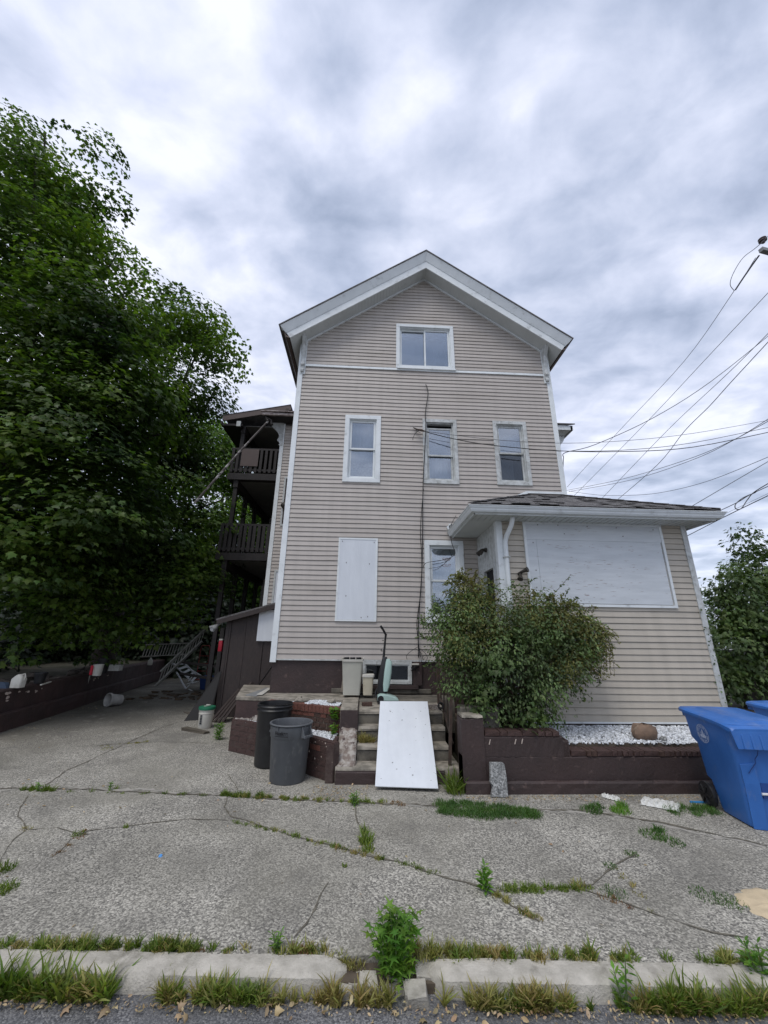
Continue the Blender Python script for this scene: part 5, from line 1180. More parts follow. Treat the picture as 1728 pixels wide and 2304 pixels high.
# ---------------------------------------------------------------- blue carts
def cart(loc, ang, label, seal=True):
    t = thing('wheeled_cart', (0, 0, 0), label, 'recycling cart', 'blue wheeled recycling carts by the garden wall'); b = MB()
    # local frame: front is -y, left is -x. base 0.56 wide x 0.56 deep, top 0.72 x 0.86
    def sec(z, hx, yf, yb, r): return [(p[0], p[1] , z) for p in rrect(0, (yf + yb) / 2, hx, (yb - yf) / 2, z, r)]
    b.loft([sec(.015, .27, -.24, .20, .05), sec(.05, .28, -.25, .215, .06), sec(.30, .295, -.275, .27, .06), sec(.33, .30, -.28, .33, .06), sec(.66, .315, -.30, .36, .06), sec(.72, .335, -.305, .42, .06), sec(.90, .345, -.33, .44, .06), sec(.985, .35, -.345, .45, .05)], True, True)
    b.build('body', BLUEPL, t, smooth=True)
    # flared bottom skirt and raised front panels either side of the lift bay
    for s in (-1, 1):
        q = MB(); q.loft([[(s * .27, -.245, .0), (s * .14, -.265, .0), (s * .14, -.235, .0), (s * .26, -.22, .0)], [(s * .29, -.285, .42), (s * .145, -.305, .42), (s * .145, -.27, .42), (s * .28, -.26, .42)], [(s * .30, -.30, .60), (s * .155, -.31, .62), (s * .155, -.29, .62), (s * .29, -.28, .60)]]); q.build('front_panel', BLUEPL, t, bevel=.008)
    q = MB(); q.box(-.135, .135, -.29, -.27, .29, .43); q.build('bar_recess', mat('deep_blue', (0.015, 0.06, 0.24), .5), t)
    q = MB(); q.tube([(-.15, -.300, .335), (.15, -.300, .335)], .012, 10); q.build('lift_bar', WHITEMET, t)
    # lid: slopes from the raised back to the front lip, with a ribbed apron
    def lsec(y, hx, z, e): return [(-hx, y, z - e), (-hx, y, z), (-hx * .93, y, z + .02), (-hx * .62, y, z + .024), (-hx * .55, y, z + .045 if -.28 < y < .36 else z + .024), (0, y, z + .05 if -.28 < y < .36 else z + .026), (hx * .55, y, z + .045 if -.28 < y < .36 else z + .024), (hx * .62, y, z + .024), (hx * .93, y, z + .02), (hx, y, z), (hx, y, z - e)]
    q = MB(); q.loft([lsec(.52, .33, 1.015, .02), lsec(.48, .365, 1.02, .03), lsec(.37, .375, 1.015, .03), lsec(.35, .375, 1.013, .03), lsec(-.10, .375, .99, .03), lsec(-.27, .375, .972, .03), lsec(-.29, .375, .968, .035), lsec(-.36, .365, .955, .04), lsec(-.385, .35, .93, .03)]); q.build('lid', BLUEPL, t, smooth=True)
    q = MB(); q.hexa([(-.34, -.40, .76), (.34, -.40, .76), (.34, -.375, .76), (-.34, -.375, .76), (-.368, -.385, .935), (.368, -.385, .935), (.368, -.35, .935), (-.368, -.35, .935)]); ap = q.build('lid_apron', BLUEPL, t, bevel=.006)
    for k in range(7):
        x = -.27 + k * .09; q = MB(); q.hexa([(x - .012, -.408, .765), (x + .012, -.408, .765), (x + .008, -.398, .765), (x - .008, -.398, .765), (x - .010, -.392, .90), (x + .010, -.392, .90), (x + .006, -.38, .90), (x - .006, -.38, .90)]); q.build('rib', BLUEPL, ap, bevel=.003)
    q = MB(); q.tube([(-.30, .52, .965), (.30, .52, .965)], .014, 10)
    for x in (-.28, .28): q.box(x - .02, x + .02, .43, .53, .93, 1.0)
    q.build('handle', BLUEPL, t)
    for s in (-1, 1):
        w = MB(); Mx = Matrix.Rotation(R(90), 4, 'Y'); w.lathe([(.03, -.03), (.105, -.03), (.128, -.022), (.132, 0), (.128, .022), (.105, .03), (.03, .03)], n=28, M=Mx, c=(s * .325, .30, .132)); wh = w.build('wheel', BLACKPL, t, smooth=True)
        w = MB(); w.lathe([(0, -.034), (.035, -.034), (.035, .034), (0, .034)], n=14, M=Mx, c=(s * .325, .30, .132))
        for k in range(6):
            a = k * math.pi / 3; w.bar((s * .325 - .02, .30, .132), (s * .325 - .02, .30 + .10 * math.cos(a), .132 + .10 * math.sin(a)), .05, .018)
        w.build('hub', BLACKPL, wh)
    w = MB(); w.tube([(-.33, .30, .132), (.33, .30, .132)], .012, 8); w.build('axle', GREYP, t)
    if seal:      # pale round city seal on the left side: ring with lettering ticks, hill and tower
        def sp(u, v):
            z = .80 + v; hx = .335 + (z - .72) * .06 + .004; return (-hx - .0025, .13 - u, z)
        q = MB(); n = 40
        for i in range(n):
            a0_, a1_ = 2 * math.pi * i / n, 2 * math.pi * (i + 1) / n
            for (ra, rb_) in ((.098, .092), (.062, .058)): q.add([sp(ra * math.cos(a0_), ra * math.sin(a0_)), sp(ra * math.cos(a1_), ra * math.sin(a1_)), sp(rb_ * math.cos(a1_), rb_ * math.sin(a1_)), sp(rb_ * math.cos(a0_), rb_ * math.sin(a0_))], [(0, 1, 2, 3)])
            if i % 10 not in (4, 9):
                m0 = a0_ + (a1_ - a0_) * .15; m1 = a0_ + (a1_ - a0_) * .85; q.add([sp(.086 * math.cos(m0), .086 * math.sin(m0)), sp(.086 * math.cos(m1), .086 * math.sin(m1)), sp(.070 * math.cos(m1), .070 * math.sin(m1)), sp(.070 * math.cos(m0), .070 * math.sin(m0))], [(0, 1, 2, 3)])
        q.add([sp(-.052, -.02), sp(-.035, -.045), sp(.035, -.045), sp(.052, -.02), sp(.02, -.005), sp(-.02, -.005)], [(0, 1, 2, 3, 4, 5)])
        q.add([sp(-.012, -.004), sp(.012, -.004), sp(.009, .03), sp(0, .046), sp(-.009, .03)], [(0, 1, 2, 3, 4)])
        q.add([sp(-.034, -.004), sp(-.02, -.004), sp(-.02, .012), sp(-.034, .016)], [(0, 1, 2, 3)]); q.add([sp(.02, -.004), sp(.034, -.004), sp(.034, .016), sp(.02, .012)], [(0, 1, 2, 3)])
        q.build('printed_seal', SEALM, t)
        q = MB(); q.tube([(-.10, -.325, .745), (-.12, -.33, .70), (-.15, -.322, .66), (-.155, -.322, .62), (-.20, -.318, .57), (-.235, -.305, .52)], .0035, 6); q.build('scratch', mat('dark_scratch', (0.008, 0.03, 0.14), .6), t)
    t.location = loc; t.rotation_euler = (0, 0, ang); return t
cart((4.38, 4.81, 0), R(-8), 'blue wheeled recycling cart with a pale round seal on its side, nearest the camera')
cart((5.86, 5.35, 0), R(6), 'blue wheeled recycling cart mostly cut off by the right edge of the picture', seal=False)

# ---------------------------------------------------------------- shed at the left of the house
sh = thing('lean_to_shed', (-2.7, 10.3, 0), 'dark brown lean-to shed with a sloping roof against the left side of the house', 'shed')
S0, S1, SYF = -3.42, -1.80, 10.2
def szt(x): return 2.19 + (x - S0) * .29
cur = S0; i = 0
for w in (.10, .36, .40, .06, .34, .36):
    x1 = min(cur + w - .006, S1); b = MB(); dy = .0 if w > .2 else -.02
    b.hexa([(cur, SYF + dy, 0), (x1, SYF + dy, 0), (x1, SYF + .03, 0), (cur, SYF + .03, 0), (cur, SYF + dy, szt(cur)), (x1, SYF + dy, szt(x1)), (x1, SYF + .03, szt(x1)), (cur, SYF + .03, szt(cur))]); b.build('wall_panel', BROWNWOOD, sh); cur += w
b = MB(); b.box(S0, S0 + .03, SYF + .03, 12.3, 0, 2.18); b.build('side_wall', BROWNWOOD, sh); MB().box(S0 - .03, S0 + .05, SYF - .03, SYF + .05, 0, 2.2).build('corner_post', BROWNWOOD, sh)
b = MB(); o = Vector((0, 2.3, 0)); p = [Vector((-3.66, SYF - .18, 2.17)), Vector((S1, SYF - .18, 2.72)), Vector((S1, SYF - .18, 2.76)), Vector((-3.66, SYF - .18, 2.21))]; b.prism(p, o); b.build('roof', SHINGLE, sh)
b = MB(); p = [Vector((-3.64, SYF - .20, 2.07)), Vector((S1, SYF - .20, 2.60)), Vector((S1, SYF - .20, 2.725)), Vector((-3.64, SYF - .20, 2.175))]; b.prism(p, (0, .03, 0)); b.build('barge_board', BROWNWOOD, sh)
b = MB(); b.box(-2.66, -1.83, 10.13, 10.15, 1.70, 2.44); b.build('white_panel', PLY, sh)
b = MB(); P1, P2 = (-1.955,9.200,1.274), (-2.450,9.900,0.696); b.tube([P1, P2], .015, 6); b.build('brace_rod', BLACKPL, sh)
# flood light under the shed eave
fl = thing('floodlight', (-3.6, 10.1, 2.05), 'small double floodlight under the left corner of the shed roof', 'light')
MB().tube([(-3.55, 10.1, 2.12), (-3.62, 10.1, 2.05)], .02, 8).build('arm', GREYP, fl)
MB().tube([(-3.62, 10.1, 2.05), (-3.66, 10.05, 2.0), (-3.70, 9.98, 1.95)], [.02, .05, .06], 12).build('lamp_head', GREYP, fl)
MB().lathe([(0, 0), (.05, 0)], c=(0, 0, 0), n=12, M=Matrix.Translation((-3.705, 9.97, 1.945)) @ Matrix.Rotation(R(-50), 4, 'X')).build('lens', WHITEMET, fl)
MB().tube([(-3.60, 10.1, 2.07), (-3.72, 10.1, 2.02), (-3.80, 10.06, 1.98)], [.02, .045, .055], 12).build('lamp_head', GREYP, fl)
# trellis posts and railing left of the shed
tp = thing('stair_rail_posts', (-4.0, 10.9, 0), 'dark brown stair posts with cross rails just left of the shed', 'railing')
for (xa, ya) in ((-3.98, 11.0), (-3.66, 10.6)): MB().box(xa - .05, xa + .05, ya - .05, ya + .05, 0, 2.0).build('post', PORCHW, tp)
for z in (.75, 1.05): MB().bar((-5.3, 12.3, z), (-3.7, 10.8, z), .04, .06).build('rail', PORCHW, tp)
# red jug hung on the post
jg = thing('red_jug', (-3.60, 10.42, 1.44), 'red plastic container with a white lid hanging on the stair post', 'container')
MB().loft([rrect(-3.60, 10.42, .045, .045, 1.44, .02), rrect(-3.60, 10.42, .05, .05, 1.47, .02), rrect(-3.60, 10.42, .05, .05, 1.67, .02), rrect(-3.60, 10.42, .04, .04, 1.70, .02)]).build('body', REDP, jg, smooth=True)
MB().loft([rrect(-3.60, 10.42, .05, .05, 1.70, .02), rrect(-3.60, 10.42, .05, .05, 1.735, .02)]).build('lid', WHITEPL, jg)
# leaning dark sheets against the shed corner
b = MB(); b.hexa([(-3.95, 9.75, 0), (-3.50, 9.95, 0), (-3.48, 9.97, 0), (-3.93, 9.77, 0), (-3.45, 10.05, 1.0), (-3.40, 10.08, 1.0), (-3.38, 10.10, 1.0), (-3.43, 10.07, 1.0)]); b.build('dark_sheet', mat('dark_grey_sheet', (0.05, .048, .046), .7), label='dark grey sheet leaning on the left corner of the shed', cat='sheet')
for i in range(4):
    b = MB(); x = -3.05 + i * .09; b.bar((x - .28, 9.65 - i * .03, .01), (x + .12, 10.1, .62 + i * .05), .08, .02); b.build('leaning_plank', BROWNWOOD, label=('leftmost', 'second from left', 'third from left', 'rightmost')[i] + ' of four dark broken planks leaning between the shed and the planter', cat='board', group='dark broken planks leaning between shed and planter')

# bucket
bk = thing('bucket', (-3.271,9.015,0.000), 'white plastic bucket with a green lid on the driveway by the shed', 'bucket')
bx, by, _ = (-3.255,8.976,0.000); by += .14
b = MB(); b.lathe([(0, 0), (.125, 0), (.13, .01), (.145, .27), (.152, .275), (.152, .285), (.146, .29), (.149, .325), (.155, .33), (.155, .34), (.15, .345), (.15, .375), (0, .375)], c=(bx, by, 0), n=36); b.build('body', WHITEPL, bk, smooth=True)
b = MB(); b.lathe([(.152, .345), (.165, .35), (.168, .38), (.165, .40), (.15, .405), (0, .40)], c=(bx, by, 0), n=36); b.build('lid', GREENPL, bk, smooth=True)
b = MB()
def wb(u, v): th = R(-110) + u / .145; return (bx + .1445 * math.cos(th), by + .1445 * math.sin(th), v)
for (u0, u1, v0, v1) in ((-.028, .028, .08, .26),): b.add([wb(u0, v0), wb(0, v0), wb(u1, v0), wb(u1, v1), wb(0, v1), wb(u0, v1)], [(0, 1, 4, 5), (1, 2, 3, 4)])
b.build('label_ground', GREYP, bk); b = MB()
for k, (v0, v1) in enumerate(((.235, .255), (.215, .228), (.17, .205), (.135, .16), (.095, .125))): b.add([(*Vector(wb(-.022, v0)) * 1.0,), wb(.020, v0), wb(.020, v1), wb(-.022, v1)], [(0, 1, 2, 3)])
b.v = [(bx + (v[0] - bx) * 1.012, by + (v[1] - by) * 1.012, v[2]) for v in b.v]; b.build('label_print', INKM, bk)
b = MB(); b.bar((bx - .05, by - .06, .41), (bx + .05, by + .04, .425), .02, .015); b.bar((bx - .04, by + .05, .425), (bx + .06, by - .02, .435), .02, .015); b.build('white_stick', WHITEPL, label='two crossed white sticks lying on the green bucket lid', cat='stick')
b = MB(); b.hexa([(-3.62, 8.86, 0), (-3.05, 8.55, 0), (-2.98, 8.66, 0), (-3.55, 9.0, 0), (-3.62, 8.86, .05), (-3.05, 8.55, .04), (-2.98, 8.66, .04), (-3.55, 9.0, .05)]); jit(b, .008, 2); b.build('flat_board', mat('dirty_wood', (0.10, 0.085, 0.065), .9), label='dark weathered board lying in front of the bucket', cat='board')
b = MB(); p = [(-4.413,10.759,0.010), (-4.092,10.711,0.010), (-3.895,10.382,0.010), (-4.059,10.377,0.010)]; b.prism(p, (0, 0, .01)); b.build('pale_scrap', WOODP, label='pale flat wood scrap lying left of the bucket', cat='scrap')

# ---------------------------------------------------------------- retaining wall on the left with junk
rw = thing('retaining_wall', (-7.2, 10, 0), 'long dark brown painted retaining wall left of the driveway with flaking top', 'wall')
LW = [(-6.20, 4.2), (-6.90, 8.65), (-7.15, 10.4), (-8.20, 16.3), (-8.6, 18.5)]
def off(P, d):
    out = []
    for i, p in enumerate(P):
        a = Vector(P[max(i - 1, 0)]); c = Vector(P[min(i + 1, len(P) - 1)]); t = (c - a).normalized(); out.append((p[0] - t.y * d, p[1] + t.x * d))
    return out
def strip_wall(P, d0, d1, z0, z1f, m, nm, seed, amt=.01):
    r = random.Random(seed); pts = []
    for a, c in zip(P, P[1:]):
        n = max(2, int((Vector(c) - Vector(a)).length / .16))
        for i in range(n): pts.append((a[0] + (c[0] - a[0]) * i / n, a[1] + (c[1] - a[1]) * i / n))
    pts.append(P[-1]); A_, B2 = off(pts, d0), off(pts, d1); secs = []
    for i, (p, q) in enumerate(zip(A_, B2)):
        z = z1f(pts[i][1]) + r.uniform(-amt, amt); j = lambda: r.uniform(-.006, .006)
        secs.append([(p[0], p[1], z0), (p[0] + j(), p[1] + j(), z * .5), (p[0] + j() * 2 - .006, p[1], z - .03), (p[0] - .03, p[1], z), (q[0], q[1], z + r.uniform(-amt, amt)), (q[0], q[1], z0)])
    b = MB(); b.loft(secs); return b.build(nm, m, rw)
strip_wall(LW, 0, .14, 0, lambda y: .34, BROWNW, 'footing_ledge', 1, .006)
strip_wall(LW, .10, .40, 0, lambda y: .76, BROWNW, 'wall_body', 2, .016)
LWB = [(-9.5, 3.5)] + off(LW, .35)[0:] + [(-9.2, 21), (-40, 21), (-40, 3.5)]
sheet('terrace_ground', [(p[0], p[1]) for p in LWB], 0, .70, DIRT)
b = MB(); r_ = random.Random(9)
for i in range(46):      # bare patches where the paint has come off, near the top
    y = r_.uniform(8.6, 11.2) if i < 34 else r_.uniform(11.2, 13); x = -6.90 - (y - 8.65) * .165 - .108; z = r_.gauss(.62, .05); s = r_.uniform(.012, .05)
    pts = [(x, y + math.cos(k * 1.05) * s * r_.uniform(.7, 1.5), min(z + math.sin(k * 1.05) * s * r_.uniform(.4, .8), .73)) for k in range(6)]; b.add([(p[0] + .022, p[1], p[2]) for p in pts], [(0, 1, 2, 3, 4, 5)])
b.build('bare_chip', CHIP, rw, kind='stuff')
b = MB()
for (ya, yb, z0, z1) in ((11.55, 11.85, .50, .72), (12.1, 12.25, .50, .74)): x = -6.9 - (ya - 8.65) * .168 - .085; b.add([(x, ya, z0), (x - .04, yb, z0), (x - .045, yb, z1), (x - .01, ya + .08, z1)], [(0, 1, 2, 3)])
b.build('whitewash_patch', PAPER, rw)
def junk(name, px_, builder, label, cat): pass
# white jug
j = thing('plastic_jug', (-7.022,8.880,0.760), 'white plastic jug standing on the near end of the left wall', 'jug')
jx, jy, jz = (-7.022,8.880,0.760)
MB().loft([rrect(jx, jy, .10, .08, jz, .03), rrect(jx, jy, .105, .085, jz + .16, .035), rrect(jx, jy, .07, .055, jz + .22, .03), rrect(jx, jy, .03, .03, jz + .25, .015)]).build('body', WHITEPL, j, smooth=True)
MB().tube([(jx + .02, jy, jz + .24), (jx + .09, jy, jz + .26), (jx + .11, jy, jz + .2), (jx + .10, jy, jz + .14)], .013, 8).build('handle', WHITEPL, j)
j = thing('black_pot', (-7.189,9.643,0.760), 'black plastic plant pot on the left wall beside the white jug', 'plant pot')
jx, jy, jz = (-7.189,9.643,0.760)
MB().lathe([(0, 0), (.09, 0), (.115, .19), (.125, .19), (.125, .225), (.115, .225), (.10, .05), (0, .05)], c=(jx, jy, jz), n=24).build('body', BLACKPL, j, smooth=True)
b = MB(); b.bar((-6.715,9.080,0.790), (-6.935,9.637,0.790), .03, .02); b.build('white_stick', WHITEPL, label='short white stick lying on the left wall by the black pot', cat='stick')
j = thing('paint_pail', (-7.000,11.277,0.780), 'white paint pail with red drips on the far part of the left wall', 'pail')
jx, jy, jz = (-6.928,11.165,0.780)
MB().lathe([(0, 0), (.10, 0), (.115, .25), (.12, .25), (.12, .27), (.105, .27), (.095, .02), (0, .02)], c=(jx, jy, jz), n=24).build('body', WHITEPL, j, smooth=True)
MB().box(jx - .12, jx - .06, jy - .125, jy - .08, jz + .02, jz + .25).build('red_drip', REDP, j, bevel=.01)
j = thing('black_bucket', (-7.030,11.521,0.780), 'black bucket standing behind the white pail on the left wall', 'bucket')
MB().lathe([(0, 0), (.12, 0), (.15, .36), (.16, .36), (.16, .38), (.145, .38), (.115, .03), (0, .03)], c=(-7.172,11.765,0.780), n=24).build('body', BLACKPL, j, smooth=True)
j = thing('white_box', (-7.599,12.782,0.800), 'flat white box lying on the left wall beyond the pails', 'box')
jx, jy, jz = (-7.333,12.348,0.800)
MB().box(jx - .28, jx + .30, jy - .1, jy + .12, jz, jz + .16).build('body', PAPER, j, bevel=.01)
b = MB(); b.tube([(-7.296,8.822,0.740), (-7.277,8.934,0.760)], [.14, .10], 10); b.build('blue_tarp', mat('grey_blue_tarp', (0.07, 0.10, 0.15), .6), label='bunched grey-blue tarp at the left edge of the picture on the wall', cat='tarp')
b = MB(); r_ = random.Random(14)
for i in range(60):
    y = r_.uniform(8.6, 15); x = -7.15 - (y - 8.65) * .17 - r_.uniform(.0, 1.0); s = r_.uniform(.04, .13)
    b.hexa([(x + dx * s * r_.uniform(.6, 1.3), y + dy * s * r_.uniform(.6, 1.3), .70 + (s * r_.uniform(.5, 1.2)) * dz) for dz in (0, 1) for dx, dy in ((-1, -1), (1, -1), (1, 1), (-1, 1))])
b.build('rubble_heap', mat('earthy_rubble', (0.11, 0.09, 0.075), .95, (0.06, 0.05, 0.042), 6, bump=.6), kind='stuff', label='earth and rubble heaped behind the top of the left wall', cat='rubble')
# tipped flower pot on the driveway
j = thing('tipped_pot', (-6.614,11.362,0.000), 'large pale plastic pot lying on its side against the left wall', 'plant pot')
jx, jy, _ = (-6.581,11.363,0.000); Mx = Matrix.Translation((jx, jy + .18, .155)) @ Matrix.Rotation(R(62), 4, 'Z') @ Matrix.Rotation(R(-83), 4, 'Y')
MB().lathe([(0, -.19), (.125, -.19), (.145, .10), (.165, .105), (.165, .16), (.15, .16), (.135, .06), (.115, -.17), (0, -.17)], n=36, M=Mx).build('body', mat('pale_grey_plastic', (0.42, .41, .38), .6, (.3, .29, .27), 5), j, smooth=True)

# ---------------------------------------------------------------- ladders, tote, hand truck at the far end
def ladder(name, a0, a1, side, n, w, rs, m, label, rung_r=.016, flat=True):
    t = thing(name, tuple(a0), label, 'ladder'); a0, a1, side = Vector(a0), Vector(a1), Vector(side).normalized()
    nrm_ = (a1 - a0).cross(side).normalized()
    for s in (0, 1): b = MB(); b.bar(a0 + side * w * s, a1 + side * w * s, rs[1], rs[0], up=side); b.build('stile', m, t)
    for i in range(n):
        p = a0.lerp(a1, (i + .6) / n); b = MB(); b.tube([p, p + side * w], rung_r, 8); b.build('rung', m, t)
    return t
A0 = Vector((-7.125,14.796,0.000)); A1 = Vector((-5.874,15.000,1.635))
ladder('wooden_ladder', A0 + Vector((0, 0, .12)), A1 - Vector((0, 0, .05)), (0.10, .2, 1), 13, .46, (.05, .13), LADDERW, 'long grey wooden ladder slanting up from the driveway against the left wall')
B0 = Vector((-8.784,16.600,0.952)); B1 = Vector((-7.186,17.200,1.043))
ladder('wooden_ladder', B0, B1, (0.06, .25, 1), 17, .45, (.03, .10), LADDERW, 'dark wooden ladder lying on its side along the top of the left wall')
sl = thing('step_ladder', (-6.265,15.085,0.000), 'fallen white aluminium step ladder leaning on the long wooden ladder', 'ladder')
def Q(x, y, d): 
    return Vector((x, y, d))
p1, p2 = Vector((-6.834,15.100,0.837)), Vector((-6.487,15.100,0.900)); q1, q2 = Vector((-6.063,14.700,0.061)), Vector((-5.656,14.700,0.317))
for a, c in ((p1, Vector((-5.820,14.700,0.217))), (p2, Vector((-5.725,14.800,0.406))), (p1 + Vector((.2, 0, -.3)), q1), (p2 + Vector((.1, 0, -.15)), Vector((-5.558,14.800,0.408)))): MB().bar(a, c, .03, .055, up=(0, 1, 0)).build('stile', ALUM, sl)
for i in range(5):
    t = (i + .5) / 5; MB().bar(p1.lerp(Vector((-5.820,14.700,0.217)), t), p2.lerp(Vector((-5.725,14.800,0.406)), t), .07, .03, up=(0, 1, 0)).build('step', WHITEMET, sl)
for a, c in ((Vector((-6.044,14.700,0.215)), Vector((-5.666,14.700,0.289))), (Vector((-6.011,14.700,0.286)), Vector((-5.885,14.750,0.495))), (q1, Vector((-5.947,14.700,0.174))), (q1 + Vector((.1, 0, -.02)), Vector((-5.828,14.700,-0.006)))): MB().bar(a, c, .02, .03, up=(0, 1, 0)).build('brace', WHITEMET, sl)
tt = thing('storage_tote', (-5.429,14.902,0.000), 'navy blue plastic storage tote at the far end of the driveway', 'tote')
tx, ty, _ = (-5.355,14.907,0.000); ty += .25
MB().loft([rrect(tx, ty, .33, .22, 0, .03), rrect(tx, ty, .38, .26, .40, .04), rrect(tx, ty, .36, .24, .40, .04), rrect(tx, ty, .32, .2, .03, .03)]).build('body', BLUEPD, tt, smooth=True)
MB().loft([rrect(tx, ty, .40, .28, .36, .04), rrect(tx, ty, .40, .28, .41, .04), rrect(tx, ty, .37, .25, .42, .04)], True, True).build('lid', BLUEPD, tt, smooth=True)
tt = thing('plastic_basket', (-5.328,15.774,0.000), 'pale grey plastic basket tilted behind the blue tote', 'basket')
MB().hexa([(tx + .30, ty - .02, .38), (tx + .62, ty, .44), (tx + .62, ty + .3, .44), (tx + .30, ty + .28, .38), (tx + .18, ty - .06, .62), (tx + .62, ty - .05, .74), (tx + .62, ty + .35, .74), (tx + .18, ty + .33, .62)]).build('body', mat('pale_green_grey_plastic', (0.30, .33, .30), .5), tt, bevel=.015)
ht = thing('hand_truck', (-5.9, 17.2, 0), 'dark red hand truck standing in the shade behind the blue tote', 'hand truck')
hx_, hy_ = Vector((-6.821,17.912,0.000)).x, Vector((-6.821,17.912,0.000)).y
b = MB(); b.tube([(hx_ - .2, hy_, .1), (hx_ - .2, hy_, 1.25), (hx_ - .15, hy_, 1.36), (hx_ + .15, hy_, 1.36), (hx_ + .2, hy_, 1.25), (hx_ + .2, hy_, .1)], .02, 8); b.build('frame', REDMET, ht, smooth=True)
for z in (.35, .65, .95): MB().bar((hx_ - .2, hy_, z), (hx_ + .2, hy_, z), .03, .03).build('crossbar', REDMET, ht)
MB().box(hx_ - .22, hx_ + .22, hy_ - .2, hy_, .02, .04).build('toe_plate', REDMET, ht)
for s in (-1, 1): MB().lathe([(0, -.03), (.12, -.03), (.12, .03), (0, .03)], n=18, M=Matrix.Rotation(R(90), 4, 'Y'), c=(hx_ + s * .24, hy_ + .06, .12)).build('wheel', BLACKPL, ht)
tt = thing('small_jug', (-7.411,15.800,0.787), 'small white jug hanging below the dark ladder on the left wall', 'jug')
jx, jy, jz = (-7.866,15.600,0.826)
MB().lathe([(0, 0), (.07, 0), (.08, .02), (.08, .16), (.03, .22), (.025, .26), (0, .26)], c=(jx, jy, jz - .1), n=18).build('body', WHITEPL, tt, smooth=True)
b = MB(); r_ = random.Random(15)
for i in range(60):
    c = Vector((-5.859,13.236,0.000)) + Vector((r_.uniform(-1.0, 1.3), r_.uniform(-.7, 1.1), 0)); s = r_.uniform(.02, .09)
    b.hexa([(c.x + dx * s * r_.uniform(.6, 1.6), c.y + dy * s * r_.uniform(.4, 1.0), .0 + (s * r_.uniform(.3, .8)) * dz) for dz in (0, 1) for dx, dy in ((-1, -1), (1, -1), (1, 1), (-1, 1))])
b.build('debris_heap', mat('leafy_debris', (0.11, 0.075, 0.045), .95, (0.05, .04, .03), 5, bump=.5), kind='stuff', label='scattered brown leaves and wood debris below the ladders', cat='debris')

# paper, sand and small litter
def crumple(name, pts, h, label, seed):
    r = random.Random(seed); P = [Vector(p) for p in pts]; n = 22; b = MB(); L = []
    for i in range(n + 1):
        t = i / n; a, c = P[0].lerp(P[1], t), P[3].lerp(P[2], t); row = []
        for k in range(7): q = a.lerp(c, k / 6); edge = min(k, 6 - k, i, n - i); row.append((q.x + r.uniform(-.012, .012), q.y + r.uniform(-.012, .012), .008 + (0 if edge == 0 else r.uniform(.2, 1) * h)))
        L.append(row)
    for row in L: b.v += row
    b.f = [(i * 7 + k, i * 7 + k + 1, (i + 1) * 7 + k + 1, (i + 1) * 7 + k) for i in range(n) for k in range(6)]; return b.build(name, PAPER, label=label, cat='litter')
crumple('crumpled_sheet', [(3.294,5.214,-0.000), (3.607,5.019,0.000), (3.782,5.209,0.000), (3.481,5.449,0.000)], .035, 'larger crumpled white sheet on the ground near the blue cart', 1)
crumple('crumpled_sheet', [(2.960,5.453,0.000), (3.090,5.305,0.000), (3.171,5.397,0.000), (3.033,5.536,0.000)], .03, 'smaller crumpled white sheet on the ground along the garden wall', 2)
b = MB(); r_ = random.Random(3); c = Vector((3.118,3.436,0.000)); b.lathe([(.0, .012), (.10, .011), (.17, .008), (.21, .003), (.22, -.006)], c=(c.x + .02, c.y, 0), n=40, sx=1.5); jit(b, .007, 6); b.build('sand_spill', SANDM, smooth='full', label='pale spill of sand on the asphalt at the right edge of the picture', cat='sand')
b = MB(); b.lathe([(0, .012), (.013, .012), (.016, 0)], c=(-1.723,4.199,0.000), n=14); b.build('litter_disc', mat('sky_blue_cap', (.12, .36, .75), .4), label='small blue bottle cap lying alone on the asphalt', cat='cap')
b = MB(); p = Vector((0.838,2.845,-0.078)); b.box(p.x - .012, p.x + .012, p.y - .006, p.y + .006, p.z, p.z + .012); b.build('blue_wrapper', BLUETR, label='tiny blue wrapper in the gutter below the right kerb stone', cat='litter')
b = MB(); p = Vector((3.958,5.281,0.010)); b.bar(p, p + Vector((.22, -.02, 0)), .02, .015); b.build('blue_stick', BLUETR, label='short blue plastic strip on the ground beside the cart wheel', cat='litter')

# ---------------------------------------------------------------- cables on the facade
def cable(name, pts, r, label, n=6, m=BLACKW, cat='cable', group=None, sub=4):
    P = [Vector(p) for p in pts]; Q_ = []
    for i in range(len(P) - 1):       # catmull-rom
        p0, p1, p2, p3 = P[max(i - 1, 0)], P[i], P[i + 1], P[min(i + 2, len(P) - 1)]
        for k in range(sub):
            t = k / sub; Q_.append(.5 * ((2 * p1) + (p2 - p0) * t + (2 * p0 - 5 * p1 + 4 * p2 - p3) * t * t + (3 * p1 - p0 - 3 * p2 + p3) * t ** 3))
    Q_.append(P[-1]); b = MB(); b.tube(Q_, r, n); return b.build(name, m, label=label, cat=cat, group=group, smooth='full')
yc = Y0 - .06
cable('wall_cable', [(1.326,7.950,7.730), (1.376,7.950,7.478), (1.299,7.950,6.918), (1.298,7.930,6.488), (1.210,7.930,5.085), (1.182,7.940,3.961), (1.150,7.940,3.150), (1.093,7.940,2.473), (1.059,7.940,1.957), (1.060,7.940,1.463)], .010, 'black cable running down the facade from above the middle window to the basement')
cable('wall_cable', [(1.217,7.920,4.975), (1.135,7.930,4.055), (1.151,7.920,3.379), (1.123,7.930,2.739), (1.032,7.920,2.126), (1.063,7.930,1.708), (1.094,7.930,1.480)], .008, 'slightly wavy black cable twisted beside the main cable on the facade')
cable('wall_cable', [(1.053,7.930,1.667), (0.911,7.910,1.584), (0.824,7.910,1.502), (0.833,7.920,1.429)], .005, 'thin black cable end looping left above the basement window')
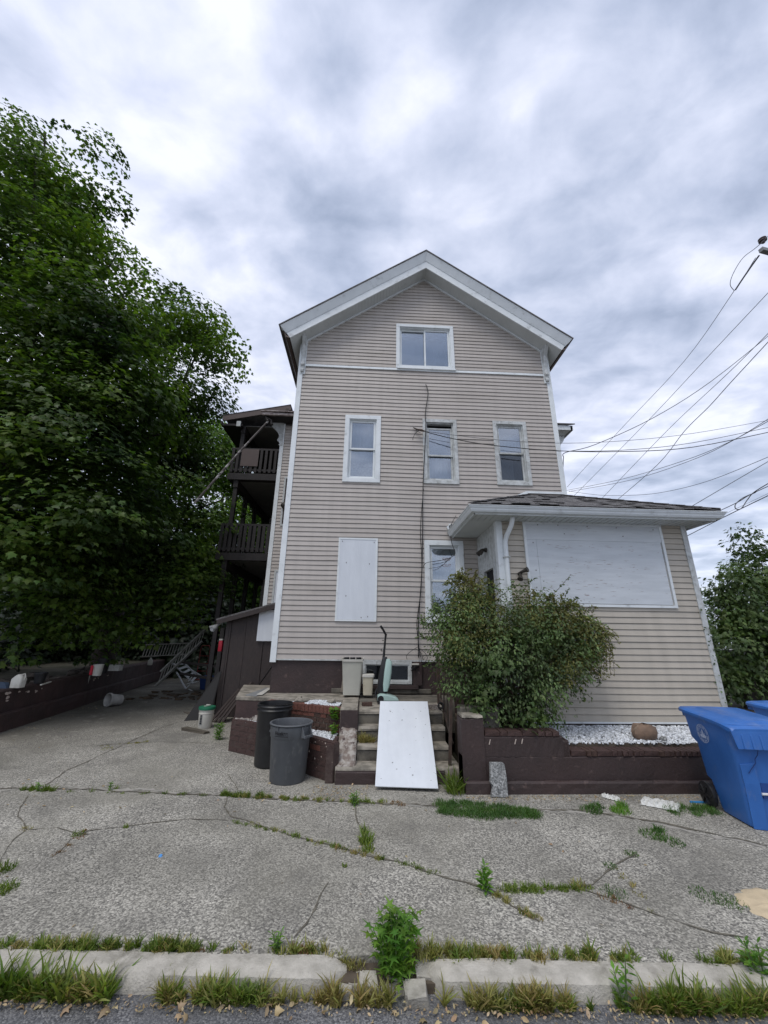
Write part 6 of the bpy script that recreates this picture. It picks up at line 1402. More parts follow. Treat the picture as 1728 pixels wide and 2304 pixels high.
cable('wall_cable', [(1.062,7.930,1.642), (1.171,7.910,1.563), (1.228,7.900,1.467), (1.166,7.900,1.386), (1.036,7.900,1.305)], .005, 'thin black cable end looping right towards the junction box')
cable('wall_cable', [(1.061,7.930,1.626), (1.126,7.910,1.497), (1.107,7.910,1.385)], .005, 'short black cable end hanging between the two looped ones')
cable('wall_cable', [(1.924,7.950,4.384), (1.792,7.930,4.123), (1.786,7.880,3.766), (1.847,7.860,3.525), (1.709,7.850,3.416), (1.476,7.860,3.356), (1.249,7.900,3.321), (1.178,7.930,3.241)], .006, 'thin black cable swinging across the ground floor window from the porch gutter')
cable('wall_cable', [(1.771,7.870,3.459), (1.614,7.860,3.304), (1.472,7.860,3.226), (1.293,7.900,3.202)], .005, 'second thin cable drooping lower across the ground floor window')
jb = thing('junction_box', (.98, 7.93, 1.30), 'small tangled cable junction box at the upper right of the basement window', 'junction box')
MB().box(.92, 1.06, 7.90, 7.95, 1.335, 1.36).build('cover', WHITEPL, jb); b = MB()
r_ = random.Random(1)
for i in range(5): b.tube([(.93 + i * .03, 7.9, 1.33), (.95 + r_.uniform(-.05, .05), 7.88, 1.28), (.96 + r_.uniform(-.06, .06), 7.9, 1.23), (.9 + i * .04, 7.92, 1.30)], .006, 5)
b.build('connector', BLACKW, jb)
cl = thing('cable_clamp', (1.136,7.900,6.429), 'cable anchor and frayed service head beside the middle upper window', 'cable anchor')
b = MB(); b.tube([(1.008,7.950,6.523), (1.087,7.920,6.462), (1.186,7.880,6.419), (1.253,7.850,6.382)], [.012, .02, .03, .018], 8); b.build('clamp', RUSTM, cl)
b = MB(); b.tube([(1.147,7.900,6.441), (1.042,7.900,6.343), (0.989,7.900,6.214), (0.988,7.900,6.168)], .008, 6); b.tube([(1.116,7.900,6.451), (1.058,7.860,6.379), (1.164,7.880,6.360)], .007, 6); b.build('cable_end', BLACKW, cl)

# ---------------------------------------------------------------- overhead wires and pole hardware
GRP = 'thin utility wires crossing the sky on the right'
def wire(pts, r, label, m=WIREM): return cable('utility_wire', pts, r * .8, label, 5, m, 'wire', GRP, sub=5)
wire([(1.154,7.880,6.418), (1.815,7.840,6.226), (2.725,7.800,6.057), (4.251,7.760,5.948), (5.856,7.800,6.006), (7.708,7.900,6.244), (10.366,8.100,6.947)], .012, 'thick black service wire sagging from the middle window off to the right', BLACKW)
wire([(1.168,7.900,6.418), (2.742,7.820,6.217), (4.286,7.780,6.153), (5.945,7.850,6.313), (7.897,8.000,6.678), (10.732,8.300,7.418)], .007, 'thinner service wire just above the thick one, leaving the middle window')
wire([(4.238,7.740,5.926), (5.900,7.850,6.068), (7.835,8.000,6.420), (10.668,8.300,7.218)], .009, 'service wire running slightly above the thick black one at the right')
wire([(13.608,24.000,11.769), (15.312,20.000,14.135), (16.351,16.000,15.801), (15.344,12.000,16.082), (14.770,10.500,16.042)], .015, 'steepest straight utility wire rising to the insulator at upper right')
wire([(13.915,24.000,11.064), (15.922,19.000,13.783), (15.704,14.000,14.553), (14.807,10.000,14.449)], .015, 'straight utility wire parallel to and right of the steepest one')
wire([(15.849,24.000,10.930), (16.269,18.000,12.789), (15.119,13.000,12.693), (14.195,10.000,12.527)], .015, 'third straight utility wire, lowest of the parallel three')
wire([(6.310,11.200,7.161), (6.258,11.000,7.413), (6.357,11.000,7.608), (7.736,11.500,8.214), (10.455,12.000,9.683), (13.118,12.000,11.407), (16.944,12.000,14.380)], .016, 'heavy wire dropping in a curve to the rear corner of the house')
wire([(15.455,22.000,10.083), (15.333,18.000,10.750), (14.408,15.000,11.000), (13.797,13.000,10.960), (13.804,12.000,11.298), (14.027,11.000,11.824), (14.089,10.000,12.194)], .018, 'wavy thick communications cable climbing to the right')
wire([(11.207,20.000,9.894), (12.488,17.000,9.392), (13.121,14.000,8.998), (13.117,12.000,8.777), (12.982,10.000,8.721)], .014, 'upper of two close wires curving from the roof edge to the right')
wire([(11.407,20.000,9.846), (12.933,17.000,9.360), (13.518,14.000,9.053), (13.511,12.000,8.975), (13.024,10.000,8.852)], .014, 'lower of two close wires curving from the roof edge to the right')
wire([(11.411,20.000,9.873), (11.880,18.000,8.902), (12.241,16.000,8.171), (12.474,14.500,7.781), (12.551,12.500,7.473), (12.556,10.000,7.384)], .012, 'sagging thin wire dipping just above the addition roof')
wire([(8.305,9.000,5.133), (8.968,8.500,5.569), (10.025,8.000,6.216)], .010, 'straight wire rising from the corner of the addition roof')
wire([(13.225,15.000,5.952), (12.354,12.000,5.976), (12.159,10.000,6.137)], .018, 'thick straight wire above the evergreen tree')
wire([(14.190,16.000,6.493), (13.412,13.000,6.424), (13.399,11.000,6.644)], .007, 'very thin wire just above the thick one by the evergreen tree')
wire([(12.073,12.000,6.112), (12.268,11.500,6.250), (12.260,11.000,6.347), (12.250,10.000,6.423)], .016, 'doubled cable running above the evergreen to the right edge')
wire([(12.316,10.900,6.371), (11.956,11.000,6.216), (11.639,11.000,5.981), (11.612,11.000,5.832), (11.794,11.000,5.852), (12.088,11.000,6.160), (12.216,10.800,6.375), (12.296,10.000,6.567)], .018, 'looped slack coil of cable hanging in the doubled wire')
pole = thing('utility_pole', (12.2, 7.4, 0.4), 'utility pole with a crossarm and brown insulator at the upper right edge', 'utility pole')
I0 = Vector((11.643,8.000,13.318)); I1 = Vector((12.079,8.100,13.209)); px0 = I0.x + 1.5
MB().tube([(px0, 8.3, 0.3), (px0, 8.3, I0.z + 1.2)], [.16, .11], 14).build('pole', BARK, pole, smooth=True)
MB().bar(Vector((11.520,8.000,13.002)), Vector((px0 + 1.2, 8.5, I0.z - .25)), .12, .12).build('crossarm', WOODP if False else GREYP, pole)
b = MB(); b.lathe([(0, -.10), (.04, -.10), (.05, -.04), (.10, -.03), (.10, 0), (.06, .01), (.10, .03), (.10, .06), (.05, .08), (0, .10)], c=tuple(I0 + Vector((.05, 0, .08))), n=20); b.build('insulator', mat('brown_porcelain', (.07, .05, .05), .3), pole, smooth=True)
wire([(11.393,8.000,12.761), (11.560,8.400,12.819), (11.867,9.000,12.956), (12.077,9.400,13.040)], [.03, .045, .03, .02] if False else .03, 'thick ribbed strain grip joining the steepest wire to the insulator')
wire([(12.019,9.400,12.998), (11.698,9.200,13.021), (11.683,9.000,13.265), (11.676,8.600,13.443), (11.484,8.000,13.161), (11.951,7.600,13.614)], .012, 'slack jumper wire looping left of the insulator')

# ---------------------------------------------------------------- vegetation
LF_M = leaf_mat('maple_leaf', (0.026, 0.050, 0.020), (0.108, 0.172, 0.028), trans=0.42, scale=0.42, var=0.38)
LF_FAR = leaf_mat('far_foliage', (0.08, 0.15, 0.03), (0.15, 0.24, 0.04), trans=0.45, scale=0.35, var=0.30)
LF_WOOD = leaf_mat('woods_foliage', (0.012, 0.022, 0.010), (0.022, 0.038, 0.014), trans=0.12, scale=0.3, var=0.30)
LF_CEDAR = leaf_mat('cedar_foliage', (0.052, 0.086, 0.028), (0.100, 0.155, 0.040), trans=0.22, scale=1.2, var=0.30)
LF_BUSHG = leaf_mat('bush_green_leaf', (0.044, 0.070, 0.024), (0.130, 0.195, 0.064), trans=0.25, scale=1.6, var=0.35)
LF_BUSHO = leaf_mat('bush_olive_leaf', (0.145, 0.135, 0.036), (0.185, 0.200, 0.058), trans=0.28, scale=2.2, var=0.35, hue=.015)
LF_GRASS = leaf_mat('grass_blade', (0.10, 0.15, 0.025), (0.19, 0.25, 0.05), trans=0.40, scale=3.0, var=0.35, hue=.025)
LF_DRY = leaf_mat('dry_grass_blade', (0.30, 0.24, 0.09), (0.25, 0.26, 0.075), trans=0.3, scale=4.0, var=0.35, hue=.03)
LF_RED = leaf_mat('reddish_weed', (0.20, 0.085, 0.04), (0.22, 0.14, 0.06), trans=0.2, scale=5.0, var=0.35)
LF_DEEP = leaf_mat('deep_green_grass', (0.05, 0.115, 0.022), (0.085, 0.17, 0.034), trans=0.3, scale=4.0, var=0.3)
LF_WEED = leaf_mat('bright_weed_leaf', (0.11, 0.22, 0.035), (0.20, 0.36, 0.06), trans=0.45, scale=6.0, var=0.3)
LITTER = leaf_mat('dead_leaf', (0.30, 0.21, 0.11), (0.42, 0.33, 0.20), trans=0.1, scale=8.0, var=0.45)

def sph(n, r):
    v = r.normal(size=(n, 3)); return v / np.linalg.norm(v, axis=1, keepdims=True)

def crown(name, blobs, m, parent, seed, lsize, per_m2, perc, crad, tmpl=MAPLE, faces=MAPLE_F, droop=.35, inner=.45, flat=.33, up=0.75, spike=0.0, cut=None, below=0.2):
    """blobs: (x,y,z,r[,squash]).  Leaf clusters sit on the shells of all blobs, plus a looser inner fill."""
    r = np.random.default_rng(seed); CP = []; CO = []; CK = []
    for bi, bl in enumerate(blobs):
        c = np.array(bl[:3]); rad = bl[3]; n = int(4 * math.pi * rad * rad * per_m2)
        d = sph(n, r); d = d[d[:, 2] > -1 + below]
        k = r.uniform(.74, 1.0, len(d)) + (r.random(len(d)) < spike) * r.uniform(.05, .36, len(d))
        # lumpy radius
        k *= 1 + .10 * np.sin(d[:, 0] * 7 + bi) * np.cos(d[:, 1] * 6 + 2 * bi) + .08 * np.sin(d[:, 2] * 11 + bi)
        P = c + d * rad * k[:, None]
        ok = np.ones(len(P), bool)
        for bj, o in enumerate(blobs):
            if bj != bi: ok &= np.linalg.norm(P - np.array(o[:3]), axis=1) > o[3] * .72
        CP.append(P[ok]); CO.append(d[ok]); CK.append(np.ones(ok.sum()))
        ni = int(n * inner); di = sph(ni, r); CP.append(c + di * rad * r.uniform(.35, .75, ni)[:, None]); CO.append(di); CK.append(np.zeros(ni))
    CP = np.concatenate(CP); CO = np.concatenate(CO)
    if cut is not None: k = cut(CP); CP, CO = CP[k], CO[k]
    n = len(CP); cr_ = crad * r.uniform(.6, 1.35, n)
    ci = np.repeat(np.arange(n), perc); N = len(ci)
    lp = r.normal(size=(N, 3)); lp /= np.maximum(np.linalg.norm(lp, axis=1, keepdims=True), .6); lp *= np.array([1, 1, flat])
    lp[:, 2] -= droop * (lp[:, 0] ** 2 + lp[:, 1] ** 2)
    out = CO[ci]; P = CP[ci] + lp * cr_[ci][:, None]
    hor = lp.copy(); hor[:, 2] = 0
    Nm = np.array([0, 0, up]) + out * .45 + r.normal(0, .28, (N, 3)) + hor * .25
    Tip = hor * 1.0 + out * .8 + np.array([0, 0, -.45]) + r.normal(0, .35, (N, 3))
    X, Y, Z = frames(Nm, Tip); S = lsize * r.uniform(.6, 1.25, N)
    V = place(tmpl, P, X, Y, Z, S)
    o = fast_mesh(name, V, faces, len(tmpl), N, m, parent, kind='stuff'); return o, CP

def limbs(parent, base, targets, r0, seed, m=BARK, nm='limb'):
    rn = random.Random(seed); b = MB()
    for t in targets:
        t = Vector(t); s = Vector(base).lerp(t, rn.uniform(.05, .3)); s.x = base[0] + (t.x - base[0]) * .08; s.y = base[1] + (t.y - base[1]) * .08
        mid = s.lerp(t, .5) + Vector((rn.uniform(-.3, .3), rn.uniform(-.3, .3), rn.uniform(.1, .6))); b.tube([s, s.lerp(mid, .5) + Vector((0, 0, .1)), mid, t], [r0, r0 * .75, r0 * .5, r0 * .15], 7)
    return b.build(nm, m, parent, smooth=True)

def tree(base, h, r0, blobs, m, label, seed, lsize, per_m2, perc, crad, group=None, tname='maple_tree', nl=18, cat='tree', **kw):
    t = thing(tname, base, label, cat, group)
    B = Vector(base); rn = random.Random(seed)
    pts = [B + Vector((rn.uniform(-.08, .08) * i, rn.uniform(-.08, .08) * i, h * i / 5)) for i in range(6)]
    MB().tube(pts, [r0 * (1.25 - .2 * i) for i in range(6)], 14).build('trunk', BARK, t, smooth=True)
    _, CP = crown('crown', blobs, m, t, seed, lsize, per_m2, perc, crad, **kw)
    pick = CP[np.random.default_rng(seed).choice(len(CP), min(nl, len(CP)), replace=False)]
    limbs(t, (B.x, B.y, B.z + h * .35), [tuple(p) for p in pick], r0 * .38, seed); return t

# big maple at the left, second maple behind it, then smaller trees beyond the porch
tree((-11.6, 12.0, .65), 15, .42, [
 (-13.052,10.500,17.282,1.507), (-11.225,10.300,16.897,0.967), (-11.518,10.200,13.344,2.209), (-9.905,10.000,14.002,1.156), (-10.465,9.800,9.502,2.205), (-8.843,10.000,11.096,1.660),
 (-8.476,9.600,6.849,2.024), (-8.027,10.400,11.903,0.803), (-7.497,10.200,8.712,1.593), (-8.275,9.400,4.320,1.836), (-7.141,9.800,5.067,1.734), (-10.743,9.500,7.782,1.923), (-13.949,10.800,20.223,0.779), (-14.617,10.800,21.814,0.328), (-10.759,10.500,19.603,0.415), (-12.451,10.600,20.816,0.355), (-9.653,10.400,16.958,0.392), (-9.121,10.400,14.577,0.465), (-8.363,10.500,13.932,0.401)],
 LF_M, 'tall dense dark maple filling the left edge of the picture above the retaining wall', 11, .14, 1.25, 80, .80, flat=.26, spike=.38, inner=.85, cut=None, nl=26)
tree((-9.5, 15.5, .65), 11, .32, [
 (-9.414,13.500,13.557,1.297), (-7.518,13.200,13.845,1.140), (-6.100,13.000,12.635,0.570), (-7.533,13.200,10.834,1.645), (-8.092,13.000,8.211,1.937), (-6.965,13.500,8.698,1.049), (-8.234,12.600,4.345,1.719), (-6.495,13.000,5.401,1.598),
 (-6.058,12.800,3.419,1.289), (-7.029,12.600,2.555,0.962), (-5.371,12.800,11.975,0.313), (-8.449,13.200,15.556,0.379), (-6.941,13.200,14.811,0.488), (-9.576,13.400,16.070,0.386), (-5.928,13.000,13.302,0.289), (-8.550,11.600,2.959,1.653)],
 LF_M, 'maple reaching right towards the porch roof, behind the largest maple', 12, .14, 1.3, 72, .74, flat=.26, spike=.38, inner=.8, nl=26)
tree((-9.0, 24.0, .3), 8, .25, [(-9.206,23.000,11.728,1.472), (-10.104,23.000,14.072,1.397), (-10.266,22.500,10.873,1.371), (-9.140,23.000,13.302,0.866), (-8.504,22.000,8.197,1.430), (-9.444,22.000,6.067,1.512), (-8.757,23.000,13.638,0.638)],
 LF_FAR, 'lighter green tree showing between the second maple and the porch', 13, .18, 1.7, 34, .7, spike=.2, inner=.9, group='trees behind the porch')
tree((-5.2, 27.0, .3), 8, .25, [(-8.108,25.000,10.682,1.872), (-6.654,25.000,8.226,1.763), (-8.054,25.000,5.553,1.986), (-6.533,25.000,4.463,1.684), (-7.452,25.000,7.604,1.748)],
 LF_FAR, 'tree seen through the railings and posts under the porch', 14, .20, 1.6, 30, .7, spike=.2, inner=.9, group='trees behind the porch')
hb = MB(); nx, ny = 26, 16; hr_ = random.Random(6)
for j in range(ny + 1):
    for i in range(nx + 1):
        x = -70 + 74 * i / nx; y = 22 + 60 * j / ny; d = max(0, (y - 22)) / 60; e_ = max(0.0, min(1.0, (3.0 - x) / 10))
        hb.v.append((x, y, .2 + e_ * (7.5 * min(1, d * 3.2) + 4 * d) + hr_.uniform(-.25, .25) * (j > 0)))
hb.f = [(j * (nx + 1) + i, j * (nx + 1) + i + 1, (j + 1) * (nx + 1) + i + 1, (j + 1) * (nx + 1) + i) for j in range(ny) for i in range(nx)]
hb.build('hillside', mat('wooded_slope', (0.020, 0.030, 0.014), .95, (0.012, 0.018, 0.009), .6, bump=.8, bscale=3), smooth='full', kind='structure')
# dark undergrowth and woods behind
woods = MB()
crown('woods', [(-17, 19, 2.2, 3.6), (-12.5, 20.5, 2.0, 3.4), (-9.0, 21.5, 1.6, 3.0), (-14, 16.0, 1.5, 2.2), (-22, 14, 2.6, 4), (-18, 10, 2.0, 3), (-7.3, 22, 1.4, 2.3), (-13, 24, 6, 4), (-18, 23, 7, 5), (-25, 19, 7, 6), (-12, 12.0, 1.2, 1.4)], LF_WOOD, None, 15, .26, 1.3, 26, .9, spike=.1, inner=.6)
bpy.data.objects['woods']['label'] = 'dark undergrowth and woods behind the retaining wall'; bpy.data.objects['woods']['category'] = 'woods'
# small maple sprigs low behind the wall
# evergreen on the right
ev = thing('evergreen_tree', (8.35, 8.6, .5), 'evergreen cedar with two dark stems to the right of the side addition', 'tree')
b = MB(); b.tube([(8.132,8.600,0.250), (8.204,8.600,0.628), (8.316,8.600,1.151), (8.570,8.600,1.882)], [.16, .11, .10, .07], 12); b.build('trunk', BARK, ev, smooth=True)
b = MB(); b.tube([(8.169,8.600,0.375), (8.433,8.600,0.672), (8.790,8.600,0.935), (9.322,8.600,1.339)], [.10, .09, .08, .06], 12); b.build('trunk', BARK, ev, smooth=True)
crown('crown', [(9.191,8.600,4.012,0.298), (9.352,8.700,3.393,0.580), (8.490,8.500,3.039,0.488), (7.935,8.500,2.344,0.356), (8.782,8.700,2.268,0.789), (7.893,8.400,1.604,0.571), (7.559,8.300,1.086,0.331), (8.915,8.800,1.321,0.792), (9.943,9.000,2.295,1.157), (8.072,8.600,2.792,0.203), (9.214,8.600,4.477,0.151), (8.215,8.600,3.250,0.145)],
 LF_CEDAR, ev, 16, .12, 9.0, 34, .24, tmpl=SPRAY, faces=SPRAY_F, droop=.5, inner=.6, up=.35, flat=.8, spike=.5)
tree((14.5, 16, .4), 1.2, .12, [(12.6, 17, 1.8, 1.8), (14.5, 18, 2.2, 2.0), (16.5, 19, 2.4, 2.2), (11.5, 20, 1.6, 1.6)], LF_CEDAR, 'low dark shrubs beyond the evergreen at the right', 17, .16, 1.2, 22, .5, tname='shrub', cat='shrub', nl=6)
b = MB(); b.box(7.4, 22, 14.0, 14.2, .3, 1.55); fw = b.build('low_wall', mat('grey_green_wall', (.07, .072, .06), .9, (.04, .045, .035), 3), label='low grey-green wall behind the evergreen stems', cat='wall')
MB().box(7.4, 22, 13.95, 14.25, 1.55, 1.62).build('wall_cap', TRIMD, fw)
sheet('side_yard', [(5.95, 8.0), (9, 3.02), (40, 2.9), (40, 40), (5.95, 40)], -.2, .0, DIRT)
sheet('side_bank', [(5.95, 6.9), (6.3, 6.4), (40, 7.5), (40, 40), (5.95, 40)], 0, .47, DIRT)

# big shrub in front of the side door: mixed olive and green sprays over arching stems
bs = thing('large_shrub', (2.25, 6.25, .5), 'large sprawling shrub of olive and green leaves in front of the side door', 'shrub')
SH = [(1.681,6.200,2.420,0.340), (1.518,6.200,2.010,0.430), (1.230,6.150,2.071,0.276), (1.976,6.250,1.818,0.660), (2.554,6.300,2.095,0.534), (3.055,6.300,2.034,0.499), (2.230,6.200,1.311,0.639), (2.859,6.250,1.503,0.584), (3.437,6.300,1.904,0.341), (1.605,6.150,1.310,0.431), (1.879,6.050,0.908,0.288), (2.525,6.100,0.963,0.325), (3.429,6.300,1.604,0.238), (1.285,6.150,1.682,0.304), (2.308,5.950,0.729,0.137)]
crown('leaves', SH, LF_BUSHG, bs, 18, .050, 30, 16, .13, tmpl=OVAL, faces=OVAL_F, droop=.3, inner=1.0, up=.45, flat=.7, spike=.35)
SO = [(1.680,6.120,2.516,0.239), (1.617,6.120,2.276,0.313), (1.843,6.100,2.078,0.357), (3.495,6.200,1.938,0.280), (3.541,6.200,1.773,0.181), (3.303,6.200,2.103,0.282), (2.653,6.150,2.261,0.295), (3.022,6.100,1.451,0.281), (1.464,6.150,2.620,0.085), (1.490,6.000,1.751,0.265), (3.028,6.200,2.201,0.283), (3.500,6.200,1.513,0.151), (1.541,6.150,2.728,0.086)]
crown('olive_leaves', SO, LF_BUSHO, bs, 19, .036, 75, 17, .10, tmpl=OVAL, faces=OVAL_F, droop=.5, inner=.5, up=.35, flat=.9, spike=.3)
b = MB(); rn = random.Random(31)
tips = []
for i in range(46):
    c = rn.choice(SH); t = Vector(c[:3]) + Vector((rn.uniform(-.5, .5), rn.uniform(-.4, .2), rn.uniform(-.2, .5))) * c[3] * 1.6; s = Vector((2.0 + rn.uniform(-.25, .35), 6.2 + rn.uniform(-.1, .1), .5))
    mid = s.lerp(t, .55) + Vector((0, 0, .25)); b.tube([s, mid, t], [.016, .010, .004], 5)
b.build('stems', TWIGM, bs)
# arching sprays that leave the outline
def sprays(name, tiplist, m, parent, seed, lsize, npl, tmpl=OVAL, faces=OVAL_F):
    r = np.random.default_rng(seed); P = []; T = []; b = MB()
    for (a, mid, e) in tiplist:
        a, mid, e = Vector(a), Vector(mid), Vector(e); pts = [a.lerp(mid, t).lerp(mid.lerp(e, t), t) for t in np.linspace(0, 1, 9)]; b.tube(pts, .003, 4)
        for k in range(npl):
            t = (k + .5) / npl; p = a.lerp(mid, t).lerp(mid.lerp(e, t), t); d = (e - a).normalized()
            for s in (-1, 1): P.append(tuple(p)); T.append(tuple(d * .7 + Vector(r.normal(0, .6, 3)) + Vector((s * .3, 0, .1))))
    b.build('twig', TWIGM, parent, kind='stuff')
    P = np.array(P); T = np.array(T); N = len(P); Nm = r.normal(0, .6, (N, 3)) + np.array([0, -.3, .6]); X, Y, Z = frames(Nm, T)
    V = place(tmpl, P, X, Y, Z, lsize * r.uniform(.7, 1.2, N)); return fast_mesh(name, V, faces, len(tmpl), N, m, parent, kind='stuff')
sprays('spray_leaves', [((1.662,6.100,2.548), (1.566,6.100,2.756), (1.463,6.100,2.839)), ((2.534,6.200,2.296), (2.701,6.200,2.508), (2.896,6.200,2.618)), ((2.671,6.200,2.230), (3.113,6.200,2.587), (3.373,6.200,2.866)), ((3.023,6.200,2.167), (3.232,6.200,2.377), (3.445,6.200,2.486)),
  ((1.969,6.200,2.425), (2.087,6.300,2.614), (2.241,6.400,2.724)), ((2.036,6.200,2.357), (2.392,6.300,2.714), (2.612,6.300,2.675)), ((3.385,6.200,2.173), (3.744,6.200,2.144), (3.881,6.200,2.010)), ((3.561,6.200,1.905), (3.852,6.200,1.843), (3.920,6.200,1.699)), ((1.052,6.100,2.198), (1.022,6.100,2.400), (1.081,6.100,2.503)),
  ((1.223,6.100,2.135), (1.336,6.100,2.371), (1.518,6.100,2.511)), ((0.944,6.100,1.999), (0.843,6.100,2.063), (0.878,6.100,2.163)), ((1.075,6.100,1.808), (0.886,6.100,1.805), (0.840,6.100,1.901)), ((1.202,6.100,1.557), (0.987,6.100,1.492), (0.899,6.100,1.430)), ((3.490,6.200,1.449), (3.635,6.200,1.262), (3.550,6.200,1.168)), ((3.244,6.200,1.196), (3.332,6.150,1.050), (3.238,6.100,0.967)), ((2.764,6.100,1.023), (2.819,6.050,0.855), (2.710,6.050,0.768)),
  ((1.729,6.100,2.481), (1.921,6.200,2.778), (2.248,6.200,2.749)), ((2.402,6.200,2.433), (2.650,6.200,2.721), (2.769,6.200,2.795)), ((3.303,6.200,2.103), (3.473,6.200,2.277), (3.623,6.200,2.301)), ((2.503,6.000,0.862), (2.598,5.950,0.758), (2.512,5.900,0.656))], LF_BUSHG, bs, 20, .045, 15)
def auto_sprays(blobs, n, seed, L, side=1.0):
    r = random.Random(seed); out = []
    for i in range(n):
        bl = r.choice(blobs); a = r.uniform(0, 2 * math.pi); e = r.uniform(-.1, 1.2); d = Vector((math.cos(a) * math.cos(e), -abs(math.sin(a)) * math.cos(e) * .7, math.sin(e))); c = Vector(bl[:3])
        p = c + d * bl[3] * .8; l = L * r.uniform(.6, 1.3); m = p + d * l * .6 + Vector((0, 0, l * .25)); q = p + d * l + Vector((0, 0, -l * r.uniform(.0, .7))); out.append((p, m, q))
    return out
sprays('spray_leaves', auto_sprays(SH, 150, 61, .24), LF_BUSHG, bs, 62, .042, 12)
sprays('olive_spray_leaves', auto_sprays(SO, 170, 63, .24), LF_BUSHO, bs, 64, .034, 15)
sprays('olive_spray_leaves', [(Vector((3.348,6.150,2.103)) + Vector((i * .018 - .2, -.02 * (i % 5), .06 * math.sin(i))), Vector((3.678,6.100,2.106)) + Vector((i * .012 - .12, 0, -.03 * (i % 7))), Vector((3.625,6.050,1.461)) + Vector((i * .02 - .36, 0, .14 * math.sin(i * 2.3)))) for i in range(26)], LF_BUSHO, bs, 65, .034, 20)
crown('broad_leaves', [(1.772,5.950,1.212,0.192), (1.617,5.900,1.015,0.163), (1.450,5.950,1.877,0.172), (2.320,5.850,0.942,0.161), (1.941,5.900,1.515,0.194), (2.245,5.780,0.788,0.134), (2.165,5.900,1.824,0.145), (2.616,5.950,1.766,0.133), (1.577,5.800,0.836,0.085)], LF_BUSHG, bs, 21, .085, 22, 12, .10, inner=.2, flat=.6, droop=.4, up=.4)

# ---- grass and weeds
def tufts(name, spots, m, seed, label=None, cat='grass', parent=None, w=.0075):
    """spots: (x,y,z,spread,count,height)"""
    r = np.random.default_rng(seed); P = []; H = []
    for (x, y, z, sp, n, h) in spots:
        a = r.uniform(0, 6.283, n); q = sp * np.sqrt(r.random(n)); P.append(np.c_[x + q * np.cos(a), y + q * np.sin(a), np.full(n, z)]); H.append(h * r.uniform(.35, 1.15, n) * (1 - .4 * q / max(sp, 1e-3)))
    P = np.concatenate(P); H = np.concatenate(H); n = len(P)
    lean = r.normal(0, .42, (n, 2)); Up = nrm(np.c_[lean, np.ones(n)]); a = r.uniform(0, 6.283, n); side = np.c_[np.cos(a), np.sin(a), np.zeros(n)]
    X = nrm(side - (side * Up).sum(1, keepdims=True) * Up); Z = np.cross(X, Up); flip = np.sign((Z[:, :2] * lean).sum(1)); Z *= np.where(flip == 0, 1, flip)[:, None]
    Wd = np.clip(w * (0.5 + H / .12), w * .5, w * 2.2)
    T = BLADE
    V = (P[:, None, :] + (Wd[:, None] * T[None, :, 0])[:, :, None] * X[:, None, :] + (H[:, None] * T[None, :, 1])[:, :, None] * Up[:, None, :] + (H[:, None] * T[None, :, 2] * 1.8)[:, :, None] * Z[:, None, :]).reshape(-1, 3)
    return fast_mesh(name, V, BLADE_F, 7, n, m, parent, kind='stuff', label=label, cat=cat)
def vnoise(t):
    i = math.floor(t); f = t - i; f = f * f * (3 - 2 * f); h = lambda k: (math.sin(k * 127.1 + 3.7) * 43758.5453) % 1.0
    return h(i) * (1 - f) + h(i + 1) * f
def along(pts, n, w, cnt, h, z=0, seed=0, skip=.0, dens=1.6):
    r = random.Random(seed); out = []; segs = [(Vector(a), Vector(b)) for a, b in zip(pts, pts[1:])]; L = [(b - a).length for a, b in segs]
    for i in range(n):
        t = r.uniform(0, sum(L)); k = 0
        while t > L[k] and k < len(L) - 1: t -= L[k]; k += 1
        p = segs[k][0].lerp(segs[k][1], t / max(L[k], 1e-6))
        if r.random() < skip: continue
        if abs(p.y + .052 * p.x - 3.0) < .25 and vnoise(p.x * 3.1 + z * 50) * .6 + vnoise(p.x * 9.0 + 5 + z * 30) * .4 < r.uniform(.22, .62): continue
        out.append((p.x + r.uniform(-w, w), p.y + r.uniform(-w, w), z, r.uniform(.4, 1) * .04, int(dens * cnt * r.uniform(.4, 1.4)), h * r.uniform(.5, 1.35)))
    return out
# strip behind the kerb
def krb(x): return 3.055 - .052 * x
GA = lambda xa, xb: [(xa, krb(xa) + .02), (xb, krb(xb) + .02)]
S_ = along(GA(-3.0, -.75), 130, .025, 26, .085, 0, 1) + along(GA(-1.0, .0), 40, .02, 20, .06, 0, 2, .2) + along(GA(.4, 3.2), 120, .03, 24, .075, 0, 3, .15) + along(GA(1.4, 3.2), 90, .035, 26, .10, 0, 4)
S_ = [(*q[:5], q[5] * .8) for q in S_]
tufts('grass_strip', S_, LF_GRASS, 1, 'strip of green grass along the back edge of the kerb stones')
S_ = along(GA(-2.4, .1), 110, .025, 22, .07, 0, 5, .2) + along(GA(.3, 3.2), 130, .03, 22, .075, 0, 6)
tufts('dry_grass_strip', S_, LF_DRY, 2, 'yellowed dry grass mixed in along the back of the kerb stones', 'grass')
S_ = along([(-.30, 3.10), (.02, 3.04)], 22, .03, 30, .08, -.03, 7) + along([(.28, 3.02), (.48, 3.06)], 14, .03, 26, .09, -.03, 8)
tufts('gap_grass', S_, LF_DRY, 3, 'olive dry grass growing in the gap between the two kerb stones', 'grass')
S_ = along([(-.42, 3.10), (-.16, 3.08)], 12, .02, 22, .05, 0, 9) + along(GA(-1.0, -.2), 10, .02, 16, .03, 0, 10)
tufts('reddish_weeds', S_, LF_RED, 4, 'reddish brown weeds at the rounded end of the left kerb stone', 'weeds')
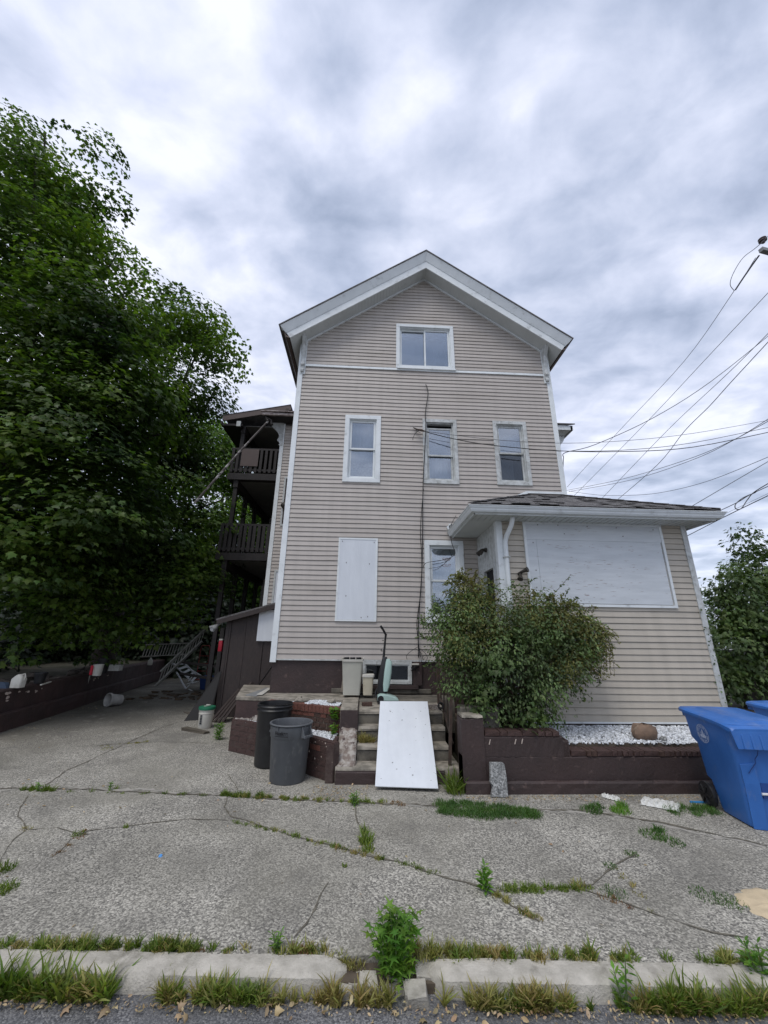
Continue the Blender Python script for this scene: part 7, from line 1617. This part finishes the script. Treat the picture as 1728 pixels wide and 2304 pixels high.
# gutter strip in front of the kerb
GB = lambda xa, xb: [(xa, krb(xa) - .205), (xb, krb(xb) - .205)]
S_ = along(GB(-3.2, -.95), 210, .018, 24, .17, -.08, 11) + along(GB(-3.2, -1.1), 60, .018, 9, .26, -.08, 12) + along(GB(-.85, -.5), 36, .018, 20, .14, -.08, 13) + along(GB(.75, 2.6), 120, .018, 22, .12, -.08, 14, .1) + along(GB(1.3, 2.6), 90, .018, 20, .18, -.08, 15)
S_ = [(q[0], q[1], q[2], q[3] * .6, int(q[4] * .8), q[5] * .82) for q in S_]
tufts('gutter_grass', S_, LF_GRASS, 5, 'taller green grass growing in the gutter in front of the kerb')
S_ = along(GB(-2.6, 0), 130, .018, 16, .13, -.08, 16, .2) + along(GB(0, 1.2), 120, .018, 16, .13, -.08, 17) + along(GB(1.2, 2.6), 60, .018, 14, .13, -.08, 18)
S_ = [(q[0], q[1], q[2], q[3] * .6, int(q[4] * 1.6), q[5] * .95) for q in S_]
tufts('dry_gutter_grass', S_, LF_DRY, 6, 'straw-coloured dry grass standing in the gutter', 'grass')
# litter of dead leaves along the gutter
r = np.random.default_rng(40); n = 1500; x = r.uniform(-3, 3, n); y = 3.055 - .052 * x - .25 + r.normal(0, .03, n); P = np.c_[x, y, np.full(n, -.074) + r.uniform(0, .02, n)]
X, Y, Z = frames(np.c_[r.normal(0, .5, (n, 2)), np.ones(n)], np.c_[r.normal(size=(n, 2)), np.zeros(n)]); V = place(OVAL, P, X, Y, Z, r.choice([.008, .014, .024, .042], n, p=[.45, .32, .19, .04])); fast_mesh('dead_leaves', V, OVAL_F, 6, n, LITTER, None, kind='stuff', label='dead leaves and small litter lying along the gutter', cat='leaves')
n = 15; x = r.uniform(-1.9, .9, n); y = 3.055 - .052 * x - .27 + r.normal(0, .03, n); P = np.c_[x, y, np.full(n, -.065)]
X, Y, Z = frames(np.c_[r.normal(0, .6, (n, 2)), np.ones(n)], np.c_[r.normal(size=(n, 2)), np.zeros(n)]); V = place(MAPLE * np.array([1, 1, 3.2]), P, X, Y, Z, r.uniform(.035, .065, n)); fast_mesh('dead_maple_leaves', V, MAPLE_F, 15, n, LITTER, None, kind='stuff', label='larger curled dead maple leaves among the gutter grass', cat='leaves')
# bits on the driveway
n = 260; cx_ = r.uniform(-6.6, 4.0, n); cy_ = np.where(r.random(n) < .5, r.uniform(5.0, 6.2, n), r.uniform(3.2, 12, n)); cx_ = np.where(cy_ > 6.3, -6.9 - (cy_ - 8.65) * .168 + r.exponential(.5, n) + .1, cx_); P = np.c_[cx_, cy_, np.full(n, .008)]
X, Y, Z = frames(np.c_[r.normal(0, .4, (n, 2)), np.ones(n)], np.c_[r.normal(size=(n, 2)), np.zeros(n)]); V = place(OVAL, P, X, Y, Z, r.uniform(.008, .045, n)); fast_mesh('scattered_leaves', V, OVAL_F, 6, n, LITTER, None, kind='stuff', label='pale dead leaves and chips scattered on the driveway', cat='leaves')
n = 900; cx_ = r.uniform(1.3, 4.2, n); cy_ = 5.50 - np.abs(r.normal(0, .09, n)) ; cx_[:300] = r.uniform(-.6, .1, 300); cy_[:300] = r.uniform(5.4, 5.85, 300); P = np.c_[cx_, cy_, np.full(n, .006)]
X, Y, Z = frames(np.c_[r.normal(0, .5, (n, 2)), np.ones(n)], np.c_[r.normal(size=(n, 2)), np.zeros(n)]); V = place(OVAL, P, X, Y, Z, r.uniform(.008, .028, n)); fast_mesh('wall_foot_litter', V, OVAL_F, 6, n, LITTER, None, kind='stuff', label='brown leaf litter collected along the foot of the garden wall and steps', cat='leaves')
# weeds along the joint and cracks
def G2(l): return [(p[0], p[1]) for p in l]
sp = lambda P_, s, n_, h, z=0: (P_[0], P_[1], z, s, n_, h)
S_ = along([(-1.659,5.544), (-1.165,5.473)], 26, .03, 30, .075, 0, 20) + along([(-1.165,5.473), (-0.629,5.403)], 12, .03, 26, .06, 0, 21) + along([(-4.129,5.729), (-3.738,5.698)], 14, .03, 22, .07, 0, 22) + along([(-3.738,5.698), (-1.764,5.545)], 16, .02, 12, .045, 0, 23) + along([(-0.577,5.403), (0.258,5.293)], 12, .03, 22, .065, 0, 24)
S_ += along([(-1.361,4.883), (-0.637,4.552)], 20, .02, 12, .035, 0, 25) + along([(-0.637,4.552), (-0.068,4.258)], 14, .02, 16, .05, 0, 26) + [sp((0.061,4.414), .07, 120, .12), sp((0.085,4.278), .06, 80, .09), sp((0.052,4.586), .04, 50, .12)]
S_ += along([(0.169,4.144), (0.655,3.901)], 16, .02, 14, .04, 0, 27) + along([(1.110,3.660), (1.823,3.683)], 40, .03, 16, .06, 0, 28) + [sp((-2.691,4.600), .06, 60, .06), sp((-2.323,4.739), .03, 30, .05), sp((-0.112,4.012), .02, 25, .05), sp((-2.877,4.001), .08, 90, .09), sp((-2.636,3.739), .08, 110, .09), sp((-3.030,5.765), .03, 30, .06)]
S_ += along([(1.128,3.433), (1.236,3.385)], 6, .02, 14, .04, 0, 29)
tufts('crack_grass', S_, LF_GRASS, 7, 'small tufts of grass growing out of the asphalt cracks')
S_ = along([(-1.649,5.517), (0.207,5.294)], 24, .03, 18, .06, 0, 30) + along([(-0.448,4.422), (0.208,4.129)], 16, .03, 16, .05, 0, 31) + along([(1.048,3.629), (1.255,3.318)], 16, .02, 14, .045, 0, 32) + [sp((1.726,3.702), .06, 70, .07), sp((0.259,5.318), .06, 50, .06), sp((-3.261,4.715), .06, 40, .04), sp((-4.248,7.541), .1, 60, .04)] + along([(-1.143,4.839), (-0.637,4.552)], 12, .02, 10, .035, 0, 33) + along([(2.122,3.364), (2.181,3.969)], 10, .03, 10, .03, 0, 34) + along([(-4.440,7.731), (-3.821,7.970)], 16, .03, 10, .04, 0, 35)
tufts('dry_crack_grass', S_, LF_DRY, 8, 'dry straw grass in the driveway joint and cracks', 'grass')
S_ = along([(0.364,5.317), (0.560,5.204)], 8, .04, 20, .03, 0, 36) + along([(-2.663,4.706), (-2.628,4.229)], 14, .03, 14, .02, 0, 37) + along([(1.820,3.618), (2.027,3.412)], 10, .04, 12, .03, 0, 38)
tufts('red_crack_weeds', S_, LF_RED, 9, 'low reddish weeds in the cracks of the asphalt', 'weeds')
# dense green patches by the garden wall
r_ = random.Random(50); S_ = []
for i in range(360):
    u, v = r_.random(), r_.random(); a, c_ = Vector((0.899,5.237,-0.000)), Vector((1.953,5.014,0.000)); p = a.lerp(c_, u); half = .30 * (1 - abs(u - .35) * .9); S_.append((p.x + r_.uniform(-.05, .05), p.y + r_.uniform(-half, half * .6), 0, .05, 32, .045 * r_.uniform(.7, 1.5)))
tufts('dense_grass_patch', S_, LF_DEEP, 10, 'dense dark green grass patch on the ground right of the white board', w=.005)
r_ = random.Random(51); S_ = []
for i in range(70):
    p = Vector((3.766,5.040,0.000)) + Vector((r_.uniform(-.25, .28), r_.uniform(-.13, .16), 0)); S_.append((p.x, p.y, 0, .05, 26, .06))
tufts('dense_grass_patch', S_, LF_DEEP, 11, 'dark green grass clump beside the wheel of the blue cart', w=.005)
tufts('grass_clump', [sp((2.621,5.076), .12, 260, .07), sp((2.754,5.170), .08, 120, .07)], LF_DEEP, 12, 'left of the two small grass clumps between granite block and crumpled sheets')
tufts('grass_clump', [sp((2.940,5.049), .11, 260, .075), sp((3.043,5.167), .06, 140, .09)], LF_WEED, 13, 'bright right one of the two small grass clumps before the garden wall')
tufts('grass_clump', [sp((2.924,4.498), .13, 220, .06), sp((3.004,4.367), .12, 180, .045), sp((3.046,4.589), .05, 90, .08)], LF_DEEP, 14, 'green grass clump on the asphalt in front of the crumpled sheets')
tufts('grass_clump', [sp((2.663,3.573), .12, 160, .035), sp((2.765,3.493), .12, 160, .035)], LF_DEEP, 15, 'thin low grass line on the asphalt near the sand spill')
tufts('grass_clump', [sp((2.158,3.969), .06, 80, .04), sp((2.468,4.162), .06, 80, .04), sp((1.958,3.615), .10, 120, .04)], LF_DEEP, 16, 'scattered thin grass along the crack right of the small weed plant')
tufts('step_grass', [(.02, 6.36, .38, .06, 130, .19), (.12, 6.36, .38, .07, 110, .15), (.04, 6.34, .38, .03, 50, .24)], LF_DRY, 17, 'tuft of long grass growing on the third step left of the board', w=.005)
g1 = (1.196,5.635)
tufts('tall_grass_tuft', [(g1[0], g1[1], 0, .12, 140, .30), (g1[0] - .02, g1[1] + .05, 0, .06, 40, .46)], LF_GRASS, 18, 'tall arching grass tuft at the right foot of the steps', w=.007)
tufts('weed_clump', [(*Vector((4.334,7.275,0.520)), .12, 260, .09), (*Vector((3.993,7.193,0.520)), .08, 90, .07)], LF_DEEP, 19, 'small green weed clump on the stone chips behind the boulder', 'weed')
tufts('weed_clump', [(*Vector((3.759,7.412,0.520)), .06, 120, .10)], LF_DEEP, 20, 'small green weed clump on the stone chips against the siding, left of the boulder', 'weed')

def weed(name, base, h, spread, n, leaf, seed, label, tmpl=MAPLE, faces=MAPLE_F, m=LF_WEED, stems=5):
    t = thing(name, base, label, 'weed'); r = np.random.default_rng(seed); b = MB(); P = []; T = []; O = []
    for s in range(stems):
        a = r.uniform(0, 6.28); q = spread * (.15 + .6 * r.random()) if stems > 1 else 0; top = Vector(base) + Vector((q * math.cos(a), q * math.sin(a), h * r.uniform(.7, 1.0))); b0 = Vector(base) + Vector((q * .2 * math.cos(a), q * .2 * math.sin(a), 0)); b.tube([b0, b0.lerp(top, .5) + Vector((0, 0, .01)), top], [.006, .005, .002], 5)
        k = n // stems
        for i in range(k):
            u = (i + .5) / k; p = b0.lerp(top, u); an = i * 2.4 + r.uniform(-.4, .4); dd = Vector((math.cos(an), math.sin(an), .35 + .5 * u)); off_ = r.uniform(.0, .6) * spread * (1 - .75 * u) * .6
            P.append(tuple(p + Vector((math.cos(an), math.sin(an), .1)) * off_)); T.append(tuple(dd)); O.append((-math.cos(an) * .35, -math.sin(an) * .35, 1))
    b.build('stem', STEMM, t); P, T, O = map(np.array, (P, T, O)); N = len(P); X, Y, Z = frames(O + r.normal(0, .25, (N, 3)), T + r.normal(0, .15, (N, 3)))
    V = place(tmpl, P, X, Y, Z, leaf * r.uniform(.6, 1.2, N)); fast_mesh('leaves', V, faces, len(tmpl), N, m, t, kind='stuff'); return t
MUG = MAPLE * np.array([.95, 1, 1]); MUG[[1, 3, 5, 6, 8, 9, 11, 13], 0] *= .45; MUG[[6, 8], 1] = .5
kb = (0.242,2.956)
weed('tall_weed', (kb[0], kb[1] + .0, -.04), .31, .20, 330, .070, 1, 'large bright green weed growing in the gap between the kerb stones', stems=9, tmpl=MUG, faces=MAPLE_F)
c1 = (0.985,3.646)
NARROW = OVAL * np.array([.7, 1, 1])
weed('leafy_weed', (c1[0], c1[1], 0), .17, .06, 70, .06, 2, 'upright leafy weed in the asphalt crack left of the small grass line', tmpl=NARROW, faces=OVAL_F, stems=2)
c1 = (-0.055,5.247)
weed('leafy_weed', (c1[0], c1[1], 0), .14, .07, 90, .045, 3, 'bushy green weed in the joint just left of the white board foot', tmpl=NARROW, faces=OVAL_F, stems=3)
c1 = (1.487,2.787)
weed('leafy_weed', (c1[0], 2.78, -.08), .22, .07, 50, .05, 4, 'tall narrow weed in the gutter before the right kerb stone', tmpl=NARROW, faces=OVAL_F, stems=2)
weed('leafy_weed', ((2.383,2.867)[0], 2.86, -.1), .28, .14, 120, .06, 5, 'leafy weed in the gutter at the right edge of the picture', tmpl=NARROW, faces=OVAL_F, stems=4)
c1 = (-2.648,8.169)
weed('leafy_weed', (c1[0], c1[1], 0), .30, .16, 220, .06, 6, 'bushy weed at the left foot of the brick planter', tmpl=NARROW, faces=OVAL_F, stems=6)
c1 = (-0.394,6.514,0.730)
weed('vine_weed', (-.42, 6.62, .62), .18, .12, 46, .075, 7, 'broad-leaved weed hanging over the right end of the brick planter', stems=4)
weed('vine_weed', (-.42, 6.52, .40), .22, .08, 26, .07, 8, 'lower broad-leaved weed against the brick planter beside the cheek wall', stems=3)
c1 = (-3.084,5.722)
weed('leafy_weed', (c1[0], c1[1], 0), .10, .04, 34, .035, 9, 'small green weed in the joint, middle of the left driveway', tmpl=NARROW, faces=OVAL_F, stems=1)
c1 = (-3.938,5.699)
weed('leafy_weed', (c1[0], c1[1], 0), .09, .05, 20, .05, 10, 'pale green broad weed in the joint near the left edge', tmpl=NARROW, faces=OVAL_F, stems=2)
c1 = (-0.487,3.180)
weed('leafy_weed', (c1[0], 3.12, 0), .09, .06, 60, .03, 11, 'small light green weed behind the left kerb stone near its rounded end', tmpl=NARROW, faces=OVAL_F, stems=3)
c1 = (-2.041,6.297)

# ivy on the lower corner board of the addition
r = np.random.default_rng(77); n = 240; z = r.uniform(.6, 2.4, n); P = np.c_[5.93 + r.normal(0.02, .05, n), 6.66 + r.normal(0, .03, n), z]; k = r.random(n) < np.where((z < 1.0) | ((z > 1.5) & (z < 2.1)), .9, .25); P = P[k]; n = len(P)
X, Y, Z = frames(np.c_[r.normal(0, .5, n), -np.ones(n), r.normal(0, .5, n)], r.normal(size=(n, 3))); iv = fast_mesh('ivy', place(OVAL, P, X, Y, Z, r.uniform(.03, .06, n)), OVAL_F, 6, n, LF_BUSHG, None, kind='stuff', label='ivy creeping up the right corner board of the side addition', cat='ivy')
